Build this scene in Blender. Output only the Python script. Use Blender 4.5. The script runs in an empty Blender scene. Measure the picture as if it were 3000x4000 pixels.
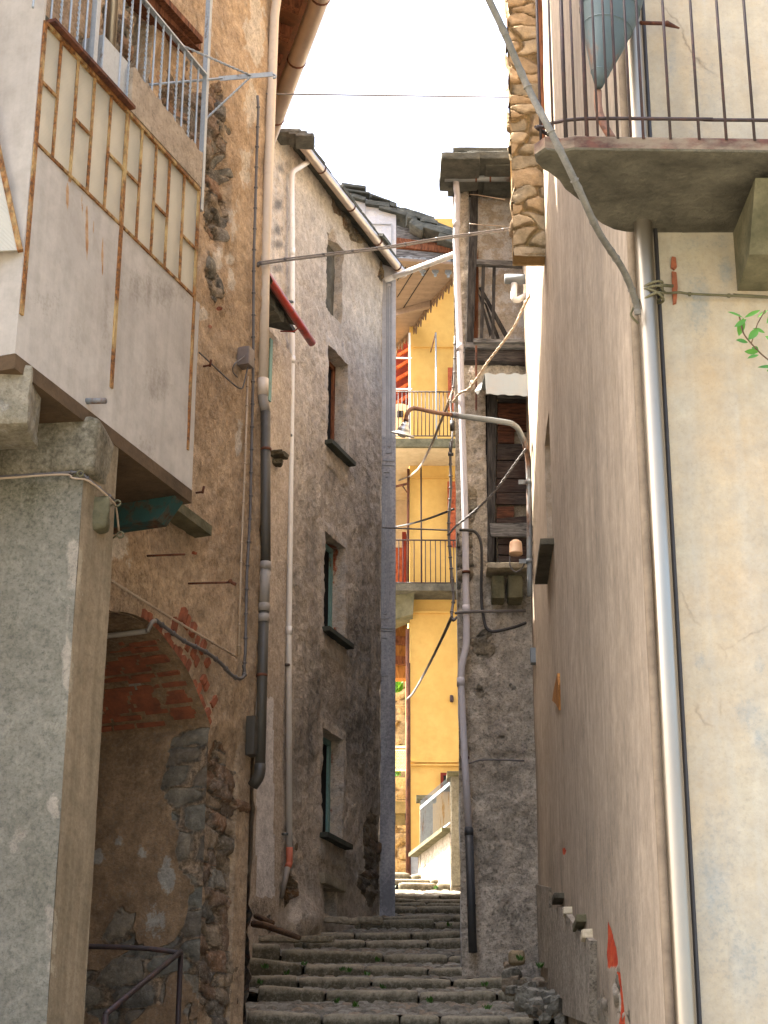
import bpy, bmesh, math, random
import numpy as np
from mathutils import Matrix, Vector

# ---------------------------------------------------------------- camera, sky, sun
SC = bpy.context.scene
COL = SC.collection
F = 7400.0                       # focal length in pixels of the 3000 x 4000 photograph
PITCH = math.radians(21.5); ROLL = math.radians(0.22)
def _cam():
    r0 = np.array([1., 0, 0]); f = np.array([0, math.cos(PITCH), math.sin(PITCH)])
    u0 = np.array([0, -math.sin(PITCH), math.cos(PITCH)])
    r = math.cos(ROLL)*r0 + math.sin(ROLL)*u0
    u = -math.sin(ROLL)*r0 + math.cos(ROLL)*u0
    return r, u, f
CR, CU, CF = _cam()
cd = bpy.data.cameras.new('camera'); cam = bpy.data.objects.new('camera', cd); COL.objects.link(cam)
cam.matrix_world = Matrix(((CR[0], CU[0], -CF[0], 0), (CR[1], CU[1], -CF[1], 0), (CR[2], CU[2], -CF[2], 0), (0, 0, 0, 1)))
cd.sensor_fit = 'VERTICAL'; cd.sensor_height = 36.0; cd.lens = 36.0*F/4000.0
cd.clip_start = 0.05; cd.clip_end = 2000
SC.camera = cam

SUN_AZ = math.radians(-77); SUN_EL = math.radians(56)      # azimuth measured from +Y towards +X
w = bpy.data.worlds.new("World"); SC.world = w; w.use_nodes = True
nt = w.node_tree; nt.nodes.clear()
sky = nt.nodes.new('ShaderNodeTexSky'); sky.sky_type = 'NISHITA'; sky.sun_disc = False
sky.sun_elevation = SUN_EL; sky.sun_rotation = SUN_AZ
sky.air_density = 1.0; sky.dust_density = 9.0; sky.ozone_density = 1.0
bg = nt.nodes.new('ShaderNodeBackground'); bg.inputs[1].default_value = .15
wo = nt.nodes.new('ShaderNodeOutputWorld')
nt.links.new(sky.outputs[0], bg.inputs[0]); nt.links.new(bg.outputs[0], wo.inputs[0])
sl = bpy.data.lights.new('sun', 'SUN'); sl.energy = 4; sl.angle = math.radians(0.5); sl.color = (1, .93, .82)
so = bpy.data.objects.new('sun', sl); COL.objects.link(so)
_d = Vector((math.sin(SUN_AZ)*math.cos(SUN_EL), math.cos(SUN_AZ)*math.cos(SUN_EL), math.sin(SUN_EL)))
so.rotation_euler = _d.to_track_quat('Z', 'Y').to_euler()
SC.view_settings.view_transform = 'Standard'; SC.view_settings.look = 'None'
SC.view_settings.exposure = 2.85; SC.view_settings.gamma = 1.0
SC.cycles.max_bounces = 10; SC.cycles.diffuse_bounces = 7

# ---------------------------------------------------------------- geometry helpers
def S(c, r, x, y):            # a point read in an enlarged 1000-px tile (column, row)
    return (1000*c + x/1.659, 1000*r + y/1.659)
def D(x, y):                  # a point read in the overview
    return (x*1.8083, y*1.8083)
def ray(u, v):
    d = (u-1500)/F*CR + (2000-v)/F*CU + CF
    return d
def atY(p, Y):
    d = ray(*p); return d*(Y/d[1])
def atZ(p, Z):
    d = ray(*p); return d*(Z/d[2])
def proj(P):
    P = np.asarray(P); x = P@CR; y = P@CU; z = P@CF
    return 1500+F*x/z, 2000-F*y/z
def fr(x): return x-np.floor(x)
def hsh(i, j, k=0.): return fr(np.sin(i*127.1+j*311.7+k*74.7+1.3)*43758.5453)
def vnoise(P):
    P = np.asarray(P, float); I = np.floor(P); f = P-I; f = f*f*(3-2*f)
    i, j, k = I[..., 0], I[..., 1], I[..., 2]
    x, y, z = f[..., 0], f[..., 1], f[..., 2]
    def h(a, b, c): return hsh(i+a, j+b, k+c)
    a = h(0,0,0)*(1-x)+h(1,0,0)*x; b = h(0,1,0)*(1-x)+h(1,1,0)*x
    c = h(0,0,1)*(1-x)+h(1,0,1)*x; d = h(0,1,1)*(1-x)+h(1,1,1)*x
    return (a*(1-y)+b*y)*(1-z)+(c*(1-y)+d*y)*z
def fbm(P, sc=1., o=4):
    P = np.asarray(P, float)*sc; s = 0; a = .5; t = 0
    for n in range(o):
        s = s+a*vnoise(P+17.3*n); t += a; a *= .5; P = P*2.07
    return s/t-.5
def sst(a, b, x): t = np.clip((x-a)/(b-a), 0, 1); return t*t*(3-2*t)
def cells(s, z, w_=.3, h_=.14, seed=0):
    """irregular stone courses: nearest and second nearest jittered centre"""
    i0 = np.floor(z/h_)
    b1 = np.full(s.shape, 9.); b2 = b1.copy(); rid = np.zeros(s.shape); rid2 = rid.copy()
    for dj in (-2, -1, 0, 1, 2):
        j = i0+dj
        off = hsh(j, 5.7, seed)
        k0 = np.floor(s/w_-off)
        for di in (-1, 0, 1):
            k = k0+di
            r1 = hsh(k, j, seed+1); r2 = hsh(k, j, seed+2); r3 = hsh(k, j, seed+3)
            cx = (k+off+.2+.6*r1)*w_; cz = (j+.15+.7*r2)*h_
            sc = .75+.5*r3
            dd = np.sqrt(((s-cx)/w_)**2+((z-cz)/h_)**2)/sc
            n1 = dd < b1
            b2 = np.where(n1, b1, np.minimum(b2, dd)); rid = np.where(n1, hsh(k, j, seed+7), rid)
            rid2 = np.where(n1, hsh(k, j, seed+9), rid2); b1 = np.where(n1, dd, b1)
    return b2-b1, rid, rid2, b1

class MB:
    """collects shapes and links them as ONE mesh object"""
    def __init__(s): s.v = []; s.f = []; s.mi = []; s.m = []; s.c = []; s.n = 0; s.sm = []
    def add(s, V, Fc, mi=0, m=None, c=None, smooth=False):
        V = np.asarray(V, float).reshape(-1, 3); n = len(V)
        s.v.append(V); o = s.n
        if isinstance(Fc, np.ndarray): s.f.extend((Fc+o).tolist())
        else: s.f.extend([[i+o for i in f] for f in Fc])
        s.mi.extend([mi]*len(Fc)); s.sm.extend([smooth]*len(Fc))
        s.m.append(np.zeros((n, 4)) if m is None else np.broadcast_to(m, (n, 4)))
        s.c.append(np.zeros((n, 4)) if c is None else np.broadcast_to(c, (n, 4)))
        s.n += n; return s
    def build(s, name, mats, parent=None, label=None, loc=None):
        V = np.concatenate(s.v); me = bpy.data.meshes.new(name)
        if loc is None:
            loc = np.array([(V[:,0].min()+V[:,0].max())/2, (V[:,1].min()+V[:,1].max())/2, V[:,2].min()]) if parent is None else np.zeros(3)
        org = np.asarray(loc) if parent is None else np.asarray(worg(parent))
        me.from_pydata((V-org).tolist(), [], s.f)
        if not isinstance(mats, (list, tuple)): mats = [mats]
        for m_ in mats: me.materials.append(m_)
        me.polygons.foreach_set('material_index', s.mi); me.polygons.foreach_set('use_smooth', s.sm)
        M_ = np.concatenate(s.m)
        if M_.any() or any('wall' in m_.name for m_ in mats):
            for nm, dat in (('m', M_), ('c', np.concatenate(s.c))):
                a = me.color_attributes.new(nm, 'FLOAT_COLOR', 'POINT'); a.data.foreach_set('color', dat.astype(np.float32).ravel())
        me.update()
        o = bpy.data.objects.new(name, me); COL.objects.link(o)
        if parent is None: o.location = org
        else: o.parent = parent
        if label: o['label'] = label
        o['_org'] = [float(x) for x in org]
        return o
    # shapes
    def hexa(s, b, t, mi=0, **k):        # bottom ring of points, top ring of points
        n = len(b); V = list(b)+list(t)
        Fc = [list(range(n))[::-1], list(range(n, 2*n))]+[[i, (i+1) % n, n+(i+1) % n, n+i] for i in range(n)]
        return s.add(V, Fc, mi, **k)
    def box(s, c, ax, ay, az, mi=0, **k):   # centre and three half-axis vectors
        c, ax, ay, az = map(np.asarray, (c, ax, ay, az))
        b = [c-ax-ay-az, c+ax-ay-az, c+ax+ay-az, c-ax+ay-az]; t = [p+2*az for p in b]
        return s.hexa(b, t, mi, **k)
    def bar(s, p, q, w_, h_, up=(0, 0, 1), mi=0, **k):   # rectangular bar
        p, q, up = map(lambda a: np.asarray(a, float), (p, q, up)); d = q-p; L = np.linalg.norm(d); d = d/L
        x = np.cross(d, up); x /= np.linalg.norm(x); y = np.cross(x, d)
        return s.box((p+q)/2, x*w_/2, y*h_/2, d*L/2, mi, **k)
    def prism(s, poly, d, mi=0, **k):
        poly = [np.asarray(p, float) for p in poly]; return s.hexa(poly, [p+np.asarray(d) for p in poly], mi, **k)
    def tube(s, path, r, n=10, mi=0, cap=True, smooth=True, **k):
        P = np.asarray(path, float); m_ = len(P); R = np.full(m_, r) if np.isscalar(r) else np.asarray(r, float)
        T = np.gradient(P, axis=0); T /= np.linalg.norm(T, axis=1)[:, None]+1e-12
        a = np.array([0, 0, 1.]) if abs(T[0][2]) < .9 else np.array([1., 0, 0])
        N = np.cross(T[0], a); N /= np.linalg.norm(N); V = []
        for i in range(m_):
            N = N-T[i]*(N@T[i]); N /= np.linalg.norm(N); B = np.cross(T[i], N)
            for j in range(n):
                t = 2*math.pi*j/n; V.append(P[i]+R[i]*(math.cos(t)*N+math.sin(t)*B))
        Fc = [[i*n+j, i*n+(j+1) % n, (i+1)*n+(j+1) % n, (i+1)*n+j] for i in range(m_-1) for j in range(n)]
        if cap: Fc += [list(range(n))[::-1], list(range((m_-1)*n, m_*n))]
        return s.add(V, Fc, mi, smooth=smooth, **k)
    def rock(s, c, sz, rot=None, r=.3, n=4, amp=.06, seed=0, mi=0, smooth=False, m=None, cc=None):
        """rounded irregular block; rot = 3 axis rows"""
        V = []; Fc = []; idx = {}
        sz = np.asarray(sz, float)/2
        for ax in range(3):
            for sg in (-1, 1):
                for i in range(n):
                    for j in range(n):
                        q = []
                        for a, b in ((i, j), (i+1, j), (i+1, j+1), (i, j+1)):
                            p = [0, 0, 0]; p[ax] = sg*n; p[(ax+1) % 3] = 2*a-n; p[(ax+2) % 3] = 2*b-n; p = tuple(p)
                            if p not in idx: idx[p] = len(V); V.append(p)
                            q.append(idx[p])
                        Fc.append(q if sg > 0 else q[::-1])
        V = np.array(V, float)/n*sz; rr = r*sz.min()
        inn = np.clip(V, -(sz-rr), sz-rr); dd = V-inn; L = np.linalg.norm(dd, axis=1)[:, None]
        V = np.where(L > 1e-9, inn+dd/np.maximum(L, 1e-9)*rr, V)
        nz = np.stack([fbm(V/ max(sz.max(), .05)*2.2+seed*7.1+q*31, 1, 3) for q in range(3)], 1)
        V = V+nz*amp*2*np.minimum(sz, sz.min()*2.2)*2
        if rot is not None: V = V@np.asarray(rot)
        return s.add(V+np.asarray(c), Fc, mi, smooth=smooth, m=m, c=cc)
    def grid(s, fn, nu, nv, mi=0, smooth=True, m=None, c=None, flip=False):
        """fn(a,b) arrays in 0..1 -> (nu*nv,3)"""
        a, b = np.meshgrid(np.linspace(0, 1, nu), np.linspace(0, 1, nv), indexing='ij')
        V = fn(a.ravel(), b.ravel())
        i = np.arange(nu*nv).reshape(nu, nv)
        q = np.stack([i[:-1, :-1], i[1:, :-1], i[1:, 1:], i[:-1, 1:]], -1).reshape(-1, 4)
        if flip: q = q[:, ::-1]
        return s.add(V, q, mi, m=m, c=c, smooth=smooth)
def worg(o):
    return np.array(o['_org']) if '_org' in o else np.array(o.location)
def arc(pts, r=.08, n=5):
    """polyline with its corners rounded"""
    P = [np.asarray(p, float) for p in pts]; out = [P[0]]
    for i in range(1, len(P)-1):
        a = P[i-1]-P[i]; b = P[i+1]-P[i]; la, lb = np.linalg.norm(a), np.linalg.norm(b)
        k = min(r, la*.45, lb*.45); p0 = P[i]+a/la*k; p2 = P[i]+b/lb*k
        for t in np.linspace(0, 1, n): out.append((1-t)**2*p0+2*t*(1-t)*P[i]+t*t*p2)
    out.append(P[-1]); return out
def sag(a, b, d, n=16):
    a, b = np.asarray(a, float), np.asarray(b, float)
    return [a+(b-a)*t-np.array([0, 0, 4*d*t*(1-t)]) for t in np.linspace(0, 1, n)]
def subdiv(pts, n=6):
    """Catmull-Rom"""
    P = [np.asarray(p, float) for p in pts]; P = [2*P[0]-P[1]]+P+[2*P[-1]-P[-2]]; out = []
    for i in range(1, len(P)-2):
        for t in np.arange(n)/n:
            a, b, c, d = P[i-1:i+3]
            out.append(.5*((2*b)+(c-a)*t+(2*a-5*b+4*c-d)*t*t+(3*b-a-3*c+d)*t**3))
    out.append(P[-2]); return out
def thing(name, label, cat, loc, group=None):
    o = bpy.data.objects.new(name, None); COL.objects.link(o); o.location = loc; o.empty_display_size = .2
    o['_org'] = [float(x) for x in loc]
    o['label'] = label; o['category'] = cat
    if group: o['group'] = group
    return o
def tag(o, label, cat, group=None):
    o['label'] = label; o['category'] = cat
    if group: o['group'] = group
    return o
def structure(o): o['kind'] = 'structure'; return o

class Wall:
    """vertical plane through A and B; outward normal to the right of A->B"""
    def __init__(s, A, B):
        s.A = np.array([A[0], A[1], 0.]); d = np.array([B[0]-A[0], B[1]-A[1], 0.]); s.L = np.linalg.norm(d)
        s.t = d/s.L; s.n = np.array([s.t[1], -s.t[0], 0.])
    def at(s, a, z, off=0.): return s.A+s.t*a+s.n*off+np.array([0, 0, z])
    def arr(s, a, z, off):
        return s.A[None]+s.t[None]*a[:, None]+s.n[None]*np.asarray(off)[..., None]*np.ones((len(a), 1))+np.array([0, 0, 1.])[None]*z[:, None]
    def hit(s, p, off=0.):
        d = ray(*p); return d*(((s.A+s.n*off)@s.n)/(d@s.n))
    def sz(s, p, off=0.):
        P = s.hit(p, off); return float((P-s.A)@s.t), float(P[2])
def blobs(u, v, L):
    r = np.zeros(u.shape)
    for x, y, a, b, k in L: r = np.maximum(r, k*np.exp(-(((u-x)/a)**2+((v-y)/b)**2)))
    return r
def inpoly(px, py, poly):
    r = np.zeros(px.shape, bool); n = len(poly)
    for i in range(n):
        x0, y0 = poly[i]; x1, y1 = poly[(i+1) % n]
        c = ((y0 > py) != (y1 > py)) & (px < (x1-x0)*(py-y0)/(y1-y0+1e-12)+x0)
        r ^= c
    return r
def near(px, py, poly):
    """closest point on an open polyline"""
    best = np.full(px.shape, 1e9); bx = px.copy(); by = py.copy()
    for (x0, y0), (x1, y1) in zip(poly[:-1], poly[1:]):
        dx, dy = x1-x0, y1-y0; t = np.clip(((px-x0)*dx+(py-y0)*dy)/(dx*dx+dy*dy), 0, 1)
        qx, qy = x0+t*dx, y0+t*dy; d = np.hypot(px-qx, py-qy); k = d < best
        best = np.where(k, d, best); bx = np.where(k, qx, bx); by = np.where(k, qy, by)
    return best, bx, by
def wallgrid(mb, W, s0, s1, z0, z1, step, masks=None, holes=(), arch=None, amp=.02, stone=(.3, .14), sd=.05, mi=0, seed=0, reveal=.2, rmi=0, edge=0., off0=0., fs=2.2, rg=0., wob=.14):
    """a wall face as a relief: plaster lumps, stones where the mask says so, openings with reveals"""
    ss = [s0, s1]; zs = [z0, z1]
    for h in holes: ss += [h[0], h[1]]; zs += [h[2], h[3]]
    def axis(vals, lo, hi):
        vals = sorted(set(round(x, 5) for x in vals if lo-1e-6 <= x <= hi+1e-6)); out = []
        for a, b in zip(vals[:-1], vals[1:]):
            n = max(1, int(round((b-a)/step))); out += list(np.linspace(a, b, n, endpoint=False))
        return np.array(out+[vals[-1]])
    aS, aZ = axis(ss, s0, s1), axis(zs, z0, z1)
    s_, z_ = np.meshgrid(aS, aZ, indexing='ij'); sh = s_.shape; s_ = s_.ravel(); z_ = z_.ravel()
    kill = np.zeros(s_.shape, bool)
    if arch is not None:
        kill = inpoly(s_, z_, arch['poly']); K = kill.reshape(sh); nb = np.zeros(sh, bool)
        nb[1:] |= ~K[:-1]; nb[:-1] |= ~K[1:]; nb[:, 1:] |= ~K[:, :-1]; nb[:, :-1] |= ~K[:, 1:]
        mv = (K & nb).ravel(); d_, qx, qz = near(s_, z_, arch['curve'])
        s_ = np.where(mv, qx, s_); z_ = np.where(mv, qz, z_); kill &= ~mv
    P0 = W.arr(s_, z_, np.zeros(len(s_))+off0); u, v = proj(P0)
    mk = masks(u, v, s_, z_) if masks else {}
    Z = np.zeros(len(s_)); m = np.stack([mk.get(k, Z) for k in ('stone', 'dark', 'light', 'brick')], 1)
    wn = fbm(P0, 3.1, 3); wn2 = fbm(P0+55, 3.1, 3)
    e, r1, r2, b1 = cells(s_+wn*wob*1.6, z_+wn2*wob*1.1, stone[0], stone[1], seed)
    sm = sst(.42, .6, m[:, 0]+fbm(P0, 2.3, 5)*1.5*(m[:, 0] > .02))
    bulge = sst(.0, .2, e+fbm(P0+7, 9, 3)*.12)
    disp = fbm(P0, fs, 5)*amp*2*(1-.4*sm)+sm*((bulge-.8)*sd*.55+(r2-.5)*sd*.7*bulge+fbm(P0, 7, 4)*sd*1.1+(r1-.5)*(fr(s_*3.7)-.5)*sd*.3)
    if rg: rr_ = fbm(P0, 8, 4); disp = disp+(rr_*.7-np.abs(fbm(P0+31, 13, 3))*1.)*rg*2*(1-.5*sm)
    if 'push' in mk: disp = disp+mk['push']
    P = W.arr(s_, z_, disp+off0)
    if edge:   # ragged far end
        k = sst(s1-.18, s1, s_); P = P+W.t[None]*(k*fbm(P0*np.array([1, 1, 1.]), 3, 4)*edge*2)[:, None]
    c = np.stack([r1, np.clip(e, 0, 1), r2, sm], 1)
    i = np.arange(len(s_)).reshape(sh)
    q = np.stack([i[:-1, :-1], i[1:, :-1], i[1:, 1:], i[:-1, 1:]], -1).reshape(-1, 4)
    keep = ~kill[q].any(1)
    sc = (aS[:-1]+aS[1:])/2; zc = (aZ[:-1]+aZ[1:])/2; SCc, ZCc = np.meshgrid(sc, zc, indexing='ij')
    for h in holes: keep &= ~((SCc > h[0]) & (SCc < h[1]) & (ZCc > h[2]) & (ZCc < h[3])).ravel()
    q = q[keep]
    mb.add(P, q, mi, m=m, c=c, smooth=True)
    # reveals
    Pg = P.reshape(sh+(3,)); mg = m.reshape(sh+(4,)); cg = c.reshape(sh+(4,))
    for h in holes:
        a0, a1 = [int(np.argmin(abs(aS-x))) for x in h[:2]]; b0, b1_ = [int(np.argmin(abs(aZ-x))) for x in h[2:4]]
        dp = h[4] if len(h) > 4 else reveal
        for line, fl in ((([(a0, b) for b in range(b0, b1_+1)]), 0), (([(a1, b) for b in range(b0, b1_+1)]), 1),
                     (([(a, b0) for a in range(a0, a1+1)]), 1), (([(a, b1_) for a in range(a0, a1+1)]), 0)):
            A_ = np.array([Pg[x] for x in line]); nd = 5; V = []; 
            for k in range(nd):
                B_ = A_-W.n*(dp*k/(nd-1)); V.append(B_)
            V = np.array(V); V[1:] += (fbm(V[1:], 6, 3)*.02)[..., None]*W.t
            n = len(line); ii = np.arange(nd*n).reshape(nd, n)
            qq = np.stack([ii[:-1, :-1], ii[1:, :-1], ii[1:, 1:], ii[:-1, 1:]], -1).reshape(-1, 4)
            mm = np.tile([0, 0, .46, 0], (nd*n, 1)).astype(float)
            if len(h) > 5:
                mm[:, 3] = h[5]*sst(.25, .6, np.repeat(np.arange(nd)/(nd-1), n)); mm[:, 3] *= (fbm(V.reshape(-1,3), 6, 2) > -.04)
            mb.add(V.reshape(-1, 3), qq if fl else qq[:, ::-1], rmi, m=mm, c=np.tile([.5, .5, .5, 0], (nd*n, 1)), smooth=True)
    return P
# ---------------------------------------------------------------- materials
def lin(r, g, b):
    f = lambda x: (x/255/12.92) if x/255 <= .04045 else ((x/255+.055)/1.055)**2.4
    return (f(r), f(g), f(b), 1)
class NT:
    def __init__(s, name):
        s.mat = bpy.data.materials.new(name); s.mat.use_nodes = True; s.t = s.mat.node_tree; s.t.nodes.clear()
        s.out = s.t.nodes.new('ShaderNodeOutputMaterial'); s.b = s.t.nodes.new('ShaderNodeBsdfPrincipled')
        s.t.links.new(s.b.outputs[0], s.out.inputs[0]); s.pos = s.t.nodes.new('ShaderNodeNewGeometry').outputs['Position']
    def n(s, ty, **k):
        x = s.t.nodes.new('ShaderNode'+ty)
        for a, b in k.items(): setattr(x, a, b)
        return x
    def put(s, sock, val):
        if isinstance(val, bpy.types.NodeSocket): s.t.links.new(val, sock)
        elif val is not None: sock.default_value = val
    def mapv(s, scale=(1, 1, 1), src=None):
        x = s.n('Mapping'); s.put(x.inputs[0], src or s.pos); x.inputs['Scale'].default_value = scale; return x.outputs[0]
    def noise(s, sc, det=4, rough=.55, scale=(1, 1, 1), dist=0., col=False):
        x = s.n('TexNoise'); x.inputs['Scale'].default_value = sc; x.inputs['Detail'].default_value = det
        x.inputs['Roughness'].default_value = rough; x.inputs['Distortion'].default_value = dist
        s.put(x.inputs['Vector'], s.mapv(scale)); return x.outputs['Color' if col else 'Fac']
    def vor(s, sc, scale=(1, 1, 1), feat='F1', out='Distance', src=None):
        x = s.n('TexVoronoi'); x.feature = feat; x.inputs['Scale'].default_value = sc
        s.put(x.inputs['Vector'], s.mapv(scale, src)); return x.outputs[out]
    def wave(s, sc, scale=(1, 1, 1), dist=0., det=2, dirn='X'):
        x = s.n('TexWave'); x.bands_direction = dirn; x.inputs['Scale'].default_value = sc; x.inputs['Distortion'].default_value = dist
        x.inputs['Detail'].default_value = det; s.put(x.inputs['Vector'], s.mapv(scale)); return x.outputs['Fac']
    def mr(s, v, a, b, c=0., d=1.):
        x = s.n('MapRange'); x.clamp = True
        for i, q in enumerate((v, a, b, c, d)): s.put(x.inputs[i], q)
        return x.outputs[0]
    def math(s, op, a, b=None, c=None):
        x = s.n('Math', operation=op); s.put(x.inputs[0], a)
        if b is not None: s.put(x.inputs[1], b)
        if c is not None: s.put(x.inputs[2], c)
        return x.outputs[0]
    def mix(s, f, a, b, mode='MIX'):
        x = s.n('Mix'); x.data_type = 'RGBA'; x.blend_type = mode
        s.put(x.inputs['Factor'], f); s.put(x.inputs[6], a); s.put(x.inputs[7], b); return x.outputs[2]
    def ramp(s, v, stops):
        x = s.n('ValToRGB'); e = x.color_ramp.elements
        while len(e) < len(stops): e.new(.5)
        for q, (p, c) in zip(e, stops): q.position = p; q.color = c
        s.put(x.inputs[0], v); return x.outputs[0]
    def bump(s, h, st=.5, dist=.02, nrm=None):
        x = s.n('Bump'); x.inputs['Strength'].default_value = st; x.inputs['Distance'].default_value = dist
        s.put(x.inputs['Height'], h); s.put(x.inputs['Normal'], nrm); return x.outputs[0]
    def fin(s, col, rough=.9, nrm=None, metal=0., spec=None):
        s.put(s.b.inputs['Base Color'], col); s.put(s.b.inputs['Roughness'], rough); s.put(s.b.inputs['Metallic'], metal)
        if nrm is not None: s.put(s.b.inputs['Normal'], nrm)
        if spec is not None: s.put(s.b.inputs['Specular IOR Level'], spec)
        return s.mat
def wallmat(name, a, b, dark=(60, 56, 50), light=(214, 204, 196), st=((96, 92, 84), (128, 116, 98), (78, 76, 70), (150, 132, 108)), mortar=None,
            brick=((150, 80, 54), (112, 58, 40), (172, 112, 84)), lump=1., streak=0., sp=.5, grain=38., tex=.5, crack=.0):
    """weathered render over rubble; the point attributes say where stones, darker areas such as algae, paler ones such as fresh render, and bricks are"""
    g = NT('wall_'+name); A = g.n('Attribute', attribute_name='m'); C = g.n('Attribute', attribute_name='c')
    sx = g.n('SeparateColor'); g.put(sx.inputs[0], A.outputs['Color']); stn, drk, lgt = sx.outputs
    brk = A.outputs['Alpha']
    sy = g.n('SeparateColor'); g.put(sy.inputs[0], C.outputs['Color']); r1, ed, r2 = sy.outputs
    sm = C.outputs['Alpha']
    nb = g.noise(1.6, 5, .6); nm = g.noise(7, 5, .65); nf = g.noise(grain, 5, .7); nv = g.noise(3, 4, .6, scale=(3, 3, .35))
    col = g.mix(g.mr(nb, .35, .65), lin(*a), lin(*b))
    col = g.mix(g.mr(nm, .42, .68, 0, .45), col, g.mix(.5, lin(*dark), lin(*b)))
    if streak: col = g.mix(g.mr(g.noise(3.2, 6, .6, scale=(3.4, 3.4, .13)), .4, .72, 0, streak), col, lin(*dark))
    if streak: col = g.mix(g.mr(g.noise(3.6, 6, .6, scale=(4, 4, .2)), .45, .75, 0, streak), col, lin(*light))
    # fresh render and other paler areas
    lf = g.mr(g.math('ADD', lgt, g.math('ADD', g.math('MULTIPLY', g.math('SUBTRACT', nm, .5), 1.3), g.math('MULTIPLY', g.math('SUBTRACT', nf, .5), .5))), .4, .5)
    col = g.mix(lf, col, g.mix(g.mr(nm, .3, .7), lin(*light), lin(*[int(x*.86) for x in light])))
    # dark mask: algae and other darker areas
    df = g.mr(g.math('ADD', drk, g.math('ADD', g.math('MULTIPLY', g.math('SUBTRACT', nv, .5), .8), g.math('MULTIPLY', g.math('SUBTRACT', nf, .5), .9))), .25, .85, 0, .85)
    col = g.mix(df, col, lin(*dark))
    # bricks
    wv = g.n('TexBrick'); g.put(wv.inputs[0], g.mapv((1, 1, 1)))
    bcol = g.ramp(g.noise(9, 3, .5, scale=(.5, .5, 2.5)), [(.35, lin(*brick[1])), (.5, lin(*brick[0])), (.68, lin(*brick[2]))])
    bf = g.mr(g.math('ADD', brk, g.math('MULTIPLY', g.math('SUBTRACT', nm, .5), .6)), .45, .52)
    col = g.mix(bf, col, bcol)
    # stones
    stc = g.ramp(g.math('ADD', g.math('MULTIPLY', r1, .8), g.math('MULTIPLY', nm, .2)), [(i/(len(st)-1)*.8+.1, lin(*x)) for i, x in enumerate(st)])
    stc = g.mix(g.mr(g.noise(14, 6, .7), .3, .7, .0, .5), stc, g.mix(.6, stc, (0.02, .018, .014, 1)))
    mo = lin(*mortar) if mortar else g.mix(.5, lin(*a), lin(*light))
    ef = g.mr(g.math('ADD', ed, g.math('MULTIPLY', g.math('SUBTRACT', nf, .5), .12)), .05, .17)
    stc = g.mix(ef, g.mix(g.mr(nf, .4, .6), mo, g.mix(.6, mo, lin(*dark))), stc)
    stc = g.mix(g.mr(g.math('ADD', drk, g.math('SUBTRACT', nm, .5)), .2, .8, 0, .6), stc, lin(*dark))
    sf = g.mr(g.math('ADD', sm, g.math('MULTIPLY', g.math('SUBTRACT', nm, .5), .3)), .42, .55)
    col = g.mix(sf, col, stc)
    # pits and grit
    if sp:
        nq = g.noise(grain*1.5, 3, .8)
        col = g.mix(g.mr(nf, .51, .62, 0, sp), col, g.mix(.7, col, (.01, .009, .007, 1)))
        col = g.mix(g.mr(nq, .55, .66, 0, sp*.8), col, g.mix(.6, col, (.01, .009, .007, 1)))
        col = g.mix(g.mr(nf, .47, .38, 0, sp*.9), col, g.mix(.55, col, lin(*light)))
    if tex:
        n14 = g.noise(13, 6, .75); n3 = g.noise(2.6, 5, .6)
        vv = g.math('ADD', g.math('MULTIPLY', n14, .55), g.math('ADD', g.math('MULTIPLY', nf, .3), g.math('MULTIPLY', n3, .15)))
        tv = g.mr(vv, .36, .64, 1-.62*tex, 1+.42*tex); cmb = g.n('CombineColor')
        for q_ in range(3): g.put(cmb.inputs[q_], tv)
        col = g.mix(1., col, cmb.outputs[0], 'MULTIPLY')
    if crack:
        v = g.n('TexVoronoi'); v.feature = 'DISTANCE_TO_EDGE'; v.inputs['Scale'].default_value = .9
        mm = g.n('Mix'); mm.data_type = 'VECTOR'; mm.inputs[0].default_value = .16; g.put(mm.inputs[4], g.pos); g.put(mm.inputs[5], g.noise(3, 5, .6, col=True)); g.put(v.inputs['Vector'], mm.outputs[1])
        cf = g.math('MULTIPLY', g.mr(v.outputs[0], 0, .006, 1, 0), g.mr(nb, .5, .6)); col = g.mix(g.math('MULTIPLY', cf, crack), col, lin(70, 55, 42))
    h = g.math('ADD', g.math('MULTIPLY', nf, .35), g.math('MULTIPLY', nm, 1.))
    b1 = g.bump(h, min(1, .7*lump), .03*lump)
    b1 = g.bump(g.noise(grain*2.4, 3, .7), min(1, .6*lump), .006*lump, b1)
    b1 = g.bump(g.math('MULTIPLY', g.math('ADD', ef, g.math('MULTIPLY', g.noise(16, 5, .7), .5)), sf), .7, .03, b1)
    b1 = g.bump(g.math('SUBTRACT', 1, lf), .5, .008, b1)
    return g.fin(col, .93, b1, spec=.2)
def rustmat(name, base, rust=(120, 62, 30), amt=.5, rough=.6, metal=0., sc=9., stretch=(1, 1, .35)):
    g = NT(name); n = g.noise(sc, 6, .65, scale=stretch); n2 = g.noise(sc*4, 4, .6)
    c = g.mix(g.mr(n2, .3, .7, 0, .35), lin(*base), lin(*[int(x*.75) for x in base]))
    f = g.mr(n, .62-.3*amt, .7-.2*amt)
    c = g.mix(f, c, g.mix(g.mr(n2, .35, .65), lin(*rust), lin(*[int(x*.55) for x in rust])))
    return g.fin(c, rough, g.bump(g.math('ADD', n2, f), .35, .004), g.math('MULTIPLY', g.math('SUBTRACT', 1, f), metal) if metal else 0.)
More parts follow.
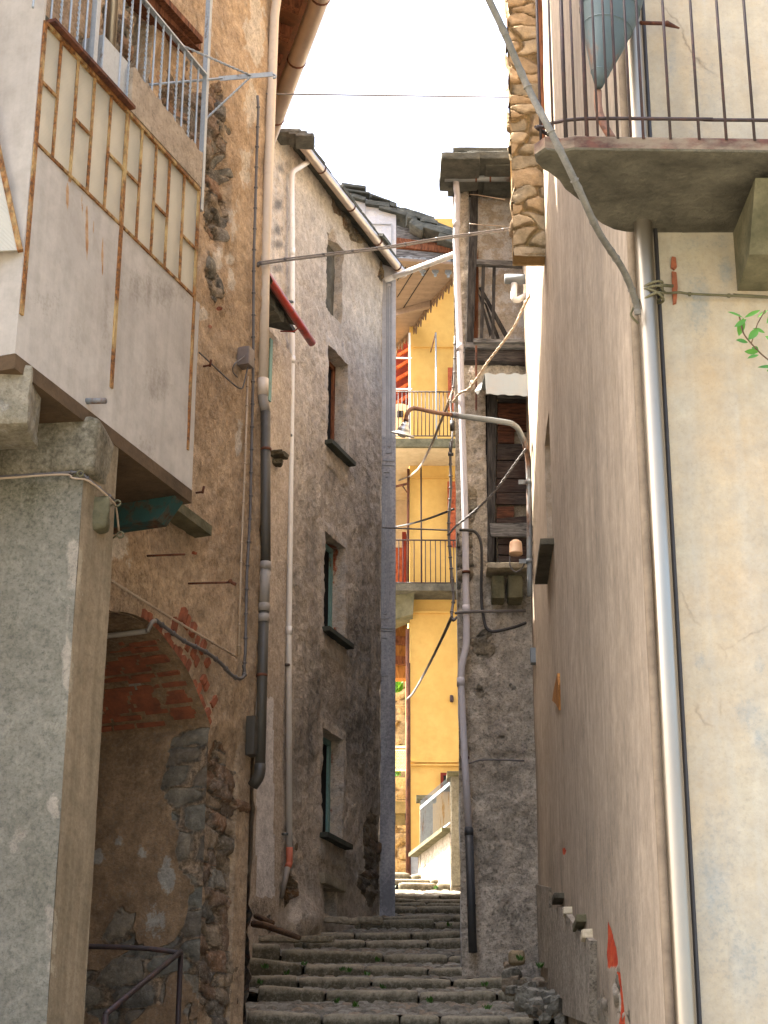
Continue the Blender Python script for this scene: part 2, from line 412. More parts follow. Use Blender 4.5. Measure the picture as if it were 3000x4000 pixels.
def woodmat(name, a, b, dirs=(1, 8, 8), sc=6., rough=.85, red=None):
    g = NT(name); n = g.noise(sc, 7, .65, scale=dirs, dist=.6); n2 = g.noise(1.3, 3, .6)
    c = g.ramp(n, [(.28, lin(*[int(x*.35) for x in a])), (.45, lin(*a)), (.66, lin(*b))])
    if red: c = g.mix(g.mr(n2, .42, .6), c, g.mix(.5, c, lin(*red)))
    return g.fin(c, rough, g.bump(n, .8, .01), spec=.2)
def metalmat(name, base, rough=.28, metal=1., blot=.3, dull=(120, 118, 112)):
    g = NT(name); n = g.noise(2.2, 5, .6, scale=(1, 1, .5)); n2 = g.noise(30, 3, .6)
    c = g.mix(g.mr(n, .4, .7, 0, blot), lin(*base), lin(*dull))
    return g.fin(c, g.mr(g.math('ADD', n, g.math('MULTIPLY', n2, .3)), .4, .9, rough, rough+.25), g.bump(n2, .08, .002), metal)
def plastic(name, base, dirt=(120, 105, 88), amt=.3, rough=.45):
    g = NT(name); n = g.noise(1.5, 6, .65, scale=(3, 3, .6)); n2 = g.noise(24, 4, .6)
    c = g.mix(g.mr(n, .42, .72, 0, amt), lin(*base), lin(*dirt)); c = g.mix(g.mr(n2, .55, .8, 0, amt), c, lin(*dirt))
    return g.fin(c, g.mr(n2, .3, .7, rough, rough+.25), g.bump(n, .1, .004))
def plainmat(name, a, b, sc=5., rough=.85, bump=.3, scale=(1, 1, 1), dist=.01):
    g = NT(name); n = g.noise(sc, 6, .65, scale=scale); n2 = g.noise(sc*6, 3, .65)
    c = g.mix(g.mr(n, .35, .68), lin(*a), lin(*b)); c = g.mix(g.mr(n2, .5, .8, 0, .4), c, lin(*[int(x*.55) for x in a]))
    return g.fin(c, rough, g.bump(g.math('ADD', n, g.math('MULTIPLY', n2, .4)), bump, dist), spec=.25)
M = {}
M['b1'] = wallmat('brown_render', (200, 174, 142), (168, 142, 112), dark=(90, 76, 60), light=(220, 206, 186), lump=1.3, sp=.5, tex=.8,
                  st=((132, 128, 116), (170, 148, 120), (104, 102, 94), (150, 116, 88), (120, 116, 106)), mortar=(178, 156, 128))
M['jamb'] = wallmat('passage_stone', (164, 136, 104), (138, 112, 84), dark=(84, 70, 54), light=(184, 176, 160), lump=1., sp=.35, tex=.75,
                    st=((130, 126, 112), (150, 136, 114), (106, 104, 94), (136, 120, 100)), mortar=(176, 150, 120))
M['b2'] = wallmat('rough_cast', (214, 200, 180), (190, 176, 158), dark=(104, 102, 98), light=(208, 198, 184), lump=1.5, sp=.6, grain=26, tex=.8,
                  st=((120, 112, 96), (150, 130, 100), (96, 92, 82), (140, 110, 78)), mortar=(150, 128, 102))
M['h'] = wallmat('small_house_render', (198, 182, 162), (180, 165, 146), dark=(96, 86, 74), light=(234, 228, 222), lump=1.2, sp=.45, tex=.55)
M['b3'] = wallmat('painted_render', (206, 204, 204), (192, 190, 190), dark=(112, 114, 120), light=(222, 216, 208), lump=.25, sp=.15, tex=.15)
M['r1'] = wallmat('streaked_render', (184, 168, 148), (162, 148, 130), dark=(100, 93, 84), light=(180, 162, 138), lump=.35, streak=.4, sp=.2, tex=.38, grain=60, brick=((186, 66, 34), (170, 54, 28), (196, 90, 50)),
                  st=((150, 142, 128), (120, 112, 98), (176, 166, 150)))
M['r1s'] = wallmat('corner_rubble', (196, 164, 116), (176, 142, 96), dark=(96, 88, 52), light=(206, 180, 140), lump=.8, sp=.2, tex=.5,
                   st=((186, 158, 122), (168, 144, 112), (194, 172, 140), (148, 134, 110)), mortar=(144, 118, 84))
M['yel'] = wallmat('cream_render', (172, 162, 140), (174, 154, 124), dark=(128, 138, 140), light=(176, 182, 180), lump=.3, sp=.16, tex=.26, grain=50, crack=.5, streak=.16,
                   brick=((176, 80, 50), (150, 62, 38), (190, 110, 80)))
M['r2'] = wallmat('rubble_render', (206, 194, 176), (182, 170, 152), dark=(116, 110, 98), light=(208, 194, 178), lump=1.6, sp=.65, tex=.85,
                  st=((168, 154, 130), (138, 130, 114), (112, 108, 98), (176, 156, 126)), mortar=(174, 158, 134))
M['pier'] = wallmat('pier_render', (140, 136, 122), (126, 122, 108), dark=(84, 82, 62), light=(178, 168, 150), lump=.6, sp=.5, grain=46, tex=.55)
M['pierside'] = wallmat('pier_side', (152, 134, 108), (136, 120, 96), dark=(98, 88, 66), light=(186, 170, 142), lump=.5, sp=.3, tex=.45, streak=.35)
M['panel'] = wallmat('white_panel', (198, 190, 178), (182, 174, 163), dark=(122, 112, 98), light=(204, 192, 180), lump=.22, sp=.05, tex=.14, streak=.22, brick=((176, 140, 102), (158, 118, 80), (184, 154, 122)))
M['lemon'] = wallmat('yellow_render', (206, 168, 96), (199, 159, 87), dark=(170, 130, 66), light=(240, 214, 150), lump=.12, sp=.03, tex=.1)
M['pale'] = wallmat('pale_render', (204, 184, 150), (190, 170, 136), dark=(150, 120, 80), light=(235, 220, 190), lump=.2, sp=.05, tex=.25)
M['farstone'] = wallmat('terrace_stone', (166, 148, 118), (146, 130, 104), dark=(110, 92, 62), light=(210, 190, 150), lump=1,
                        st=((162, 146, 116), (140, 126, 100), (178, 164, 134), (124, 112, 90)), mortar=(88, 74, 54), tex=.6)
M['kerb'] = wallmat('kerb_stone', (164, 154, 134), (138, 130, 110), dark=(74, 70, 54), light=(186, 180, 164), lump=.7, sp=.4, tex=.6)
M['cobble'] = wallmat('cobbles', (140, 136, 124), (114, 112, 102), dark=(70, 70, 60), light=(170, 166, 154), lump=1, tex=.5, st=((158, 154, 142), (134, 130, 118), (110, 106, 96), (150, 134, 114)), mortar=(100, 94, 80))
M['concrete'] = plainmat('balcony_concrete', (96, 91, 77), (58, 54, 44), 5, .9, .8, (1, 1, 1), .03)
M['soffit'] = plainmat('soffit_render', (104, 84, 62), (76, 62, 46), 4, .9, .5, (1, 1, 1), .02)
M['slabedge'] = rustmat('slab_edge', (112, 98, 80), (92, 56, 42), .5, .85, 0, 3, (1, 1, 2))
M['slate'] = plainmat('slate', (60, 62, 58), (92, 92, 84), 6, .85, .7, (1, 1, 3), .02)
M['stone'] = plainmat('grey_stone', (112, 106, 82), (76, 74, 54), 7, .9, .6, (1, 1, 1), .02)
M['sill'] = plainmat('dark_sill', (78, 80, 72), (60, 62, 54), 8, .9, .5)
M['galv'] = rustmat('galvanised', (84, 98, 100), (128, 84, 52), .32, .6, .35, 4)
M['galvpipe'] = rustmat('old_zinc_pipe', (128, 134, 136), (120, 86, 62), .25, .6, .3, 5)
M['steel'] = metalmat('stainless', (160, 150, 134), .3, 1., .3)
M['gutter'] = metalmat('gutter_metal', (196, 180, 164), .3, .9, .5, (150, 136, 124))
M['greypaint'] = rustmat('pale_grey_paint', (166, 174, 180), (120, 100, 80), .05, .4, .3, 12)
M['rail'] = rustmat('brown_red_iron', (44, 32, 29), (66, 36, 28), .5, .6, .2, 12)
M['rustframe'] = rustmat('rusty_frame', (186, 158, 104), (150, 96, 42), .85, .8, 0, 10, (1, 1, .3))
M['rustdark'] = rustmat('dark_rust', (104, 60, 36), (84, 44, 26), .6, .85, 0, 14)
M['teal'] = rustmat('teal_paint', (116, 150, 144), (120, 104, 80), .2, .8, 0, 9)
M['tealbeam'] = rustmat('teal_beam', (36, 72, 68), (110, 70, 34), .5, .8, 0, 7, (1, 1, 1))
M['ochrewood'] = woodmat('ochre_wood', (142, 96, 48), (172, 122, 66), (8, 8, 1))
M['redgutter'] = rustmat('red_gutter', (142, 40, 28), (110, 44, 34), .35, .35, 0, 9)
M['beigepipe'] = plastic('beige_pipe', (206, 190, 170), (150, 132, 110), .25)
M['darkpipe'] = plastic('dark_pipe', (62, 58, 50), (84, 76, 62), .5)
M['taupepipe'] = plastic('grey_pipe', (140, 132, 122), (110, 98, 82), .4)
M['whitepipe'] = plastic('white_pipe', (222, 220, 216), (160, 142, 116), .28)
M['greypipe'] = plastic('pale_lilac_pipe', (178, 174, 178), (140, 124, 104), .3)
M['terrapipe'] = plastic('terracotta_pipe', (190, 104, 76), (140, 80, 60), .2)
M['blackpipe'] = plastic('black_pipe', (40, 42, 46), (70, 68, 60), .4)
M['cable'] = plastic('cable_grey', (94, 90, 88), (70, 60, 54), .5)
M['cableblack'] = plastic('cable_black', (38, 36, 36), (60, 54, 48), .5)
M['cabletan'] = plastic('cable_tan', (172, 152, 128), (120, 100, 80), .4)
M['stem'] = plainmat('grey_stem', (116, 112, 104), (92, 90, 84), 20, .8, .5)
M['bark'] = plainmat('brown_vine', (100, 78, 58), (68, 52, 40), 20, .9, .8)
M['greywood'] = woodmat('weathered_wood', (84, 82, 80), (128, 126, 124), (1, 8, 8))
M['greywoodv'] = woodmat('weathered_post', (48, 45, 43), (80, 77, 74), (8, 8, 1))
M['boards'] = woodmat('old_boards', (50, 47, 46), (84, 77, 72), (1.2, 9, 9), red=(66, 42, 32))
M['brownwood'] = woodmat('brown_wood', (96, 58, 38), (130, 84, 58), (6, 6, 1))
M['redwood'] = woodmat('red_shutter', (150, 74, 44), (172, 96, 60), (3, 3, 3))
M['darkred'] = plainmat('dark_red_paint', (96, 34, 22), (124, 44, 28), 6)
M['plank'] = plainmat('soffit_planks', (136, 112, 90), (120, 98, 78), 2.4, .8, .15, (1, 5, 1))
M['cream'] = plainmat('cream_paint', (206, 194, 168), (188, 172, 142), 6)
M['grey plinth'] = plainmat('plinth_grey', (168, 170, 172), (150, 152, 154), 9)
M['fret'] = plainmat('fretwork_paint', (140, 146, 150), (106, 110, 112), 14)
M['fretb'] = plainmat('fretwork_bare', (120, 92, 64), (84, 62, 42), 14)
M['awning'] = plastic('awning_sheet', (150, 160, 164), (190, 160, 130), .25, .5)
M['insul'] = plastic('porcelain', (214, 200, 184), (120, 90, 70), .3, .25)
M['boxbeige'] = plastic('beige_plastic', (214, 176, 140), (170, 130, 100), .25)
M['boxgrey'] = plastic('grey_box', (120, 108, 100), (84, 74, 66), .4)
M['alu'] = metalmat('lamp_aluminium', (210, 214, 216), .25, .95, .3)
M['rustpipe'] = rustmat('rusty_pipe', (140, 104, 82), (124, 78, 54), .5, .7, 0, 10)
M['black'] = plainmat('dark_inside', (24, 20, 18), (14, 12, 12), 4)
M['rooftile'] = plainmat('roof_tile', (150, 104, 72), (120, 90, 66), 8)
M['beige_strip'] = wallmat('beige_cement', (184, 166, 142), (172, 154, 132), dark=(96, 84, 66), light=(196, 180, 158), lump=.9, sp=.35, tex=.4, grain=30)
M['lit_strip'] = plainmat('lit_corner_strip', (130, 116, 98), (104, 92, 78), 6)
M['bulb'] = plastic('lamp_glass', (226, 226, 220), (180, 176, 168), .1, .15)
g = NT('ribbed_glass'); wv = g.wave(26, (1, 1, 1), .0, 1, 'DIAGONAL')
g.fin(g.mix(g.mr(g.noise(2, 3), .35, .65), lin(188, 180, 160), lin(168, 164, 148)), .25, g.bump(wv, .3, .004)); g.b.inputs['Specular IOR Level'].default_value = .5; M['ribglass'] = g.mat
def leafmat(name, a, b):
    g = NT(name); oi = g.noise(9, 2); c = g.mix(g.mr(oi, .3, .7), lin(*a), lin(*b)); g.fin(c, .5)
    tr = g.n('BsdfTranslucent'); g.put(tr.inputs[0], c); mx = g.n('MixShader'); mx.inputs[0].default_value = .35
    g.t.links.new(g.b.outputs[0], mx.inputs[1]); g.t.links.new(tr.outputs[0], mx.inputs[2]); g.t.links.new(mx.outputs[0], g.out.inputs[0]); return g.mat
M['leaf'] = leafmat('leaf', (84, 140, 40), (50, 104, 30)); M['moss'] = leafmat('weed', (70, 110, 36), (44, 76, 28))
M['brickred'] = plainmat('bare_brick', (156, 92, 64), (116, 72, 54), 9, .9, .5)
M['brickvivid'] = plainmat('orange_brick', (158, 62, 36), (134, 54, 34), 7, .9, .2)
M['reddark'] = woodmat('reddish_boards', (70, 44, 34), (110, 70, 50), (1.2, 9, 9))
# ---------------------------------------------------------------- layout (metres, camera eye at the origin, alley climbs along +Y)
TL = .394; zU_ = np.array([0, 0, 1.])
C1 = np.array([-.9, 13.])                                   # far corner of the house with the arch
W1 = Wall((C1[0]-TL*6.5, 6.5), C1)
C2 = np.array([-.03, 20.3])
W2 = Wall((C2[0]-TL*2.45-.0, 20.3-2.45), C2)
W2 = Wall((C2[0]-.384*2.45, 17.85), C2)
W3 = Wall((-2.2, 20.36), (.135, 20.36))
WH = Wall((-1.75, 15.75), (-.955, 17.86))
WR1 = Wall((1.341, 16.3), (1.089, 7.0))                      # outward normal points to the left
WR2 = Wall((.71, 16.4), (1.9, 16.4))
WY = Wall((1.089, 7.0), (4.5, 7.0))
WF = Wall((.38, 26.), (3.2, 26.))
def G(Y):
    Y = np.asarray(Y, float)
    return np.where(Y < 0, -1.65, np.where(Y < 13.5, -1.65+3.16*Y/13.5, np.where(Y < 25.1, 1.51+.28*(Y-13.5), 4.76+.05*(Y-25.1))))
def stairY(v):
    s = (2000-v)/F; k = (math.sin(PITCH)+math.cos(PITCH)*s)/(math.cos(PITCH)-math.sin(PITCH)*s)
    return 2.27/(.28-k)

# ---------------------------------------------------------------- ground
mb = MB()
xs = np.concatenate([np.linspace(-400, -6, 8), np.linspace(-5, 6, 40), np.linspace(8, 400, 8)])
ys = np.concatenate([np.linspace(-400, -2, 8), np.linspace(0, 34, 120), np.linspace(40, 500, 8)])
X, Y = np.meshgrid(xs, ys, indexing='ij'); Xf, Yf = X.ravel(), Y.ravel()
Zf = G(Yf)-.16+.03*fbm(np.stack([Xf, Yf, 0*Xf], 1), 1.2, 3)
i = np.arange(len(Xf)).reshape(X.shape); q = np.stack([i[:-1, :-1], i[1:, :-1], i[1:, 1:], i[:-1, 1:]], -1).reshape(-1, 4)
mb.add(np.stack([Xf, Yf, Zf], 1), q, smooth=True)
structure(mb.build('ground', M['cobble']))

# cobbled alley between the kerbs
def kerbrows():
    R = []   # (list of blocks as (x0,y0,x1,y1 top edge in tile 1,3), height)
    R.append(([(-520, 1590, -60, 1560), (-55, 1562, 425, 1590), (430, 1590, 930, 1592), (935, 1595, 1190, 1598), (1196, 1600, 1640, 1602), (1645, 1610, 1800, 1612)], .17))
    R.append(([(15, 1398, 445, 1436), (452, 1436, 1052, 1434), (1058, 1446, 1562, 1440), (1570, 1436, 1800, 1430)], .16))
    R.append(([(-130, 1345, 268, 1338), (278, 1352, 742, 1350), (748, 1356, 1268, 1362), (1275, 1365, 1760, 1352)], .15))
    R.append(([(-120, 1215, 302, 1266), (310, 1272, 702, 1268), (712, 1276, 1110, 1286), (1115, 1296, 1620, 1276)], .14))
    R.append(([(-90, 1128, 155, 1140), (164, 1170, 822, 1190), (828, 1204, 1242, 1206), (1246, 1214, 1482, 1212), (1490, 1210, 1640, 1216)], .15))
    R.append(([(0, 1105, 300, 1112), (305, 1108, 706, 1112), (712, 1118, 1110, 1108), (1115, 1106, 1385, 1094), (1390, 1110, 1530, 1140)], .15))
    R.append(([(130, 1040, 280, 1046), (286, 1062, 636, 1064), (640, 1066, 1002, 1060), (1008, 1062, 1342, 1052), (1346, 1040, 1460, 1040)], .13))
    R.append(([(384, 972, 682, 984), (686, 984, 1152, 972), (1156, 996, 1420, 994)], .15))
    R.append(([(560, 950, 818, 955), (822, 958, 1272, 950), (1276, 952, 1420, 950)], .11))
    R.append(([(826, 890, 1034, 893), (1040, 892, 1400, 893)], .13))
    R.append(([(810, 870, 1100, 868), (1105, 872, 1400, 874)], .1))
    R.append(([(808, 834, 1040, 848), (1044, 848, 1400, 848)], .1))
    R.append(([(905, 822, 1190, 824), (1194, 820, 1400, 812)], .1))
    R.append(([(925, 740, 1166, 744), (1172, 742, 1400, 748)], .13))
    R.append(([(700, 712, 1130, 720), (1135, 716, 1400, 718)], .1))
    R.append(([(700, 675, 998, 676), (1002, 684, 1420, 686)], .15))
    return R
rows = kerbrows()
stair = bpy.data.objects.new('stairway', None); COL.objects.link(stair); stair['kind'] = 'structure'
stair.location = (0, 13.5, 1.5); stair['_org'] = [0., 13.5, 1.5]
prevY = []
for ri, (bl, hh) in enumerate(rows):
    mb = MB(); vm = np.mean([(b[1]+b[3])/2 for b in bl if 300 < (b[0]+b[2])/2 < 1400] or [bl[0][1]])
    Yr = stairY(S(1, 3, 0, vm)[1]); prevY.append(Yr); rnd = random.Random(ri)
    for bi, (x0, y0, x1, y1) in enumerate(bl):
        yy = Yr+rnd.uniform(-.015, .015)
        a = atY(S(1, 3, x0, y0), yy); b = atY(S(1, 3, x1, y1), yy); c = (a+b)/2; L = np.linalg.norm(b-a); dx = (b-a)/L
        dy = np.array([0, 1, .02]); dz = np.cross(dx, dy)
        dep = .26+rnd.uniform(-.03, .04); h2 = hh*.62+.1
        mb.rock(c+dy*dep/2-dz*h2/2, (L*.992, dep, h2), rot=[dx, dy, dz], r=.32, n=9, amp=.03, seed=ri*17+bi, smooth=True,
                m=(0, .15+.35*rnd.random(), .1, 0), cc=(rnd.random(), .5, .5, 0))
        Vk = mb.v[-1]; hk = (Vk[:, 2]-Vk[:, 2].min())/np.ptp(Vk[:, 2]); mk_ = np.zeros((len(Vk), 4)); mk_[:, 1] = .78*(1-sst(.62, .92, hk))+.1*rnd.random(); mk_[:, 2] = .38*sst(.88, .97, hk); mb.m[-1] = mk_  # mossy risers darker; tops paled in the colour like skylit edges
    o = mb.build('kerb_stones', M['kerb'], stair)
# cobbled treads
mb = MB()
prevY.append(27.); rnd = random.Random(5)
pv = [12.6]+prevY
def cob(a, b, za, zb, seed):
    x0, x1 = (-1.7, 1.5) if a < 17 else ((-1.0, 1.1) if a < 21 else (-.35, 1.4))
    nx, ny = int((x1-x0)/.03), max(4, int((b-a)/.04))
    def fn(u, v):
        x = x0+(x1-x0)*u; y = a+(b-a)*v; z = za+(zb-za)*v
        e, r1, r2, _ = cells(x, y, .11, .09, seed); fn.e, fn.r = e, r1
        return np.stack([x, y, z+sst(0, .4, e)*.035+(r2-.5)*.02-.03], 1)
    uu, vv = np.meshgrid(np.linspace(0, 1, nx), np.linspace(0, 1, ny), indexing='ij'); P = fn(uu.ravel(), vv.ravel())
    n = len(P); mb.grid(lambda u, v: P, nx, ny, m=np.tile([.0, .1, 0.1, 0.], (n, 1)), c=np.stack([fn.r, fn.e, fn.r, np.ones(n)], 1))
for k in range(len(pv)-1):
    a, b = pv[k], pv[k+1]
    def kz(Y): return 2.27*0+1.51+.28*(Y-13.5)
    za = kz(a)-.01 if k else kz(a)-.03; zb = kz(b)-.085
    if k == len(pv)-2: zb = za+.1
    cob(a+.05, b+.02, za, max(zb, za+.01), k)
o = structure(mb.build('cobbled_path', M['cobble'])); 

# ---------------------------------------------------------------- house with the arch (left, near)
house1 = thing('stone_house', 'tall brown rendered house with crumbling plaster and a brick arch, left of the steps', 'house', (-1.6, 12., G(12.)))
arch_px = [(330, 700), (500, 660), (640, 640), (680, 648), (770, 652), (850, 672), (910, 700), (960, 738), (1000, 778), (1050, 840), (1100, 905), (1150, 975), (1190, 1040), (1225, 1110), (1255, 1190), (1285, 1260), (1310, 1320), (1335, 1392)]
acrv = [W1.sz(S(0, 2, *p)) for p in arch_px]
sR = acrv[-1][0]; apex = max(a[1] for a in acrv)
ia = 3; acrv = acrv[ia:]
s_ap, z_ap = acrv[0]
left = [(s_ap-(s-s_ap)*.9-.05, z) for s, z in acrv[1:]][::-1]
curve = left+[(s_ap-.02, z_ap+.01)]+acrv
poly = curve+[(sR-.03, -2), (left[0][0], -2)]
fullc = [(left[0][0], -2)]+curve+[(sR-.03, -2)]
def k1(u, v, s, z):
    st = blobs(u, v, [(930, 3350, 260, 560, .95), (880, 2980, 60, 120, .8), (930, 2800, 60, 180, .45), (980, 3050, 40, 500, .5), (900, 3850, 220, 260, .9), (1000, 3300, 60, 500, .7), (820, 600, 70, 240, .95), (850, 850, 75, 220, .9), (780, 640, 120, 60, .6),
                      (430, 330, 300, 380, .85), (640, 500, 150, 220, .85), (960, 1900, 40, 200, .3), (700, 1500, 40, 100, .2), (960, 100, 40, 90, .0), (880, 690, 60, 60, .8), (760, 300, 30, 150, .3), (1000, 3500, 40, 400, .7), (830, 2600, 40, 80, 0.2)])
    lt = blobs(u, v, [(1000, 100, 50, 260, .75), (985, 420, 40, 120, .7), (470, 2140, 60, 60, .8), (500, 2190, 30, 60, .5), (860, 1000, 30, 70, .6), (905, 1095, 22, 60, .8), (795, 1225, 25, 35, .9), (850, 160, 80, 120, .35),
                      (960, 650, 40, 130, .55), (925, 880, 40, 140, .5), (935, 1720, 18, 90, .7), (900, 1010, 30, 40, .5), (690, 2330, 25, 50, .3)])
    br = .0*np.where(inpoly(u, v, [S(0, 2, *p) for p in [(1225, 660), (1200, 740), (1175, 830), (1100, 800), (1000, 760), (1100, 905), (1220, 1110), (1335, 1400), (1385, 1340), (1370, 1240), (1340, 1160), (1380, 1080), (1330, 930), (1310, 860), (1270, 760)]]), .62, 0.)
    br = br*np.where(inpoly(u, v, [S(0, 2, *p) for p in [(1010, 770), (1180, 860), (1200, 960), (1250, 1000), (1215, 1100), (1100, 920)]]), .3, 1.)
    br = np.maximum(br, blobs(u, v, [(860, 1205, 14, 10, .9), (825, 1275, 10, 8, .9), (760, 2160, 14, 9, .8), (560, 740, 70, 180, .0), (878, 3640, 9, 26, .9), (885, 3620, 8, 12, .9), (830, 3270, 10, 12, .8), (735, 3153, 12, 6, .9), (610, 450, 20, 20, .55), (640, 300, 18, 90, .5), (615, 720, 20, 20, .55), (500, 380, 18, 60, .55), (480, 150, 14, 60, .5), (660, 520, 16, 30, .6), (560, 560, 20, 20, .5), (810, 820, 14, 14, .5), (700, 3600, 4, 4, 0)]))
    dk = blobs(u, v, [(650, 1950, 130, 200, .45), (520, 2330, 130, 140, .42), (760, 1500, 60, 500, .12), (1000, 2500, 30, 900, .12), (870, 3900, 220, 160, .35)])
    ps = -.06*sst(.35, .5, blobs(u, v, [(700, 300, 160, 260, .6), (850, 780, 70, 260, .7), (760, 1000, 60, 100, .5)]))-.05*sst(.35, .6, st)*(v > 2500)
    return dict(stone=st, light=lt, brick=br, dark=dk, push=ps)
sA = W1.hit((0, 0)); s_lo = 2.9
mb = MB()
wx = [W1.sz(S(0, 2, *p)) for p in [(1055, 15), (1245, 125)]]       # small window behind the balcony
hole_w = (W1.sz((640, 2000))[0], W1.sz(D(407, 1120))[0], W1.sz(D(385, 1118))[1]+.02, W1.sz(D(385, 1118))[1]+.9, .12)
da, db = W1.sz(S(0, 0, 850, 300)), W1.sz(S(0, 0, 975, 500))
z_up = 7.9
hole_d = (W1.sz(S(0, 0, 855, 420))[0], W1.sz(S(0, 0, 975, 420))[0], 6.6, 8.1, .25)
wallgrid(mb, W1, s_lo, W1.L, .4, 10.4, .026, k1, holes=(hole_w, hole_d), arch=dict(poly=poly, curve=fullc), amp=.024, stone=(.26, .12), sd=.07, seed=3, edge=.05, rg=.02)
# coarse rest of the shell (near end, far side, back)
z0, z1 = -3., 10.4
wallgrid(mb, W1, 0, s_lo, z0, z1, .3, None, amp=.01)
wallgrid(mb, W1, s_lo, W1.L, z0, .4, .3, None, amp=.0, off0=-.12)
WS = Wall(C1, (-1.9, 16.6))
wallgrid(mb, WS, 0, WS.L, .2, 10.4, .06, lambda u, v, s, z: dict(stone=np.full(s.shape, .45)), amp=.02, stone=(.26, .12), seed=8)
p0, p1, p2, p3, p4 = W1.at(0, 0), W1.at(W1.L, 0), WS.at(WS.L, 0), np.array([-6.5, 16.6, 0]), np.array([-8., 6.5, 0])
for a, b in ((p2, p3), (p3, p4), (p4, p0)):
    mb.add([a+[0, 0, z0], b+[0, 0, z0], b+[0, 0, z1], a+[0, 0, z1]], [[0, 1, 2, 3]])
zt = 15.5; q0, q1 = W1.at(0, 0), W1.at(W1.L-1.25, 0); q2 = q1-W1.n*6; q3 = q0-W1.n*6  # unseen upper block, added so its shadow bounds the sun on the right wall
for a, b in ((q0, q1), (q1, q2), (q2, q3), (q3, q0)): mb.add([a+zU_*10.35, b+zU_*10.35, b+zU_*zt, a+zU_*zt], [[0, 1, 2, 3]])
mb.add([q0+zU_*zt, q1+zU_*zt, q2+zU_*zt, q3+zU_*zt], [[0, 1, 2, 3]])
mb.build('wall', M['b1'], house1)
# passage under the arch
mb = MB()
inw = -W1.n; crv = np.array(curve+[(sR-.03, acrv[-1][1]-z) for z in np.linspace(.06, 3.6, 60)])
seg = np.concatenate([[0], np.cumsum(np.hypot(*np.diff(crv, axis=0).T))]); tot = seg[-1]
nu, nv = int(tot/.03), 70
def pas(a, b):
    ss = np.interp(a*tot, seg, crv[:, 0]); zz = np.interp(a*tot, seg, crv[:, 1]); dp = b*2.2-.035*(1-b)
    P = W1.arr(ss, zz, -dp); u, v = proj(P)
    jam = sst(2640, 2820, v)
    st = np.maximum(jam*.85*sst(600, 720, u+150*fbm(P, 1.5, 3))*sst(2780, 2900, v), jam*blobs(u, v, [(740, 3100, 130, 180, .85), (740, 3400, 130, 260, .85), (480, 3650, 160, 160, .6), (600, 3850, 300, 220, .85), (740, 2920, 90, 90, .8)]))
    bk = np.where((v < 2830) & (v > 2500), .47+.0*v, 0); bk = bk*(fr(zz/.115+.1) > .22); bk *= (fbm(P*np.array([1., 1, 3]), 2.2, 2) > -.09)
    bk = bk*0
    lt = blobs(u, v, [(650, 3420, 40, 90, .8), (380, 3350, 50, 40, .7), (560, 3330, 30, 40, .7), (470, 3300, 40, 40, .5), (600, 3600, 90, 90, .5), (640, 3860, 60, 80, .5), (540, 2680, 60, 30, .6)])
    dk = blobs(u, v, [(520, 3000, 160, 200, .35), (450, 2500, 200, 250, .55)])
    e, r1, r2, _ = cells(dp+fbm(P, 3, 3)*.24, zz+fbm(P+9, 3, 3)*.16, .34, .15, 4)
    sm = sst(.42, .6, st+fbm(P, 2.3, 5)*1.5*(st > .02))
    d = fbm(P, 2.2, 5)*.05+fbm(P, 8, 4)*.03+sm*((sst(.0, .2, e+fbm(P+7, 9, 3)*.12)-.8)*.04+(r2-.5)*.04+fbm(P, 6, 4)*.05)
    nrm = np.stack([np.interp(a*tot, seg, np.gradient(crv[:, 1], seg)), -np.interp(a*tot, seg, np.gradient(crv[:, 0], seg))], 1)*-1
    P = P+(W1.t[None]*nrm[:, :1]+np.array([0, 0, 1.])[None]*nrm[:, 1:])*(-d[:, None])*sst(0, .03, b)[:, None]
    pas.m = np.stack([st, dk, lt, bk], 1); pas.c = np.stack([r1, np.clip(e, 0, 1), r2, sm], 1); return P
uu, vv = np.meshgrid(np.linspace(0, 1, nu), np.linspace(0, 1, nv), indexing='ij'); P = pas(uu.ravel(), vv.ravel())
mb.grid(lambda a, b: P, nu, nv, m=pas.m, c=pas.c)
a, b = W1.at(left[0][0]-.5, -1, -2.15), W1.at(sR+.5, -1, -2.15)
mb.add([a, b, b+[0, 0, 6], a+[0, 0, 6]], [[0, 1, 2, 3]])
mb.build('arched_passage', M['jamb'], house1, label='shadowed passage with a low brick barrel arch')
mb = MB(); rnd = random.Random(77); A2 = np.array(acrv); sg_ = np.concatenate([[0], np.cumsum(np.hypot(*np.diff(A2, axis=0).T))]); tt = sg_[-1]*.30; bi = 0
while tt < sg_[-1]-.02:
    bw_ = .058; s = np.interp(tt+bw_/2, sg_, A2[:, 0]); z = np.interp(tt+bw_/2, sg_, A2[:, 1]); s2 = np.interp(tt+bw_, sg_, A2[:, 0])-np.interp(tt, sg_, A2[:, 0]); z2 = np.interp(tt+bw_, sg_, A2[:, 1])-np.interp(tt, sg_, A2[:, 1]); L_ = math.hypot(s2, z2); tx, tz = s2/L_, z2/L_; ox, oz = -tz, tx
    T3 = W1.t*tx+zU_*tz; O3 = W1.t*ox+zU_*oz
    if O3[2] < 0: O3 = -O3
    f_ = tt/sg_[-1]; rows_ = [0] if f_ < .52 else ([0, 1, 2] if f_ < .9 else [0, 1])
    for k in rows_:
        ln = rnd.uniform(.07, .13) if k else rnd.uniform(.04, .10)+(.03 if f_ > .52 else 0)
        if rnd.random() < (.08 if k == 0 else .22+.12*k): continue
        c0_ = W1.at(s, z, .004+rnd.uniform(-.006, .008))+O3*((0 if k == 0 else .02)+k*.125+ln/2)
        mb.rock(c0_-W1.n*.012, (bw_*.8, .05, ln*.92), rot=[T3, -W1.n, O3], r=.18, n=3, amp=.03, seed=bi); bi += 1
    tt += bw_*1.06
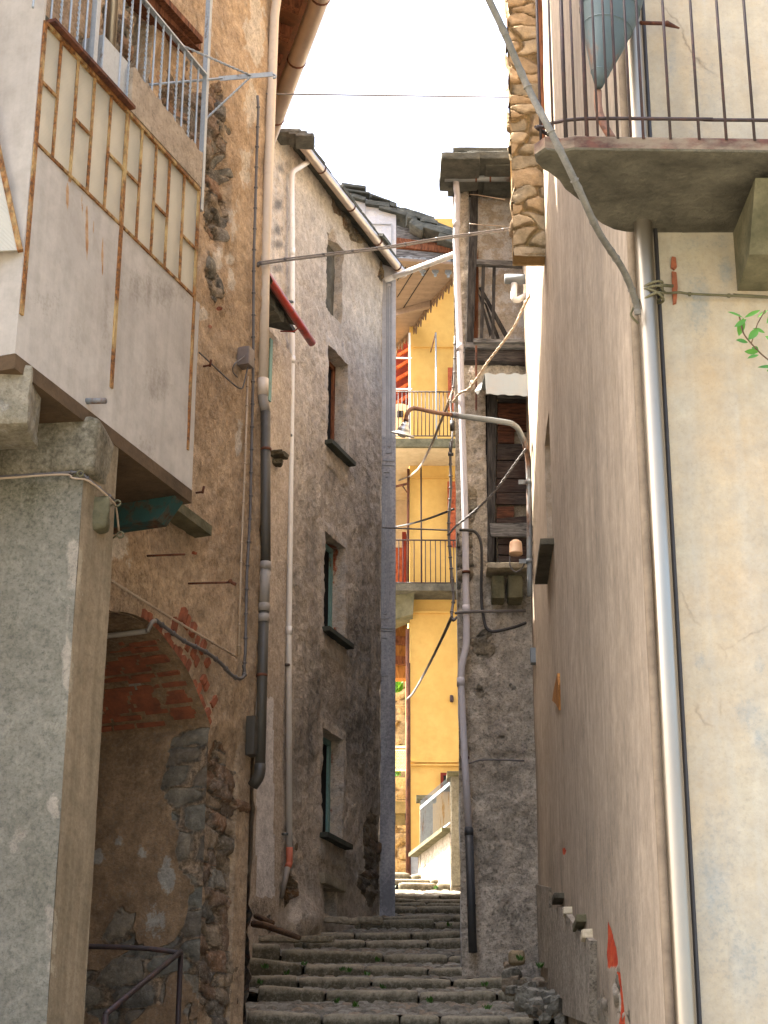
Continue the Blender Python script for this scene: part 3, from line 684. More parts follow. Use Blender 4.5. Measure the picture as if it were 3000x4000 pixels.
for k in range(26):
    f_ = .42+k*.0215
    s = np.interp(f_*sg_[-1], sg_, A2[:, 0]); z = np.interp(f_*sg_[-1], sg_, A2[:, 1]); s2 = np.interp(f_*sg_[-1]+.02, sg_, A2[:, 0])-s; z2 = np.interp(f_*sg_[-1]+.02, sg_, A2[:, 1])-z; L_ = math.hypot(s2, z2); T3 = W1.t*s2/L_+zU_*z2/L_; O3 = np.cross(T3, W1.n); O3 = O3 if O3[2] > 0 else -O3
    if k % 1: continue
    dpt = rnd.uniform(.0, .05); 
    while dpt < 1.6:
        ln = rnd.uniform(.16, .24)
        if rnd.random() > .42+.25*(f_ < .6)+.2*(dpt > .7): mb.rock(W1.at(s, z, -dpt-ln/2)+O3*.012, (.036, ln*.94, .05), rot=[T3, -W1.n, O3], r=.15, n=3, amp=.03, seed=k*9)
        dpt += ln+.01
mb.build('arch_bricks', M['brickred'], house1)
mb = MB(); mb.box(W1.at(W1.L-.1, 4.6, -.08), W1.t*.1, W1.n*.05, zU_*5.7); mb.build('corner_leak_filler', M['b1'], house1)  # hidden filler behind the ragged edge, added to stop a sunlight leak
# small window half hidden behind the balcony
mb = MB(); a0, a1, zz0, zz1 = hole_w[:4]
mb.hexa([W1.at(a0, zz0, -.12), W1.at(a1, zz0, -.12), W1.at(a1, zz1, -.12), W1.at(a0, zz1, -.12)], [W1.at(a0, zz0, -.1), W1.at(a1, zz0, -.1), W1.at(a1, zz1, -.1), W1.at(a0, zz1, -.1)])
wd = mb.build('window', M['awning'], house1)
mb = MB(); mb.box(W1.at((a0+a1)/2+.02, zz0-.045, .03), W1.t*(a1-a0+.16)/2, W1.n*.1, np.array([0, 0, .035])); mb.build('sill', M['stone'], wd)
# door on the upper terrace
mb = MB(); a0, a1, zz0, zz1 = hole_d[:4]
mb.box(W1.at((a0+a1)/2, (zz0+zz1)/2, -.2), W1.t*(a1-a0)/2, W1.n*.03, np.array([0, 0, (zz1-zz0)/2]))
dr = mb.build('door', M['brownwood'], house1)
mb = MB()
mb.bar(W1.hit(S(0, 0, 840, -60), .05), W1.hit(S(0, 0, 1245, 300), .05), .14, .1); mb.bar(W1.hit(S(0, 0, 900, -110), .1), W1.hit(S(0, 0, 1250, 275), .1), .16, .05)
mb.build('lintel_beam', M['brownwood'], house1)
# eaves: roof, rafters, gutter
gA, gB = atZ((1247, 0), 10.), atZ((1085, 434), 10.); gd = (gB-gA)/np.linalg.norm(gB-gA); gA = gA-gd*1.0; gB = gB+gd*1.6
perp = np.array([-gd[1], gd[0], 0]); perp = perp if perp[0] < 0 else -perp
mb = MB(); e0 = gA-perp*-.05; 
mb.hexa([e0+[0, 0, .12], gB+perp*.05+[0, 0, .12], gB+perp*6+[0, 0, 2.2], gA+perp*6+[0, 0, 2.2]], [e0+[0, 0, .2], gB+perp*.05+[0, 0, .2], gB+perp*6+[0, 0, 2.3], gA+perp*6+[0, 0, 2.3]])
rf = mb.build('roof', M['rooftile'], house1)
mb = MB()
for k in range(9):
    p = gA+gd*(.35+k*.42)+perp*.12; mb = MB(); mb.bar(p+[0, 0, .04], p+perp*1.2+[0, 0, .35], .09, .11)
    mb.build('rafter', M['brownwood'], house1)
mb = MB(); gp = [gA+gd*t for t in np.linspace(0, np.linalg.norm(gB-gA), 12)]; mb.tube(gp, .085, 16)
gu = mb.build('gutter', M['gutter'], house1)
mb = MB(); qq_ = [W1.at(W1.L-1.6, 10.32), W1.at(W1.L, 10.32, -.03), WS.at(WS.L, 10.32), np.array([-8.6, 16.7, 10.32]), np.array([-8.6, 11, 10.32])]; mb.hexa(qq_, [p+[0, 0, .06] for p in qq_]); mb.build('attic_sun_block', M['brownwood'], house1)  # unseen sheet under the roof, added to keep sun from leaking inside
for k in range(1, 5):
    mb = MB(); p = gA+gd*(k*.95); mb.tube([p+gd*t for t in (-.012, .012)], .09, 16); mb.build('bracket', M['rustdark'], gu)

# ---------------------------------------------------------------- enclosed balcony
WB = Wall(W1.at(0, 0, .55)[:2], W1.at(W1.L, 0, .55)[:2])
q = lambda c, r, x, y, off=0.: WB.sz(S(c, r, x, y), off)
sF = WB.sz((747, 1934))[0]; sN = WB.sz((60, 1365))[0]; zB = 4.385; zG0 = 5.67; zG1 = 6.47
bal = thing('enclosed_balcony', 'white panelled enclosed balcony with rusty glazing frames hanging over the arch, left of the steps', 'balcony', tuple(WB.at((sF+sN)/2, zB)))
def kb(u, v, s, z):
    rust = blobs(u, v, [(340, 905, 8, 170, .8), (322, 800, 6, 90, .65), (400, 1000, 6, 130, .68), (265, 760, 9, 90, .7), (365, 880, 5, 80, .6), (275, 700, 14, 26, .6), (460, 1100, 5, 60, .4), (205, 640, 6, 70, .5), (290, 930, 8, 8, .5), (440, 1650, 5, 20, .5), (110, 1150, 4, 160, .5), (560, 1120, 4, 50, .4), (640, 1170, 4, 40, .4)])
    dk = blobs(u, v, [(550, 1120, 90, 90, .5), (620, 1500, 60, 100, .45), (660, 1150, 90, 60, .45), (180, 1180, 90, 60, .3), (690, 1900, 60, 40, .4), (300, 1350, 60, 160, .25), (420, 1250, 40, 200, .3), (560, 1750, 80, 60, .35), (60, 300, 30, 200, .35), (110, 700, 20, 200, .3)])
    return dict(brick=rust, dark=dk)
mb = MB()
wallgrid(mb, WB, sN, sF, zB, zG0, .016, kb, amp=.008, fs=1.5)
sG0 = q(0, 0, 290, 160)[0]-.0
wallgrid(mb, WB, sN, sG0, zG0, 7.5, .05, kb, amp=.006)
# near end, far end
for sa in (sN, sF):
    mb.add([WB.at(sa, zB), WB.at(sa, zB, -.56), WB.at(sa, zG0 if sa == sF else 7.5, -.56), WB.at(sa, zG0 if sa == sF else 7.5)], [[0, 1, 2, 3]])
mb.add([WB.at(sG0, zG0), WB.at(sG0, zG0, -.56), WB.at(sG0, 7.5, -.56), WB.at(sG0, 7.5)], [[0, 1, 2, 3]])
mb.add([WB.at(sN, 7.5), WB.at(sG0, 7.5), WB.at(sG0, 7.5, -.56), WB.at(sN, 7.5, -.56)], [[0, 1, 2, 3]])
mb.build('panel', M['panel'], bal)
mb = MB(); mb.box(WB.at((sN+sF)/2, zB-.045, -.28), WB.t*(sF-sN)/2, WB.n*.285, np.array([0, 0, .042])); mb.build('slab', M['soffit'], bal)
# rusty frame: mullions and rails
zU = np.array([0, 0, 1.])
tops = [290, 395, 505, 612, 718, 825, 918, 1010, 1096, 1190, 1285]; topy = [155, 275, 395, 515, 642, 755, 876, 985, 1082, 1185, 1272]
ms = [q(0, 0, x, y)[0] for x, y in zip(tops, topy)]
fr_ = thing; mb = MB()
def vbar(mb, s, za, zb, wd_, dp=.012, off=.004): mb.box(WB.at(s, (za+zb)/2, off), WB.t*wd_/2, WB.n*dp/2, zU*(zb-za)/2)
def hbar(mb, sa, sb, z, hh, dp=.011, off=.004): mb.box(WB.at((sa+sb)/2, z, off), WB.t*(sb-sa)/2, WB.n*dp/2, zU*hh/2)
for k, s in enumerate(ms):
    wd_ = .034 if k in (0, 5) else .02
    vbar(mb, s, zG0 if k not in (0, 5, 10) else 4.62+.0*k, zG1, wd_*.8 if k != 10 else .02, .012 if k not in (0, 5, 10) else .016, .004)
for k, (a, b) in enumerate(zip(ms[:-1], ms[1:])):
    hbar(mb, a, b, zG1-.01, .022, .02, .006); hbar(mb, a, b, zG0+.01, .018)
    if k in (0, 2, 4, 5, 7, 9): hbar(mb, a, b, {0: 6.08, 2: 6.06, 4: 6.06, 5: 6.06, 7: 6.04, 9: 6.02}[k], .018)
mb.build('window_frame', M['rustframe'], bal)
mb = MB(); hbar(mb, ms[0]+.02, ms[5], zG1+.015, .022, .07, .02); mb.build('drip_strip', M['rustdark'], bal)
for k, (a, b) in enumerate(zip(ms[:-1], ms[1:])):
    mb = MB(); mb.box(WB.at((a+b)/2, (zG0+zG1)/2, -.01), WB.t*(b-a)/2*.98, WB.n*.004, zU*(zG1-zG0)/2); mb.build('pane', M['ribglass'], bal)
# near end glazing seen at the left edge of the picture
mb = MB(); p = [atY(D(x, y), WB.at(sN, 0)[1]-.02) for x, y in ((-30, 200), (-4, 330), (44, 542), (-30, 545))]
mb.prism(p, (0, -.01, 0)); mb.build('pane', M['ribglass'], bal)
mb = MB(); mb.bar(p[0], p[2], .03, .03, up=(0, 1, 0)); mb.build('diagonal_bar', M['rustframe'], bal)
# drain spout
mb = MB(); a = WB.hit(S(0, 1, 560, 935)); b = a+WB.n*.1+[0.02, 0, -.02]; mb.tube([a-WB.n*.03, b], .017, 12); mb.build('drain_spout', M['galvpipe'], bal)
# corbels and beam below
mb = MB(); c_ = atY(D(24, 852), 9.05); mb.rock(c_+[-.2, .1, -.03], (.62, .36, .36), r=.14, n=12, amp=.045, seed=3, smooth=False, m=(0, .3, .3, 0), cc=(.5, .5, .5, 0)); mb.build('corbel', M['kerb'], bal)
mb = MB(); a = W1.hit(S(0, 1, 1110, 1600)); b_ = WB.at(sF-.12, zB-.16, -.1)
mb.hexa([WB.at(sF-.16+x, zB-.235+q_, y) for x, y, q_ in ((0, -.6, 0), (.0, -.14, .0), (.12, -.14, .0), (.12, -.6, 0))], [WB.at(sF-.16+x, zB-.09, y) for x, y in ((0, -.6), (.0, -.03), (.12, -.03), (.12, -.6))])
mb.build('support_beam', M['tealbeam'], bal)
# cement strip and terrace box above the glazing
mb = MB()
sa, sb = q(0, 0, 835, 770)[0], ms[-1]+.02
def kstrip(u, v, s, z): return dict(dark=blobs(u, v, [(520, 340, 30, 60, .6), (590, 440, 20, 20, .7), (700, 640, 14, 60, .4)]))
WB2 = Wall(WB.at(sa, 0, .0)[:2], WB.at(sb, 0, .0)[:2])
def topz(s): return 6.5+.30-.06*s/WB2.L+.012*math.sin(s*40)
n_ = 50; V = []
for k in range(n_+1):
    s = WB2.L*k/n_; V += [WB2.at(s, 6.49, .01), WB2.at(s, topz(s)+.02*(hsh(np.float64(k), 3.)-.5), .01), WB2.at(s, topz(s), -.07), WB2.at(s, 6.49, -.07)]
mb.add(V, [[4*k+j, 4*k+4+j, 4*k+4+(j+1) % 4, 4*k+(j+1) % 4] for k in range(n_) for j in range(4)]+[[0, 1, 2, 3], [4*n_+j for j in range(4)]], m=(0, .2, 0, 0))
mb.build('cement_upstand', M['beige_strip'], bal)
mb = MB(); a, b = q(0, 0, 665, 560)[0], q(0, 0, 838, 740)[0]; mb.box(WB.at((a+b)/2, 6.66, -.09), WB.t*(b-a)/2, WB.n*.07, zU*.17); mb.build('terrace_box', M['greypaint'], bal)
mb = MB(); mb.box(WB.at((sG0+sF)/2, zG1+.03, -.28), WB.t*(sF-sG0)/2, WB.n*.27, zU*.03); mb.build('terrace_floor', M['concrete'], bal)
# railing of the terrace above
rl = bpy.data.objects.new('terrace_railing', None); COL.objects.link(rl); rl.parent = bal; rl['_org'] = bal['_org']
offR = -.02
zR = WB.hit(S(0, 0, 1340, 500), offR)[2]
bars = [(215, 30), (275, 70), (330, 120), (388, 190), (445, 255), (495, 305), (545, 370), (655, 500), (770, 560), (822, 600), (880, 540), (930, 600), (980, 660), (1030, 720), (1080, 770), (1128, 830), (1170, 880), (1215, 920), (1262, 975)]
for k, (x, y) in enumerate(bars):
    s = WB.sz(S(0, 0, x, y), offR)[0]; mb = MB(); p, q_ = WB.at(s, 6.5, offR), WB.at(s, zR, offR)
    if k % 2 == 0 or k == 7:
        th = np.linspace(0, 1, 60); mb.tube([p+(q_-p)*t for t in th], .0075, 6)
    else:
        th = np.linspace(0, 1, 90)
        for ph in (0, math.pi): mb.tube([p+(q_-p)*t+.005*(math.cos(80*t+ph)*WB.t+math.sin(80*t+ph)*WB.n) for t in th], .005, 5)
    mb.build('baluster', M['greypaint'], rl)
mb = MB(); sP = WB.sz(S(0, 0, 1325, 700), offR)[0]
mb.box(WB.at(sP, 8.0, offR), WB.t*.017, WB.n*.017, zU*1.65); mb.build('post', M['greypaint'], rl)
mb = MB(); s = WB.sz(S(0, 0, 600, 400), offR)[0]; mb.box(WB.at(s, 8.0, offR), WB.t*.022, WB.n*.017, zU*1.55); mb.build('post', M['greypaint'], rl)
mb = MB(); mb.bar(WB.at(sN, zR, offR), WB.at(sP, zR, offR), .035, .014); mb.build('handrail', M['greypaint'], rl)
# clothes line arm with twisted stays
arm0 = WB.at(sP, zR-.03, offR); arm1 = arm0+(WB.n*.44+WB.t*.16)
tip = atY(S(1, 0, 110, 480), arm0[1]+.18); arm1 = tip
mb = MB(); dA = arm1-arm0; mb.tube([arm0-dA*1.0, arm0+dA*.25], .009, 8); mb.bar(arm0+dA*.2, arm1, .006, .034, up=(0, 0, 1))
mb.tube([arm1+[0, 0, -.002], arm1+[.02, 0, -.012], arm1+[.018, 0, -.03], arm1+[.0, 0, -.032]], .008, 6)
st_ = arm0+dA*.68
for e in (WB.at(sP-.38, zR+.0, offR), WB.at(sP+.01, zR-.34, offR)):
    for ph in (0, math.pi):
        mb.tube([e+(st_-e)*t+.005*(math.cos(50*t+ph)*np.array([0, 0, 1.])+math.sin(50*t+ph)*np.array([0, 1., 0])) for t in np.linspace(0, 1, 60)], .0045, 5)
mb.build('bracket_arm', M['greypaint'], rl)
# steel flue on the terrace
mb = MB(); p = WB.hit(S(0, 0, 700, 520), -.3); mb.tube([p, p+[0, 0, 3.2]], .036, 16); mb.tube([p+[0, 0, .01], p+[0, 0, .05]], .041, 16); mb.build('steel_flue', M['steel'], bal)

# ---------------------------------------------------------------- buttress pier
pier = thing('buttress_pier', 'grey rendered buttress pier holding up the enclosed balcony at the left edge', 'pier', (-1.8, 9.7, G(9.7)))
Y0 = 9.6
c0 = atY((262, 2800), Y0); c0 = np.array([c0[0], Y0, 0]); c1 = c0+W1.t*.36; 
WPf = Wall((c0[0]-.95, c0[1]+.12), c0[:2]); WPs = Wall(c0[:2], c1[:2])
def kp(u, v, s, z):
    return dict(light=blobs(u, v, [(290, 2200, 40, 200, .75), (265, 2600, 25, 350, .7), (215, 3150, 40, 140, .6), (200, 3700, 40, 300, .5), (60, 3300, 150, 300, .3)]),
                dark=blobs(u, v, [(100, 1900, 200, 160, .6), (120, 2300, 160, 60, .25), (200, 1750, 300, 100, .8)]), stone=0*u)
mb = MB(); wallgrid(mb, WPf, 0, WPf.L, .3, 4.34, .03, kp, amp=.02, fs=1.2); mb.build('front_face', M['pier'], pier)
mb = MB(); wallgrid(mb, WPs, 0, WPs.L, .3, 4.34, .03, kp, amp=.014, fs=1.5)
p = [c1, c1-W1.n*.6, WPf.at(0, 0)]
for a, b in ((p[0], p[1]), (p[1], p[2])): mb.add([a+[0, 0, -1], b+[0, 0, -1], b+[0, 0, 4.34], a+[0, 0, 4.34]], [[0, 1, 2, 3]])
for a, b in ((WPf.at(0, 0), c0), (c0, c1)): mb.add([a+[0, 0, -2], b+[0, 0, -2], b+[0, 0, .3], a+[0, 0, .3]], [[0, 1, 2, 3]])
mb.build('side_face', M['pierside'], pier)
mb = MB(); cc = (c0+c1)/2
mb.rock(WPf.at(WPf.L-.44, 4.17, -.17), (1.02, .42, .34), rot=[WPf.t, -WPf.n, zU], r=.3, n=18, amp=.03, seed=5, smooth=True, m=(0, .55, 0, 0), cc=(.5, .5, .5, 0)); mb.build('capital', M['kerb'], pier)
mb = MB(); p = WPs.hit(S(0, 2, 630, 60)); mb.rock(p+[0, 0, .04], (.13, .1, .2), r=.4, n=6, amp=.1, seed=9, smooth=True); mb.build('stone_stub', M['stone'], pier)
Z1_ = lambda x, y: (1250+x/2.765, 650+y/2.765)
Z3 = lambda x, y: (1700+x/2.458, 550+y/2.458)
Q = lambda x, y: (1700+x/2.458, 1400+y/2.458)
R = lambda x, y: (1500+x/2.765, 1600+y/2.765)
FF = lambda x, y: (1500+x/2.765, 2700+y/2.765)
V3 = lambda *a: np.array(a, float)
def plain(mb, pts, **k): mb.add(pts, [list(range(len(pts)))], **k)
# ---------------------------------------------------------------- long grey house with the four windows (left, middle)
W2 = Wall((C2[0]-.384*3.15, 20.3-3.15), C2)
house2 = thing('rough_cast_house', 'tall grey rough-cast house with small deep windows, darker lower down, left side', 'house', (-.9, 18.8, G(18.8)))
hz = lambda p: W2.sz(p)[1]
hs = lambda p: W2.sz(p)[0]
win = []
def rect(uL, uR, pT, pB, vv): return [hs((uL, vv)), hs((uR, vv)), hz(pB), hz(pT)]
win.append(rect(1276, 1338, S(1, 0, 462, 1500), (1274, 1200), 1100)+[.14])
win.append(rect(1277, 1352, (1279, 1346), (1272, 1722), 1550)+[.17, .3])
win.append(rect(1266, 1345, (1267, 2072), (1264, 2452), 2250)+[.17, .52])
win.append(rect(1258, 1338, (1260, 2841), (1254, 3252), 3050)+[.17, .46])
win.append(rect(1263, 1318, (1264, 3458), (1260, 3568), 3500)+[.5])
def k2(u, v, s, z):
    sur = np.zeros(u.shape)
    for h in win[1:4]:
        o = .1; a = np.minimum.reduce([s-(h[0]-o), (h[1]+o)-s, z-(h[2]-.28), (h[3]+o*1.1)-z]); sur = np.maximum(sur, sst(0, .02, a))
    dk = blobs(u, v, [(1420, 2500, 90, 300, .8), (1230, 2700, 80, 300, .7), (1400, 2850, 110, 220, .95), (1450, 3050, 60, 250, .8), (1200, 2900, 70, 200, .75), (1160, 2300, 60, 160, .5), (1220, 2150, 40, 200, .6),
                      (1390, 1800, 20, 160, .6), (1300, 1850, 50, 70, .6), (1215, 2000, 40, 160, .5), (1440, 1950, 50, 250, .45), (1150, 3000, 50, 250, .6), (1350, 3400, 120, 120, .6), (1460, 3400, 60, 160, .8), (1200, 3450, 90, 100, .35),
                      (1480, 2300, 30, 500, .5), (1215, 1720, 14, 120, .5), (1300, 3150, 200, 300, .35), (1470, 3545, 60, 40, .6)])
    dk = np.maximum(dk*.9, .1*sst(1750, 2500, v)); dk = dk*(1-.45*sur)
    st = blobs(u, v, [(1385, 875, 45, 35, .9), (1420, 925, 50, 30, .9), (1330, 790, 60, 60, .4), (1260, 690, 50, 40, .5), (1490, 1070, 20, 40, .7), (1300, 960, 18, 60, .6), (1460, 3360, 55, 160, .75), (1130, 3500, 45, 110, .85), (1160, 3300, 22, 60, .75), (1420, 3440, 60, 70, .65), (1430, 2640, 30, 90, .35), (1200, 2580, 40, 90, .4)])
    qn = np.where((u < 1112)*(u > 1066), 1, 0)*blobs(u, v, [(1090, 800, 24, 26, .95), (1090, 900, 22, 24, .95), (1090, 955, 22, 20, .95), (1098, 660, 22, 26, .7), (1085, 1050, 24, 22, .9)])
    ps = .016*sur-.10*sst(.4, .6, blobs(u, v, [(1135, 3510, 28, 100, 1), (1300, 940, 16, 70, .7)]))+.1*blobs(u, v, [(1195, 3600, 60, 90, 1)])
    lt = np.maximum(sur*.43, blobs(u, v, [(1110, 590, 60, 60, .35), (1290, 1500, 14, 60, 0)]))
    lt = np.maximum(lt, .42*np.where(u < 1115, 1, 0)*(v < 1300))
    return dict(dark=np.maximum(dk, qn), stone=st, light=lt, push=ps)
mb = MB()
wallgrid(mb, W2, 0, W2.L, 2.0, 11.3, .026, k2, holes=win, amp=.022, stone=(.22, .11), sd=.06, seed=21, edge=.02, rg=.022)
B_ = [W2.at(0, 0), W2.at(W2.L, 0), V3(-5, 22.2, 0), V3(-6, 17.5, 0)]
for a, b in ((B_[1], B_[2]), (B_[2], B_[3]), (B_[3], B_[0])): plain(mb, [a+[0, 0, 0], b+[0, 0, 0], b+[0, 0, 11.3], a+[0, 0, 11.3]])
mb.build('wall', M['b2'], house2)
# first opening is walled up with cement
mb = MB(); h = win[0]
def fn(a, b):
    s = h[0]+(h[1]-h[0])*a; z = h[2]+(h[3]-h[2])*b; P = W2.arr(s, z, 0*s-.10); return P+W2.n*(fbm(P, 4, 4)*.05)[:, None]
mb.grid(fn, 24, 50); mb.build('blocked_opening', M['concrete'], house2)
for wi, h in enumerate(win[1:4]):
    mb = MB(); a0, a1, z0, z1 = h[:4]; fm = M['teal'] if wi else M['brownwood']
    dd = -.155
    for c_, sx_, sz_ in (((a0+.02, (z0+z1)/2), .022, (z1-z0)/2), ((a1-.02, (z0+z1)/2), .03, (z1-z0)/2), (((a0+a1)/2, z1-.025), (a1-a0)/2, .03), (((a0+a1)/2, z0+.02), (a1-a0)/2, .022)):
        mb.box(W2.at(c_[0], c_[1], dd), W2.t*sx_, W2.n*.02, zU*sz_)
    wn = mb.build('window', fm, house2)
    mb = MB(); mb.box(W2.at((a0+a1)/2, (z0+z1)/2, dd-.012), W2.t*(a1-a0)/2, W2.n*.004, zU*(z1-z0)/2); mb.build('pane', M['black'], wn)
    mb = MB()
    mb.box(W2.at(a0+.1, (z0+z1)/2, dd+.03), W2.t*.035, W2.n*.012, zU*(z1-z0)/2*.96)
    if wi: 
        mb.build('shutter', M['ochrewood'], wn)
        mb = MB(); nb = 4+wi
        for k in range(1, nb): 
            z = z0+(z1-z0)*k/nb-.03; mb.tube([W2.at(a0-.01, z, -.07), W2.at(a0+.17, z, -.11), W2.at(a0+.17, z-.0, -.15)], .007, 6)
        mb.build('iron_bars', M['rustdark'], wn)
    else: mb.build('shutter', M['brownwood'], wn)
    mb = MB(); mb.rock(W2.at((a0+a1)/2, z0-.035, .0), (a1-a0+.13, .2, .052), rot=[W2.t, -W2.n, zU], r=.15, n=8, amp=.012, seed=wi); mb.build('sill', M['sill'], wn)
h = win[4]; mb = MB(); a0, a1, z0, z1 = h[:4]
mb.box(W2.at((a0+a1)/2, (z0+z1)/2, -.42), W2.t*(a1-a0)/2, W2.n*.01, zU*(z1-z0)/2); mb.build('cellar_opening', M['black'], house2)
mb = MB(); mb.rock(W2.at((a0+a1)/2, z1+.055, -.05), (a1-a0+.2, .22, .11), rot=[W2.t, -W2.n, zU], r=.2, n=6, amp=.03, seed=4); mb.build('cellar_lintel', M['kerb'], house2)
# eaves
ZG = 11.15
ga, gb = atZ(S(1, 0, 300, 938), ZG), atZ(S(1, 1, 955, 120), ZG); gd2 = (gb-ga)/np.linalg.norm(gb-ga); pr2 = V3(-gd2[1], gd2[0], 0)
mb = MB(); mb.tube([ga+gd2*t for t in np.linspace(0, np.linalg.norm(gb-ga), 14)], .052, 18); gt = mb.build('gutter', M['gutter'], house2)
for f_ in (.17, .45, .72, .93):
    mb = MB(); p = ga+(gb-ga)*f_; mb.tube([p-gd2*.012, p+gd2*.012], .056, 18); mb.build('bracket', M['rustdark'], gt)
mb = MB(); a, b = ga+pr2*.02, gb-gd2*.15+pr2*.02
mb.hexa([a+[0, 0, .06], b+[0, 0, .06], b+pr2*4+[0, 0, 1.7], a+pr2*4+[0, 0, 1.7]], [a+[0, 0, .1], b+[0, 0, .1], b+pr2*4+[0, 0, 1.76], a+pr2*4+[0, 0, 1.76]])
L_ = np.linalg.norm(b-a); rnd = random.Random(3); t = -.1
while t < L_:
    w_ = rnd.uniform(.22, .4)
    for lay in range(2): mb.rock(a+gd2*(t+w_/2)+pr2*(.14+.12*lay+rnd.uniform(-.03, .03))+[0, 0, .12+.045*lay], (w_*.98, .5, .04), rot=[gd2, pr2*.92+zU*.38, np.cross(gd2, pr2*.92+zU*.38)], r=.3, n=6, amp=.14, seed=int(t*50)+lay)
    t += w_
for k in range(7):
    p = atY(S(1, 0, 60+k*42, 848+(k > 4)*14*(k-4)), 17.25); mb.rock(p+[0, .1, -.01], (.19, .26, .045), r=.3, n=6, amp=.12, seed=k+60); mb.rock(p+[0.02, .14, .025], (.17, .24, .035), r=.3, n=6, amp=.15, seed=k+90)
mb.build('slate_roof', M['slate'], house2)
# white downpipe
offp = .06
pp = [W2.hit(p, o) for p, o in ((S(1, 0, 338, 1000), .12), (S(1, 0, 338, 1050), .1), (S(1, 0, 232, 1115), offp), (S(1, 0, 234, 1659), offp), (S(1, 1, 234, 700), offp), (S(1, 2, 212, 800), offp), (S(1, 3, 216, 550), offp))]
mb = MB(); mb.tube(arc(pp, .08), .0285, 14)
for k in (3, 4, 5): p = pp[k]; mb.tube([p, p+[0, 0, .09]], .032, 14)
dp_ = mb.build('downpipe', M['whitepipe'], house2, label='white downpipe with terracotta elbow')
mb = MB(); e0 = pp[-1]; e1 = W2.hit(S(1, 3, 216, 620), offp); e2 = W2.hit(S(1, 3, 205, 645), offp); mb.tube(arc([e0+[0, 0, .05], e1, e2], .05), .033, 14); mb.build('elbow', M['terrapipe'], dp_)
mb = MB(); mb.tube([e2, W2.hit(S(1, 3, 165, 845), .03)], [.03, .02], 12); mb.build('pipe_stub', M['taupepipe'], dp_)
for v_ in (1180, 1700, 2597, 3258):
    mb = MB(); c_ = W2.hit((1135-.0105*(v_-1180), v_), offp); mb.tube([c_-zU*.008, c_+zU*.008], .033, 14); mb.build('clamp', M['galvpipe'], dp_)

# ---------------------------------------------------------------- narrow house with the red gutter
WH = Wall((-1.7, 15.7), (-.961, 17.65))
house3 = thing('narrow_house', 'narrow pale plastered house with a red gutter, left of the grey rough-cast house', 'house', (-1.3, 16.8, G(16.8)))
def kh(u, v, s, z):
    a = np.where((u > 1000)*(u < 1070)*(v > 2725)*(v < 3505), .8, 0); gq = 0
    return dict(light=a, dark=blobs(u, v, [(1010, 3560, 60, 60, .6), (1115, 2300, 14, 500, .35), (1115, 3300, 14, 400, .5), (1060, 1400, 40, 50, .5)]), stone=blobs(u, v, [(1115, 3100, 12, 400, .45), (1060, 3600, 100, 70, .5)]))
mb = MB(); wallgrid(mb, WH, .6, WH.L, 2.0, 8.7, .03, kh, amp=.018, seed=31)
wallgrid(mb, WH, 0, .6, 1.4, 8.7, .2, None, amp=.0)
e = WH.at(WH.L, 0); plain(mb, [e, e-WH.n*.5, e-WH.n*.5+[0, 0, 8.7], e+[0, 0, 8.7]]); e = WH.at(0, 0); plain(mb, [e, e-WH.n*3, e-WH.n*3+[0, 0, 8.7], e+[0, 0, 8.7]])
mb.build('wall', M['h'], house3)
ra, rb = atZ(S(1, 1, 80, 140), 8.72), atZ(S(1, 1, 362, 562), 8.72); rd = (rb-ra)/np.linalg.norm(rb-ra); rp = V3(-rd[1], rd[0], 0)
mb = MB(); mb.tube([ra-rd*.6+(rb-ra+rd*.6)*t for t in np.linspace(0, 1, 8)], .042, 16); g_ = mb.build('gutter', M['redgutter'], house3, label='red gutter end jutting over the alley')
mb = MB(); p = rb-rd*.42; mb.tube([p-zU*.03, p+rp*.06-zU*.07, p+rp*.2-zU*.05], .008, 6); mb.build('bracket', M['redgutter'], g_)
mb = MB(); rnd = random.Random(8)
for k in range(7):
    p = ra-rd*.3+rd*(k*.24); 
    if k < 6: mb.rock(p+rp*.22+[0, 0, .09], (.27, .5, .05), rot=[rd, rp*.94+zU*.33, np.cross(rd, rp*.94+zU*.33)], r=.3, n=5, amp=.15, seed=k+7)
    if k < 5: mb.rock(p+rp*.3+[0, 0, -.02], (.26, .4, .12), rot=[rd, rp, zU], r=.3, n=5, amp=.15, seed=k+70)
a, b = ra-rd*.6+rp*.1, rb-rd*.25+rp*.1
mb.hexa([a, b, b+rp*1.5+[0, 0, .55], a+rp*3+[0, 0, 1.1]], [a+[0, 0, .05], b+[0, 0, .05], b+rp*1.5+[0, 0, .6], a+rp*3+[0, 0, 1.15]])
mb.build('slate_roof', M['slate'], house3)
mb = MB(); mb.rock(WH.hit(S(1, 1, 150, 1290), .06), (.16, .14, .05), rot=[WH.t, -WH.n, zU], r=.3, n=6, amp=.2, seed=5); mb.rock(WH.hit(S(1, 1, 140, 1340), .03), (.1, .1, .06), r=.4, n=5, amp=.2, seed=6); mb.build('tile_ledge', M['concrete'], house3)
mb = MB(); p = WH.sz(S(1, 1, 92, 540)); p2 = WH.sz(S(1, 1, 90, 950)); mb.box(WH.at(p[0], (p[1]+p2[1])/2, .012), WH.t*.03, WH.n*.006, zU*(p[1]-p2[1])/2); mb.build('green_strip', M['teal'], house3)

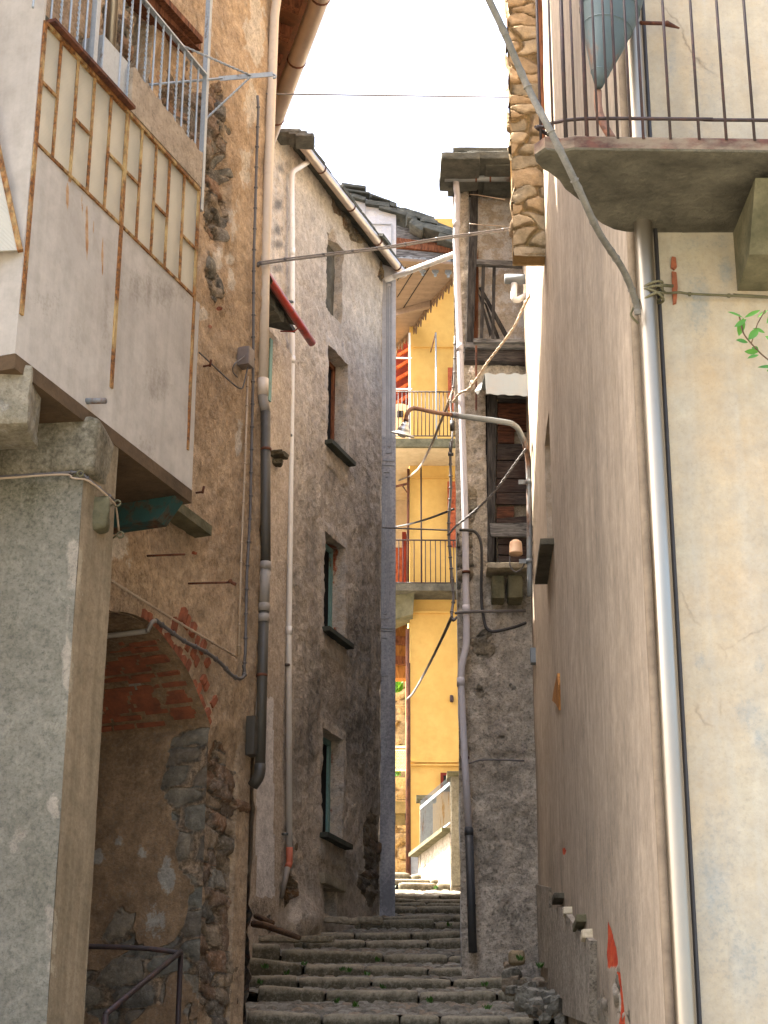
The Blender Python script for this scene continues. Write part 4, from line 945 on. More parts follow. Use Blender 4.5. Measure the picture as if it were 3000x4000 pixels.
# ---------------------------------------------------------------- painted house behind, with the grey corner pilaster
house4 = thing('painted_house', 'pale house with painted grey corner pilaster and mossy slate verge', 'house', (-.9, 21., G(21.)))
mb = MB()
tp = lambda x: atY(Z1_(x, 0), 20.36)[0]
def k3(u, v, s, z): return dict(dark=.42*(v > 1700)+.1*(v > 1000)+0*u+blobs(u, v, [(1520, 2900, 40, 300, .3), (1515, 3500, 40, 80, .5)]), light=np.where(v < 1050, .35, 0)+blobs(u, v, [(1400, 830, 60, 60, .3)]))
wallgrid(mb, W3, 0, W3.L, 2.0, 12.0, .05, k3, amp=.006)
e = W3.at(W3.L, 0); 
plain(mb, [e, V3(-.1, 23, 0), V3(-.1, 23, 12.3), e+[0, 0, 12.0]]); plain(mb, [V3(-.1, 23, 0), V3(-3, 23, 0), V3(-3, 23, 13.5), V3(-.1, 23, 12.3)]); plain(mb, [W3.at(0, 0), V3(-3, 23, 0), V3(-3, 23, 13.5), W3.at(0, 12)])
# sloping gable top
tl = atY(Z1_(330, 290), 20.36); tr = atY(Z1_(815, 470), 20.36)
plain(mb, [V3(-2.2, 20.37, 11.9), W3.at(W3.L, 11.9, -.01), tr, tl, V3(-2.2, 20.37, tl[2]+.5)])
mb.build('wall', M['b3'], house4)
mb = MB()
def mline(p, q, t=.012):
    a, b = W3.hit(p, .004), W3.hit(q, .004); mb.bar(a, b, t, .014, up=(0, 1, 0))
def panel_(x0, x1, ya, yb, ta, tb):
    a, b, c, d = S(1, ta, x0, ya), S(1, ta, x1, ya), S(1, tb, x1-8*(tb-ta+.3), yb), S(1, tb, x0-8*(tb-ta+.3), yb); mline(a, b); mline(b, c); mline(d, c); mline(a, d)
panel_(848, 880, 175, 1275, 1, 1); panel_(858, 872, 200, 1235, 1, 1); panel_(824, 866, 1400, 690, 1, 2); panel_(836, 856, 1430, 660, 1, 2); panel_(812, 852, 815, 1060, 2, 2)
mline(S(1, 1, 820, 1322), S(1, 1, 898, 1328), .02); mline(S(1, 1, 820, 1352), S(1, 1, 898, 1358), .014); mline(S(1, 2, 806, 750), S(1, 2, 888, 752), .02); mline(S(1, 2, 806, 768), S(1, 2, 888, 770), .014)
panel_(735, 880, 1452, 1659, 0, 0)
mline(S(1, 0, 710, 1290), S(1, 0, 708, 1420), .006)
mb.build('mouldings', M['grey plinth'], house4)
mb = MB()
sl = [((230, 120), (500, 160), 46), ((270, 190), (540, 225), 30), ((340, 235), (500, 280), 60), ((495, 300), (752, 335), 76), ((650, 350), (945, 440), 66), ((560, 255), (760, 315), 20), ((760, 360), (800, 375), 16)]
for k, (p, q_, hh) in enumerate(sl):
    a, b = atY(Z1_(*p), 20.2), atY(Z1_(*q_), 20.2); d = b-a; L = np.linalg.norm(d); d = d/L; th = hh/2.765/7400*20.2*1.1
    n_ = np.cross(d, V3(0, 1, 0)); n_ = -n_ if n_[2] < 0 else n_
    mb.rock((a+b)/2-n_*th/2+V3(0, .25, 0), (L, .3, th*.8), rot=[d, V3(0, 1, 0), n_], r=.25, n=10, amp=.08, seed=k+11)
a, b = atY(Z1_(300, 240), 20.5), atY(Z1_(830, 440), 20.5)
mb.hexa([a, b, b+V3(0, 2.6, .1), a+V3(0, 2.6, .1)], [a+zU*.06, b+zU*.06, b+V3(0, 2.6, .16), a+V3(0, 2.6, .16)])
mb.build('slate_roof', M['slate'], house4)

# ---------------------------------------------------------------- yellow house at the top of the steps
yh = thing('yellow_house', 'yellow house with two balconies standing across the top of the steps', 'house', (1., 26.3, 4.7))
mb = MB()
def kf(u, v, s, z): return dict(stone=0*u)
wallgrid(mb, WF, 0, WF.L, 4.3, 15.2, .09, kf, amp=.005)
WFs = Wall((.38, 33), (.38, 26.)); wallgrid(mb, WFs, 0, WFs.L, 4.3, 15.2, .3, None, amp=.0)
plain(mb, [V3(3.2, 26, 4), V3(3.2, 33, 4), V3(3.2, 33, 15), V3(3.2, 26, 15)]); plain(mb, [V3(.38, 26, 15.2), V3(3.2, 26, 15.2), V3(3.2, 33, 15.2), V3(.38, 33, 15.2)])
mb.build('wall', M['lemon'], yh)
mb = MB(); zl, zh_ = atY((1600, 3395), 25.95)[2]-.1, atY((1600, S(1, 3, 0, 562)[1]), 25.95)[2]
mb.box(V3(1.75, 25.985, (zl+zh_)/2), V3(1.39, 0, 0), V3(0, .03, 0), V3(0, 0, (zh_-zl)/2)); mb.build('plinth', M['grey plinth'], yh)
mb = MB()
for v_, t_ in ((S(1, 2, 0, 650)[1], .03), (S(1, 2, 0, 1618)[1], .025), (S(1, 2, 0, 1640)[1], .02), (S(1, 1, 0, 590)[1], .012), (S(1, 1, 0, 1440)[1], .01)):
    a = atY((1606, v_), 25.99); mb.box(V3(1.78, 25.985, a[2]), V3(1.4, 0, 0), V3(0, .02, 0), V3(0, 0, t_/2))
mb.build('string_course', M['lemon'], yh)
# pale recessed wing on the left
mb = MB(); WP = Wall((-.9, 27.4), (.375, 27.4)); wallgrid(mb, WP, 0, WP.L, 9.0, 15, .15, None, amp=.0); mb.build('recessed_wall', M['pale'], yh)
def slab(z, y0, pxr, th, name, rnd_=.0):
    mb = MB(); x1 = 2.3
    pts = [(-.9, 27.4), (-.9, y0+.5), (-.3, y0+.1), (0, y0), (x1, y0), (x1, 26.02), (.36, 26.02), (.36, 27.4)]
    mb.hexa([V3(x, y, z) for x, y in pts], [V3(x, y, z+th) for x, y in pts]); return mb.build(name, M['concrete'] if rnd_ else M['stone'], yh)
def frect(pts, yb): return [atY(p, yb) for p in pts]
b1 = slab(10.99, 25.3, None, .13, 'balcony_slab', 0); b2 = slab(8.88, 25.6, None, .11, 'balcony_slab', 1)
mb = MB(); plain(mb, [V3(-.89, 27.39, 10.985), V3(-.89, 25.85, 10.985), V3(0, 25.34, 10.985), V3(2.28, 25.34, 10.985), V3(2.28, 26, 10.985), V3(.37, 26, 10.985), V3(.37, 27.39, 10.985)]); mb.build('balcony_soffit', M['pale'], yh)
mb = MB(); a, b = atY(S(1, 2, 893, 545), 26.6), atY(S(1, 2, 1030, 640), 26.6)
mb.hexa([V3(x, y, z) for x, y, z in ((-.1, 26., 8.5), (.42, 25.75, 8.58), (.42, 26.1, 8.58), (-.1, 26.6, 8.5))], [V3(x, y, 8.885) for x, y in ((-.1, 25.9), (.44, 25.7), (.44, 26.1), (-.1, 26.6))]); mb.build('stone_bracket', M['stone'], yh)
def railing(name, Yr, xs, rt, rb, post, pt, slab_o):
    o = bpy.data.objects.new(name, None); COL.objects.link(o); o.parent = slab_o; o['_org'] = slab_o['_org']
    zt, zb_ = atY(rt, Yr)[2], atY(rb, Yr)[2]
    for x in xs: 
        p = atY((x, (rt[1]+rb[1])/2), Yr); mb = MB(); mb.tube([V3(p[0], Yr, zb_), V3(p[0], Yr, zt)], .008, 5)
    return zt, zb_, o
for (Yr, xs, rt, rb, pp_, so_) in ((25.35, [1556, 1571, 1587, 1600, 1617, 1632, 1647, 1662, 1677, 1692, 1717, 1732, 1747, 1760, 1775], S(1, 1, 1100, 880), S(1, 1, 1100, 1166), (S(1, 1, 1165, 497), S(1, 1, 1165, 1235)), b1),
                                  (25.65, [R(x, 0)[0] for x in (60, 110, 160, 205, 325, 448, 502, 557, 610, 663, 715, 755)], R(400, 1410), R(400, 1870), (R(400, 615), R(385, 1920)), b2)):
    zt, zb_ = atY(rt, Yr)[2], atY(rb, Yr)[2]; mb = MB()
    mb.tube([V3(-.3, Yr, zt), V3(2.2, Yr, zt)], .011, 6); mb.tube([V3(-.3, Yr, zb_), V3(2.2, Yr, zb_)], .009, 6); rr_ = mb.build('railing', M['rail'], yh)
    for x in xs:
        p = atY((x, (rt[1]+rb[1])/2), Yr); mb = MB(); mb.tube([V3(p[0], Yr, zb_), V3(p[0], Yr, zt)], .007, 5); mb.build('baluster', M['rail'], rr_)
    mb = MB(); a, b = atY(pp_[0], Yr), atY(pp_[1], Yr); mb.tube([a, V3(a[0], Yr, b[2])], .012, 8); mb.build('post', M['greypaint'] if so_ is b1 else M['rail'], rr_)
    if so_ is b1:
        mb = MB(); mb.tube([a, atY(S(1, 1, 1132, 622), 25.98)], .01, 6); mb.build('stay', M['rustpipe'], rr_)
# shutters and doors
def board(p0, p1, Yb, name, mat, par, th=.03):
    a, b = atY(p0, Yb), atY(p1, Yb); mb = MB(); mb.box((a+b)/2+V3(0, th/2, 0), V3(abs(b[0]-a[0])/2, 0, 0), V3(0, th/2, 0), V3(0, 0, abs(a[2]-b[2])/2)); return mb.build(name, mat, par)
board(S(1, 1, 1243, 722), S(1, 1, 1330, 1000), 25.9, 'shutter', M['redwood'], yh); board(S(1, 1, 1240, 1460), S(1, 2, 1310, 225), 25.9, 'shutter', M['redwood'], yh)
wf = board(S(1, 3, 1196, 30), S(1, 3, 1345, 150), 25.93, 'window', M['darkred'], yh); board(S(1, 3, 1215, 48), S(1, 3, 1340, 150), 25.9, 'pane', M['black'], wf, .02)
board(S(1, 2, 880, 230), S(1, 2, 952, 490), 27.3, 'shutter', M['redwood'], yh); 
mb = MB(); a, b = atY(S(1, 2, 955, 182), 26.9), atY(S(1, 2, 980, 490), 26.5); mb.box(V3((a[0]+b[0])/2, 26.8, (a[2]+b[2])/2), V3(.02, .25, 0), V3(.03, 0, 0), V3(0, 0, abs(a[2]-b[2])/2)); mb.build('door', M['darkred'], yh)
board(S(1, 1, 890, 500), S(1, 1, 992, 960), 27.3, 'wooden_gable', M['darkred'], yh)
mb = MB()
for k in range(5): mb.bar(atY(S(1, 1, 905, 655+75*k), 27.2), atY(S(1, 1, 1000, 600+75*k), 27.2), .05, .05, up=(0, 1, 0))
mb.build('gable_beams', M['redwood'], yh)
mb = MB(); mb.bar(atY(S(1, 1, 895, 660), 26.0), atY(S(1, 1, 1010, 662), 26.0), .02, .02, up=(0, 1, 0)); mb.bar(atY(S(1, 1, 897, 862), 26.0), atY(S(1, 1, 1012, 862), 26.0), .02, .02, up=(0, 1, 0))
a, b = atY(S(1, 1, 995, 500), 25.9), atY(S(1, 1, 995, 1190), 25.9); mb.bar(V3(a[0], 25.9, a[2]), V3(a[0], 25.9, b[2]), .03, .03, up=(0, 1, 0)); mb.build('white_frame', M['whitepipe'], yh)
# arched niche with a dark hatch on the upper balcony
mb = MB(); c_ = atY(S(1, 1, 936, 1010), 27.0); pts = [V3(c_[0]+.19*math.cos(t), 27.1, c_[2]+.0+.19*math.sin(t)) for t in np.linspace(0, math.pi, 12)]+[V3(c_[0]-.19, 27.1, c_[2]-.6), V3(c_[0]+.19, 27.1, c_[2]-.6)]
mb.prism(pts, (0, .1, 0)); nc = mb.build('chimney_niche', M['cream'], yh); mb = MB(); mb.box(V3(c_[0], 27.08, c_[2]), V3(.05, 0, 0), V3(0, .02, 0), V3(0, 0, .05)); mb.build('hatch', M['black'], nc)
# cables and pipe down its left corner
mb = MB(); 
mb.tube([V3(.36, 25.93, 10.9), V3(.35, 25.94, 8.95)], .02, 8); mb.tube([V3(.345, 25.9, 8.4), V3(.345, 25.92, 4.75)], .028, 8); mb.tube([V3(.37, 25.93, 7.9), V3(.375, 25.95, 4.8)], .015, 6); mb.build('corner_pipe', M['rustdark'], yh)
mb = MB(); p = atY(S(1, 2, 1268, 1210), 25.97); mb.rock(p, (.05, .05, .1), r=.4, n=4, amp=.1); mb.build('wall_hook', M['rail'], yh)
# lower part left of the corner: brown boarded bay under the balcony
board(S(1, 2, 870, 600), S(1, 2, 975, 1075), 27.2, 'boarded_bay', M['ochrewood'], yh, .2)
mb = MB()
for y in (700, 830, 960): a, b = atY(S(1, 2, 880, y), 27.1), atY(S(1, 2, 972, y+6), 27.1); mb.bar(a, b, .12, .08, up=(0, 1, 0))
mb.build('bay_beams', M['brownwood'], yh)
# terraces with stone walls seen through the gap
tw = thing('terrace_wall', 'stepped rubble terrace walls seen through the narrow gap left of the yellow house', 'wall', (.1, 28., 4.7))
def fullst(u, v, s, z): return dict(stone=np.full(u.shape, .9))
for (Yt, va, zb_, dp) in ((27.6, S(1, 3, 0, 372)[1], 4.4, 1.2), (28.6, S(1, 3, 0, 62)[1], 5., 1.), (31.5, S(1, 2, 0, 1085)[1], 6.5, 1.)):
    zt = atY((1540, va), Yt)[2]; mb = MB(); wallgrid(mb, Wall((-1.2, Yt), (.9, Yt)), 0, 2.1, zb_, zt, .05, fullst, amp=.02, stone=(.34, .16), sd=.06, seed=int(Yt))
    plain(mb, [V3(-1.2, Yt, zt), V3(.9, Yt, zt), V3(.9, Yt+dp, zt), V3(-1.2, Yt+dp, zt)])
    mb.build('rubble_face', M['farstone'], tw)
mb = MB(); a, b = atY(S(1, 3, 845, 270), 28.2), atY(S(1, 3, 965, 270), 28.2); mb.box((a+b)/2-V3(0, 0, .02), V3(.6, 0, 0), V3(0, .25, 0), V3(0, 0, .09))
mb.box(atY(S(1, 3, 935, 330), 28.1)-V3(0, 0, .05), V3(.07, 0, 0), V3(0, .1, 0), V3(0, 0, .2)); mb.build('stone_bench', M['stone'], tw)
lt_ = thing('lattice_railing', 'small white lattice railing above the terrace walls, left of the yellow house', 'railing', tuple(atY(S(1, 3, 920, 55), 28.9)))
mb = MB(); A_, B2_, C_, D_ = [atY(p, 28.9) for p in (S(1, 2, 872, 1545), S(1, 2, 972, 1545), S(1, 3, 972, 15), S(1, 3, 880, 15))]
mb.bar(atY(S(1, 2, 860, 1522), 28.9), atY(S(1, 2, 975, 1522), 28.9), .03, .03, up=(0, 1, 0)); mb.bar(A_, B2_, .02, .02, up=(0, 1, 0)); mb.bar(D_, C_, .02, .02, up=(0, 1, 0)); mb.bar(A_, D_, .03, .02, up=(0, 1, 0)); mb.bar(atY(S(1, 2, 897, 1522), 28.9), atY(S(1, 3, 897, 40), 28.9), .025, .02, up=(0, 1, 0))
mb.build('frame', M['whitepipe'], lt_); mb = MB()
for k in range(-9, 14):
    for sg in (1, -1):
        a = A_+(B2_-A_)*(k/9.); b = D_+(C_-D_)*((k+sg*7)/9.)
        t0, t1 = 0, 1; xa, xb = k/9., (k+sg*7)/9.
        if xa < 0: t0 = -xa/(xb-xa) if xb > xa else 2
        if xa > 1: t0 = (1-xa)/(xb-xa) if xb < xa else 2
        if xb < 0: t1 = -xa/(xb-xa)
        if xb > 1: t1 = (1-xa)/(xb-xa)
        if t0 < t1 <= 1: mb.bar(a+(b-a)*t0, a+(b-a)*t1, .009, .006, up=(0, 1, 0))
mb.build('lattice', M['whitepipe'], lt_)

# ---------------------------------------------------------------- timber house with the fretwork eaves over the alley
th_ = thing('timber_gable', 'weathered grey timber gable under mossy slates with carved fretwork eaves, high above the alley', 'gable', (.7, 24.3, 13.))
Y4 = 24.3; mb = MB()
for k, (p, q_, r_, s_) in enumerate([((838, 575), (870, 485), (1003, 572), (985, 620)), ((832, 660), (845, 580), (1290, 740), (1270, 790)), ((826, 770), (832, 665), (1280, 790), (1300, 830)), ((826, 830), (826, 772), (1440, 860), (1440, 900))]):
    mb = MB(); mb.prism([atY(Z1_(*x), Y4-.01*k) for x in (p, q_, r_, s_)], (0, .04, 0)); mb.build('wall_board', M['greywood'], th_)
mb = MB(); mb.bar(atY(Z1_(826, 850), Y4-.06), atY(Z1_(1450, 925), Y4-.06), .1, .1, up=(0, 1, 0)); mb.bar(atY(Z1_(826, 805), Y4-.02), atY(Z1_(1450, 890), Y4-.02), .06, .1, up=(0, 1, 0)); mb.build('beam', M['brownwood'], th_)
mb = MB(); mb.prism([atY(Z1_(*x), Y4-.08) for x in ((826, 890), (1450, 950), (1450, 1060), (826, 1010))], (0, .03, 0)); fc_ = mb.build('fascia', M['greywood'], th_)
mb = MB(); mb.prism([atY(Z1_(*x), Y4+.1) for x in ((815, 480), (1450, 700), (1450, 1000), (820, 1000))], (0, .05, 0)); mb.build('inner_boarding', M['greywood'], th_)
mb = MB(); ZS = 13.3
sp = [atZ(Z1_(*x), ZS) for x in ((780, 1010), (1480, 1060), (1440, 1190), (1180, 1480), (1000, 1750), (780, 1990))]
mb.hexa([p-zU*.0 for p in sp][::-1], [p+zU*.04 for p in sp][::-1]); mb.build('soffit', M['plank'], th_)
ed = (sp[4]-sp[3])/np.linalg.norm(sp[4]-sp[3]); mb = MB()
for y in (1240, 1420, 1640):
    p = atZ(Z1_(830, y), ZS-.003); q_ = p.copy()
    while proj(q_[None])[1][0] > Z1_(0, 1090)[1]+(proj(q_[None])[0][0]-1550)*.06: q_ = q_-ed*.05
    mb.bar(p-ed*.02, q_, .012, .006)
mb.build('board_gaps', M['black'], th_)
mb = MB(); mb.bar(atZ(Z1_(800, 1600), ZS-.05), atZ(Z1_(1200, 1490), ZS-.05), .07, .09); mb.build('cross_rafter', M['plank'], th_)
mb = MB(); p0, p1 = sp[2], sp[5]; pts = [sp[2], sp[3], sp[4], sp[5]]; rnd = random.Random(2)
for a, b in zip(pts[:-1], pts[1:]):
    L = np.linalg.norm(b-a); d = (b-a)/L; n_ = int(L/.11)
    mb.bar(a, b, .02, .07)
    for k in range(n_):
        c_ = a+d*(k+.5)*L/n_; h_ = .12+.06*(k % 2)+.02*rnd.random()
        pl = [(-.045, 0), (.045, 0), (.03, -.04), (.045, -.07), (.0, -h_), (-.045, -.07), (-.03, -.04)]
        mb.prism([c_+d*x+zU*y-V3(d[1], -d[0], 0)*.008 for x, y in pl], V3(d[1], -d[0], 0)*.016)
mb.build('fretwork', M['fretb'], th_)
mb = MB()
for k, x in enumerate((880, 950, 1040, 1110, 1175, 1245, 1320, 1385, 1440)):
    c_ = atY(Z1_(x, 1010+(x-826)*.07), Y4-.1); big = k in (1, 3, 5, 7); 
    for (dx, dz, r_) in (((0, -.0, .075), (-.05, -.06, .035), (.05, -.06, .035), (0, -.13, .05), (0, -.2, .022)) if big else ((0, .0, .06), (0, -.05, .03))):
        n_ = 14; ring = [c_+V3(dx+r_*math.cos(t), 0, dz+r_*math.sin(t)) for t in np.linspace(0, 2*math.pi, n_, endpoint=False)]
        mb.prism(ring, (0, .02+.002*k, 0))
mb.build('fretwork', M['fret'], fc_)
mb = MB()
for k, (p, q_, hh) in enumerate([((880, 450), (1245, 560), 80), ((1085, 570), (1275, 600), 50), ((1100, 600), (1440, 700), 90), ((1300, 660), (1560, 740), 90), ((1000, 560), (1150, 640), 100), ((900, 500), (1060, 560), 60), ((1290, 720), (1560, 800), 90)]):
    a, b = atY(Z1_(*p), Y4-.25), atY(Z1_(*q_), Y4-.25); d = b-a; L = np.linalg.norm(d); d = d/L; th = hh/2.765/7400*24*1.1; n_ = np.cross(d, V3(0, 1, 0)); n_ = -n_ if n_[2] < 0 else n_
    mb.rock((a+b)/2-n_*th/2+V3(0, .35, 0), (L, .8, th), rot=[d, V3(0, 1, 0), n_], r=.3, n=8, amp=.1, seed=k+31)
a, b = atY(Z1_(830, 460), Y4+.3), atY(Z1_(1600, 760), Y4+.3); mb.hexa([a, b, b+V3(0, 2.5, .1), a+V3(0, 2.5, .1)], [a+zU*.05, b+zU*.05, b+V3(0, 2.5, .15), a+V3(0, 2.5, .15)])
mb.build('slate_roof', M['slate'], th_)

# ---------------------------------------------------------------- fence wall at the head of the steps
fw = thing('garden_wall', 'low sunlit garden wall with capped pillars and a close-barred iron railing, at the head of the steps', 'garden wall', (.68, 24.3, 4.5))
FN, FX = V3(.849, 23.6, 0), V3(.47, 25.15, 0); Wf = Wall(FX[:2], FN[:2])    # normal to the left
ZC = 4.99; mb = MB()
def kfe(u, v, s, z): return dict(stone=.2+0*u, light=.3+0*u)
wallgrid(mb, Wf, 0, Wf.L, 4.0, ZC, .05, kfe, amp=.02)
wallgrid(mb, Wall(FN[:2], (1.5, 23.6)), 0, .65, 3.9, 5.55, .06, kfe, amp=.02)
plain(mb, [FX+zU*4, FX+V3(.2, .05, 4), FX+V3(.2, .05, ZC), FX+zU*ZC]); mb.build('wall', M['r2'], fw)
mb = MB(); mb.bar(FX+zU*(ZC+.02)-Wf.t*.08+Wf.n*.0, FN+zU*(ZC+.02), .22, .05); mb.build('coping', M['stone'], fw)
for p, w_, zt in ((FX+Wf.t*.06-Wf.n*.1, .17, 5.72), (FN+V3(.13, .05, 0), .24, 5.68)):
    mb = MB(); mb.box(p+zU*(4.3+zt)/2, V3(w_/2, 0, 0), V3(0, w_/2, 0), V3(0, 0, (zt-4.3)/2)); pl_ = mb.build('pillar', M['pier'], fw)
    mb = MB(); mb.rock(p+zU*(zt+.025), (w_+.1, w_+.1, .06), r=.2, n=5, amp=.02); mb.build('cap', M['stone'], pl_)
mb = MB(); a, b = FX+Wf.t*.16+zU*5.6, FN-Wf.t*.0+zU*5.6; mb.bar(a, b, .02, .04); mb.bar(a-zU*.5, b-zU*.5, .012, .02); rr_ = mb.build('railing', M['greypaint'], fw)
n_ = 30
for k in range(n_):
    p = a+(b-a)*(k+.5)/n_; mb = MB(); mb.bar(V3(p[0], p[1], ZC+.04), V3(p[0], p[1], 5.7), .013, .008, up=(1, 0, 0)); mb.build('picket', M['galvpipe'], rr_)
# ---------------------------------------------------------------- long rendered house on the right
house5 = thing('streaked_house', 'tall tan house with streaked render, steel corner pipe and cream front, along the right side', 'house', (1.3, 11., G(11.)))
wA, wB = WR1.sz((2133, 2252)), WR1.sz((2162, 2245))
s_a = WR1.sz((2121, 2252))[0]; s_b = WR1.sz((2160, 2181))[0]
zn0 = WR1.hit((2150, 2185))[2]; zn1 = WR1.hit((2148, 1570))[2]
s0w = WR1.sz((2133, 2000))[0]; s1w = WR1.sz((2156, 2000))[0]
hole5 = (s0w, s1w, zn0, zn1, .14)
s_, c_, n_ = S(2, 3, 0, 0), 0, 0
def k5(u, v, s, z):
    br = np.maximum(np.where(inpoly(u, v, [S(2, 3, *p) for p in ((620, 985), (640, 1040), (655, 1110), (672, 1180), (684, 1255), (668, 1292), (640, 1292), (618, 1300), (614, 1200), (620, 1090))]), .75, 0), np.where(inpoly(u, v, [S(2, 3, *p) for p in ((672, 1310), (695, 1320), (712, 1480), (725, 1680), (680, 1680), (685, 1480))]), .75, 0))
    br = np.maximum(br, blobs(u, v, [S(2, 2, 282, 1200)+(14, 55, .6), S(2, 3, 334, 540)+(9, 22, .8), S(2, 2, 464, 1375)+(5, 22, .5)]))
    dk = blobs(u, v, [(2200, 3700, 90, 260, .8), (2300, 3850, 140, 160, .6), (2180, 3400, 60, 200, .4), (2340, 3400, 160, 300, .35), (2440, 3600, 120, 300, .35), (2330, 2300, 60, 500, .22), (2260, 1200, 40, 300, .2), (2240, 2950, 30, 220, .3), (2280, 2850, 8, 70, .5), (2480, 2100, 16, 300, .2)])
    st = blobs(u, v, [(2340, 3960, 120, 120, .6), (2200, 3450, 20, 80, .4)])
    lt = blobs(u, v, [(2140, 2900, 40, 600, .35), (2160, 1600, 50, 500, .3), (2360, 3850, 50, 160, .42)])
    er = sst(.0, 60, (v-3770)-(u-2410)*1.1-40)*(u < 2620)*(u > 2330)
    return dict(brick=br, dark=dk, stone=st, light=lt, push=-.006*(br > .3))
mb = MB(); kw5 = dict(amp=.014, fs=1.1, stone=(.3, .14), rg=.003); sm5 = 4.9
wallgrid(mb, WR1, 0, sm5, .2, 13.2, .034, k5, holes=(hole5,), **kw5); wallgrid(mb, WR1, sm5, WR1.L, .2, 2.4, .013, k5, **kw5); wallgrid(mb, WR1, sm5, WR1.L, 2.4, 13.2, .04, k5, **kw5)
e0, e1 = WR1.at(0, 0), WR1.at(WR1.L, 0)
plain(mb, [e1+zU*-2, e0+zU*-2, e0+zU*.2, e1+zU*.2]); plain(mb, [e0, V3(7, 16.3, 0), V3(7, 16.3, 13.2), e0+zU*13.2]); plain(mb, [V3(7, 16.3, -2), V3(7, 7, -2), V3(7, 7, 13.2), V3(7, 16.3, 13.2)])
mb.box(WR1.at((hole5[0]+hole5[1])/2, (hole5[2]+hole5[3])/2, -.15), WR1.t*.5, WR1.n*.01, zU*1.2)
mb.build('side_wall', M['r1'], house5)
mb = MB(); mb.prism([WR1.hit(S(2, 2, *p), .016) for p in ((293, 1045), (300, 1120), (303, 1285), (285, 1245), (260, 1222), (268, 1160))][::-1], -WR1.n*.03); mb.build('bare_render', M['ochrewood'], house5)
mb = MB()
def ky(u, v, s, z):
    br = 0*u
    dk = blobs(u, v, [(2740, 1170, 60, 130, .6), (2760, 950, 160, 40, .4), (2840, 1060, 40, 60, .65), (2960, 2880, 30, 90, .6), (2900, 2760, 90, 20, .4), (2940, 3000, 50, 14, .4), (2820, 1200, 260, 30, .2), (2640, 1300, 14, 300, .3), (2960, 2850, 60, 80, .4), (2760, 2600, 40, 30, .35), (2700, 1100, 60, 100, .3), (2680, 3200, 60, 300, .3), (2760, 3500, 60, 400, .35), (2880, 3800, 150, 300, .3), (2720, 600, 80, 400, .3), (2620, 250, 30, 160, .5), (2950, 200, 60, 200, .25), (2980, 2950, 30, 90, .4)])
    dk = np.maximum(dk, blobs(u, v, [(2780, 3500, 120, 400, .5), (2900, 3750, 120, 160, .45), (2930, 2790, 60, 90, .6), (2740, 2580, 50, 50, .55), (2700, 3900, 90, 200, .5), (2750, 300, 120, 300, .35), (2960, 2600, 40, 40, .5)]))
    lt = 0*blobs(u, v, [(2760, 3500, 160, 500, .46), (2920, 3700, 120, 160, .44), (2900, 2000, 200, 400, .2), (2750, 300, 260, 500, .34), (2700, 3900, 120, 300, .5), (2900, 2800, 60, 100, .42), (2740, 2600, 60, 60, .4), (2720, 1250, 40, 60, .45)]) 
    return dict(brick=br, dark=dk, light=lt)
wallgrid(mb, WY, 0, 1.5, -1.2, 6.4, .02, ky, amp=.01, fs=1.2, rg=.002); wallgrid(mb, WY, 1.5, WY.L, -1.2, 6.4, .3, None, amp=0)
plain(mb, [V3(1.089, 7, 6.4), V3(7, 7, 6.4), V3(7, 7, 13.2), V3(1.089, 7, 13.2)]); plain(mb, [V3(4.5, 7, -2), V3(7, 7, -2), V3(7, 7, 6.4), V3(4.5, 7, 6.4)])
plain(mb, [V3(1.089, 7, 13.2), V3(7, 7, 13.2), V3(7, 16.3, 13.2), V3(1.34, 16.3, 13.2)])
mb.build('front_wall', M['yel'], house5)
for pol in (((1036, 2), (1062, 8), (1068, 70), (1050, 84), (1030, 70)), ((1036, 98), (1066, 104), (1074, 200), (1066, 300), (1046, 308), (1040, 200))):
    mb = MB(); mb.prism([WY.hit(S(2, 1, *p), .012) for p in pol][::-1], V3(0, .02, 0)); mb.build('bare_brick', M['brickred'], house5)
mb = MB(); mb.rock(WR1.at((hole5[0]+hole5[1])/2, zn0-.02, .03), (hole5[1]-hole5[0]+.22, .14, .05), rot=[WR1.t, -WR1.n, zU], r=.2, n=6, amp=.02, seed=2); mb.build('window_sill', M['concrete'], house5)
# plinth at the foot
mb = MB()
def pl(pts, th, seed, nn=14):
    # pts: lower-left.. outline in the wall plane as (pixel) points, slab thickness th
    P = [WR1.hit(p, th) for p in pts]; mb.hexa([p-WR1.n*(th+.1) for p in P], P, m=(0, .5, 0.1, 0), c=(.5, .5, .5, 0))
pl([S(2, 3, 118, 745), S(2, 3, 240, 775), S(2, 3, 235, 1300), S(2, 3, 95, 1260)], .02, 0)
pl([S(2, 3, 238, 905), S(2, 3, 318, 900), S(2, 3, 425, 1050), S(2, 3, 505, 1120), S(2, 3, 500, 1660), S(2, 3, 230, 1560)], .035, 1)
mb.build('plinth', M['r2'], house5)
for k, (p, sz_, mt) in enumerate(((S(2, 3, 300, 830), (.28, .2, .05), 'concrete'), (S(2, 3, 350, 912), (.14, .14, .06), 'cream'), (S(2, 3, 430, 985), (.4, .15, .06), 'stone'), (S(2, 3, 478, 1062), (.16, .15, .07), 'cream'))):
    mb = MB(); c_ = WR1.hit(p, .03); mb.rock(c_-zU*.02-WR1.n*.02, (sz_[0], sz_[1]*.6, sz_[2]*.8), rot=[WR1.t, -WR1.n, zU], r=.3, n=6, amp=.06, seed=k); mb.build('plinth_cap', M[mt], house5)
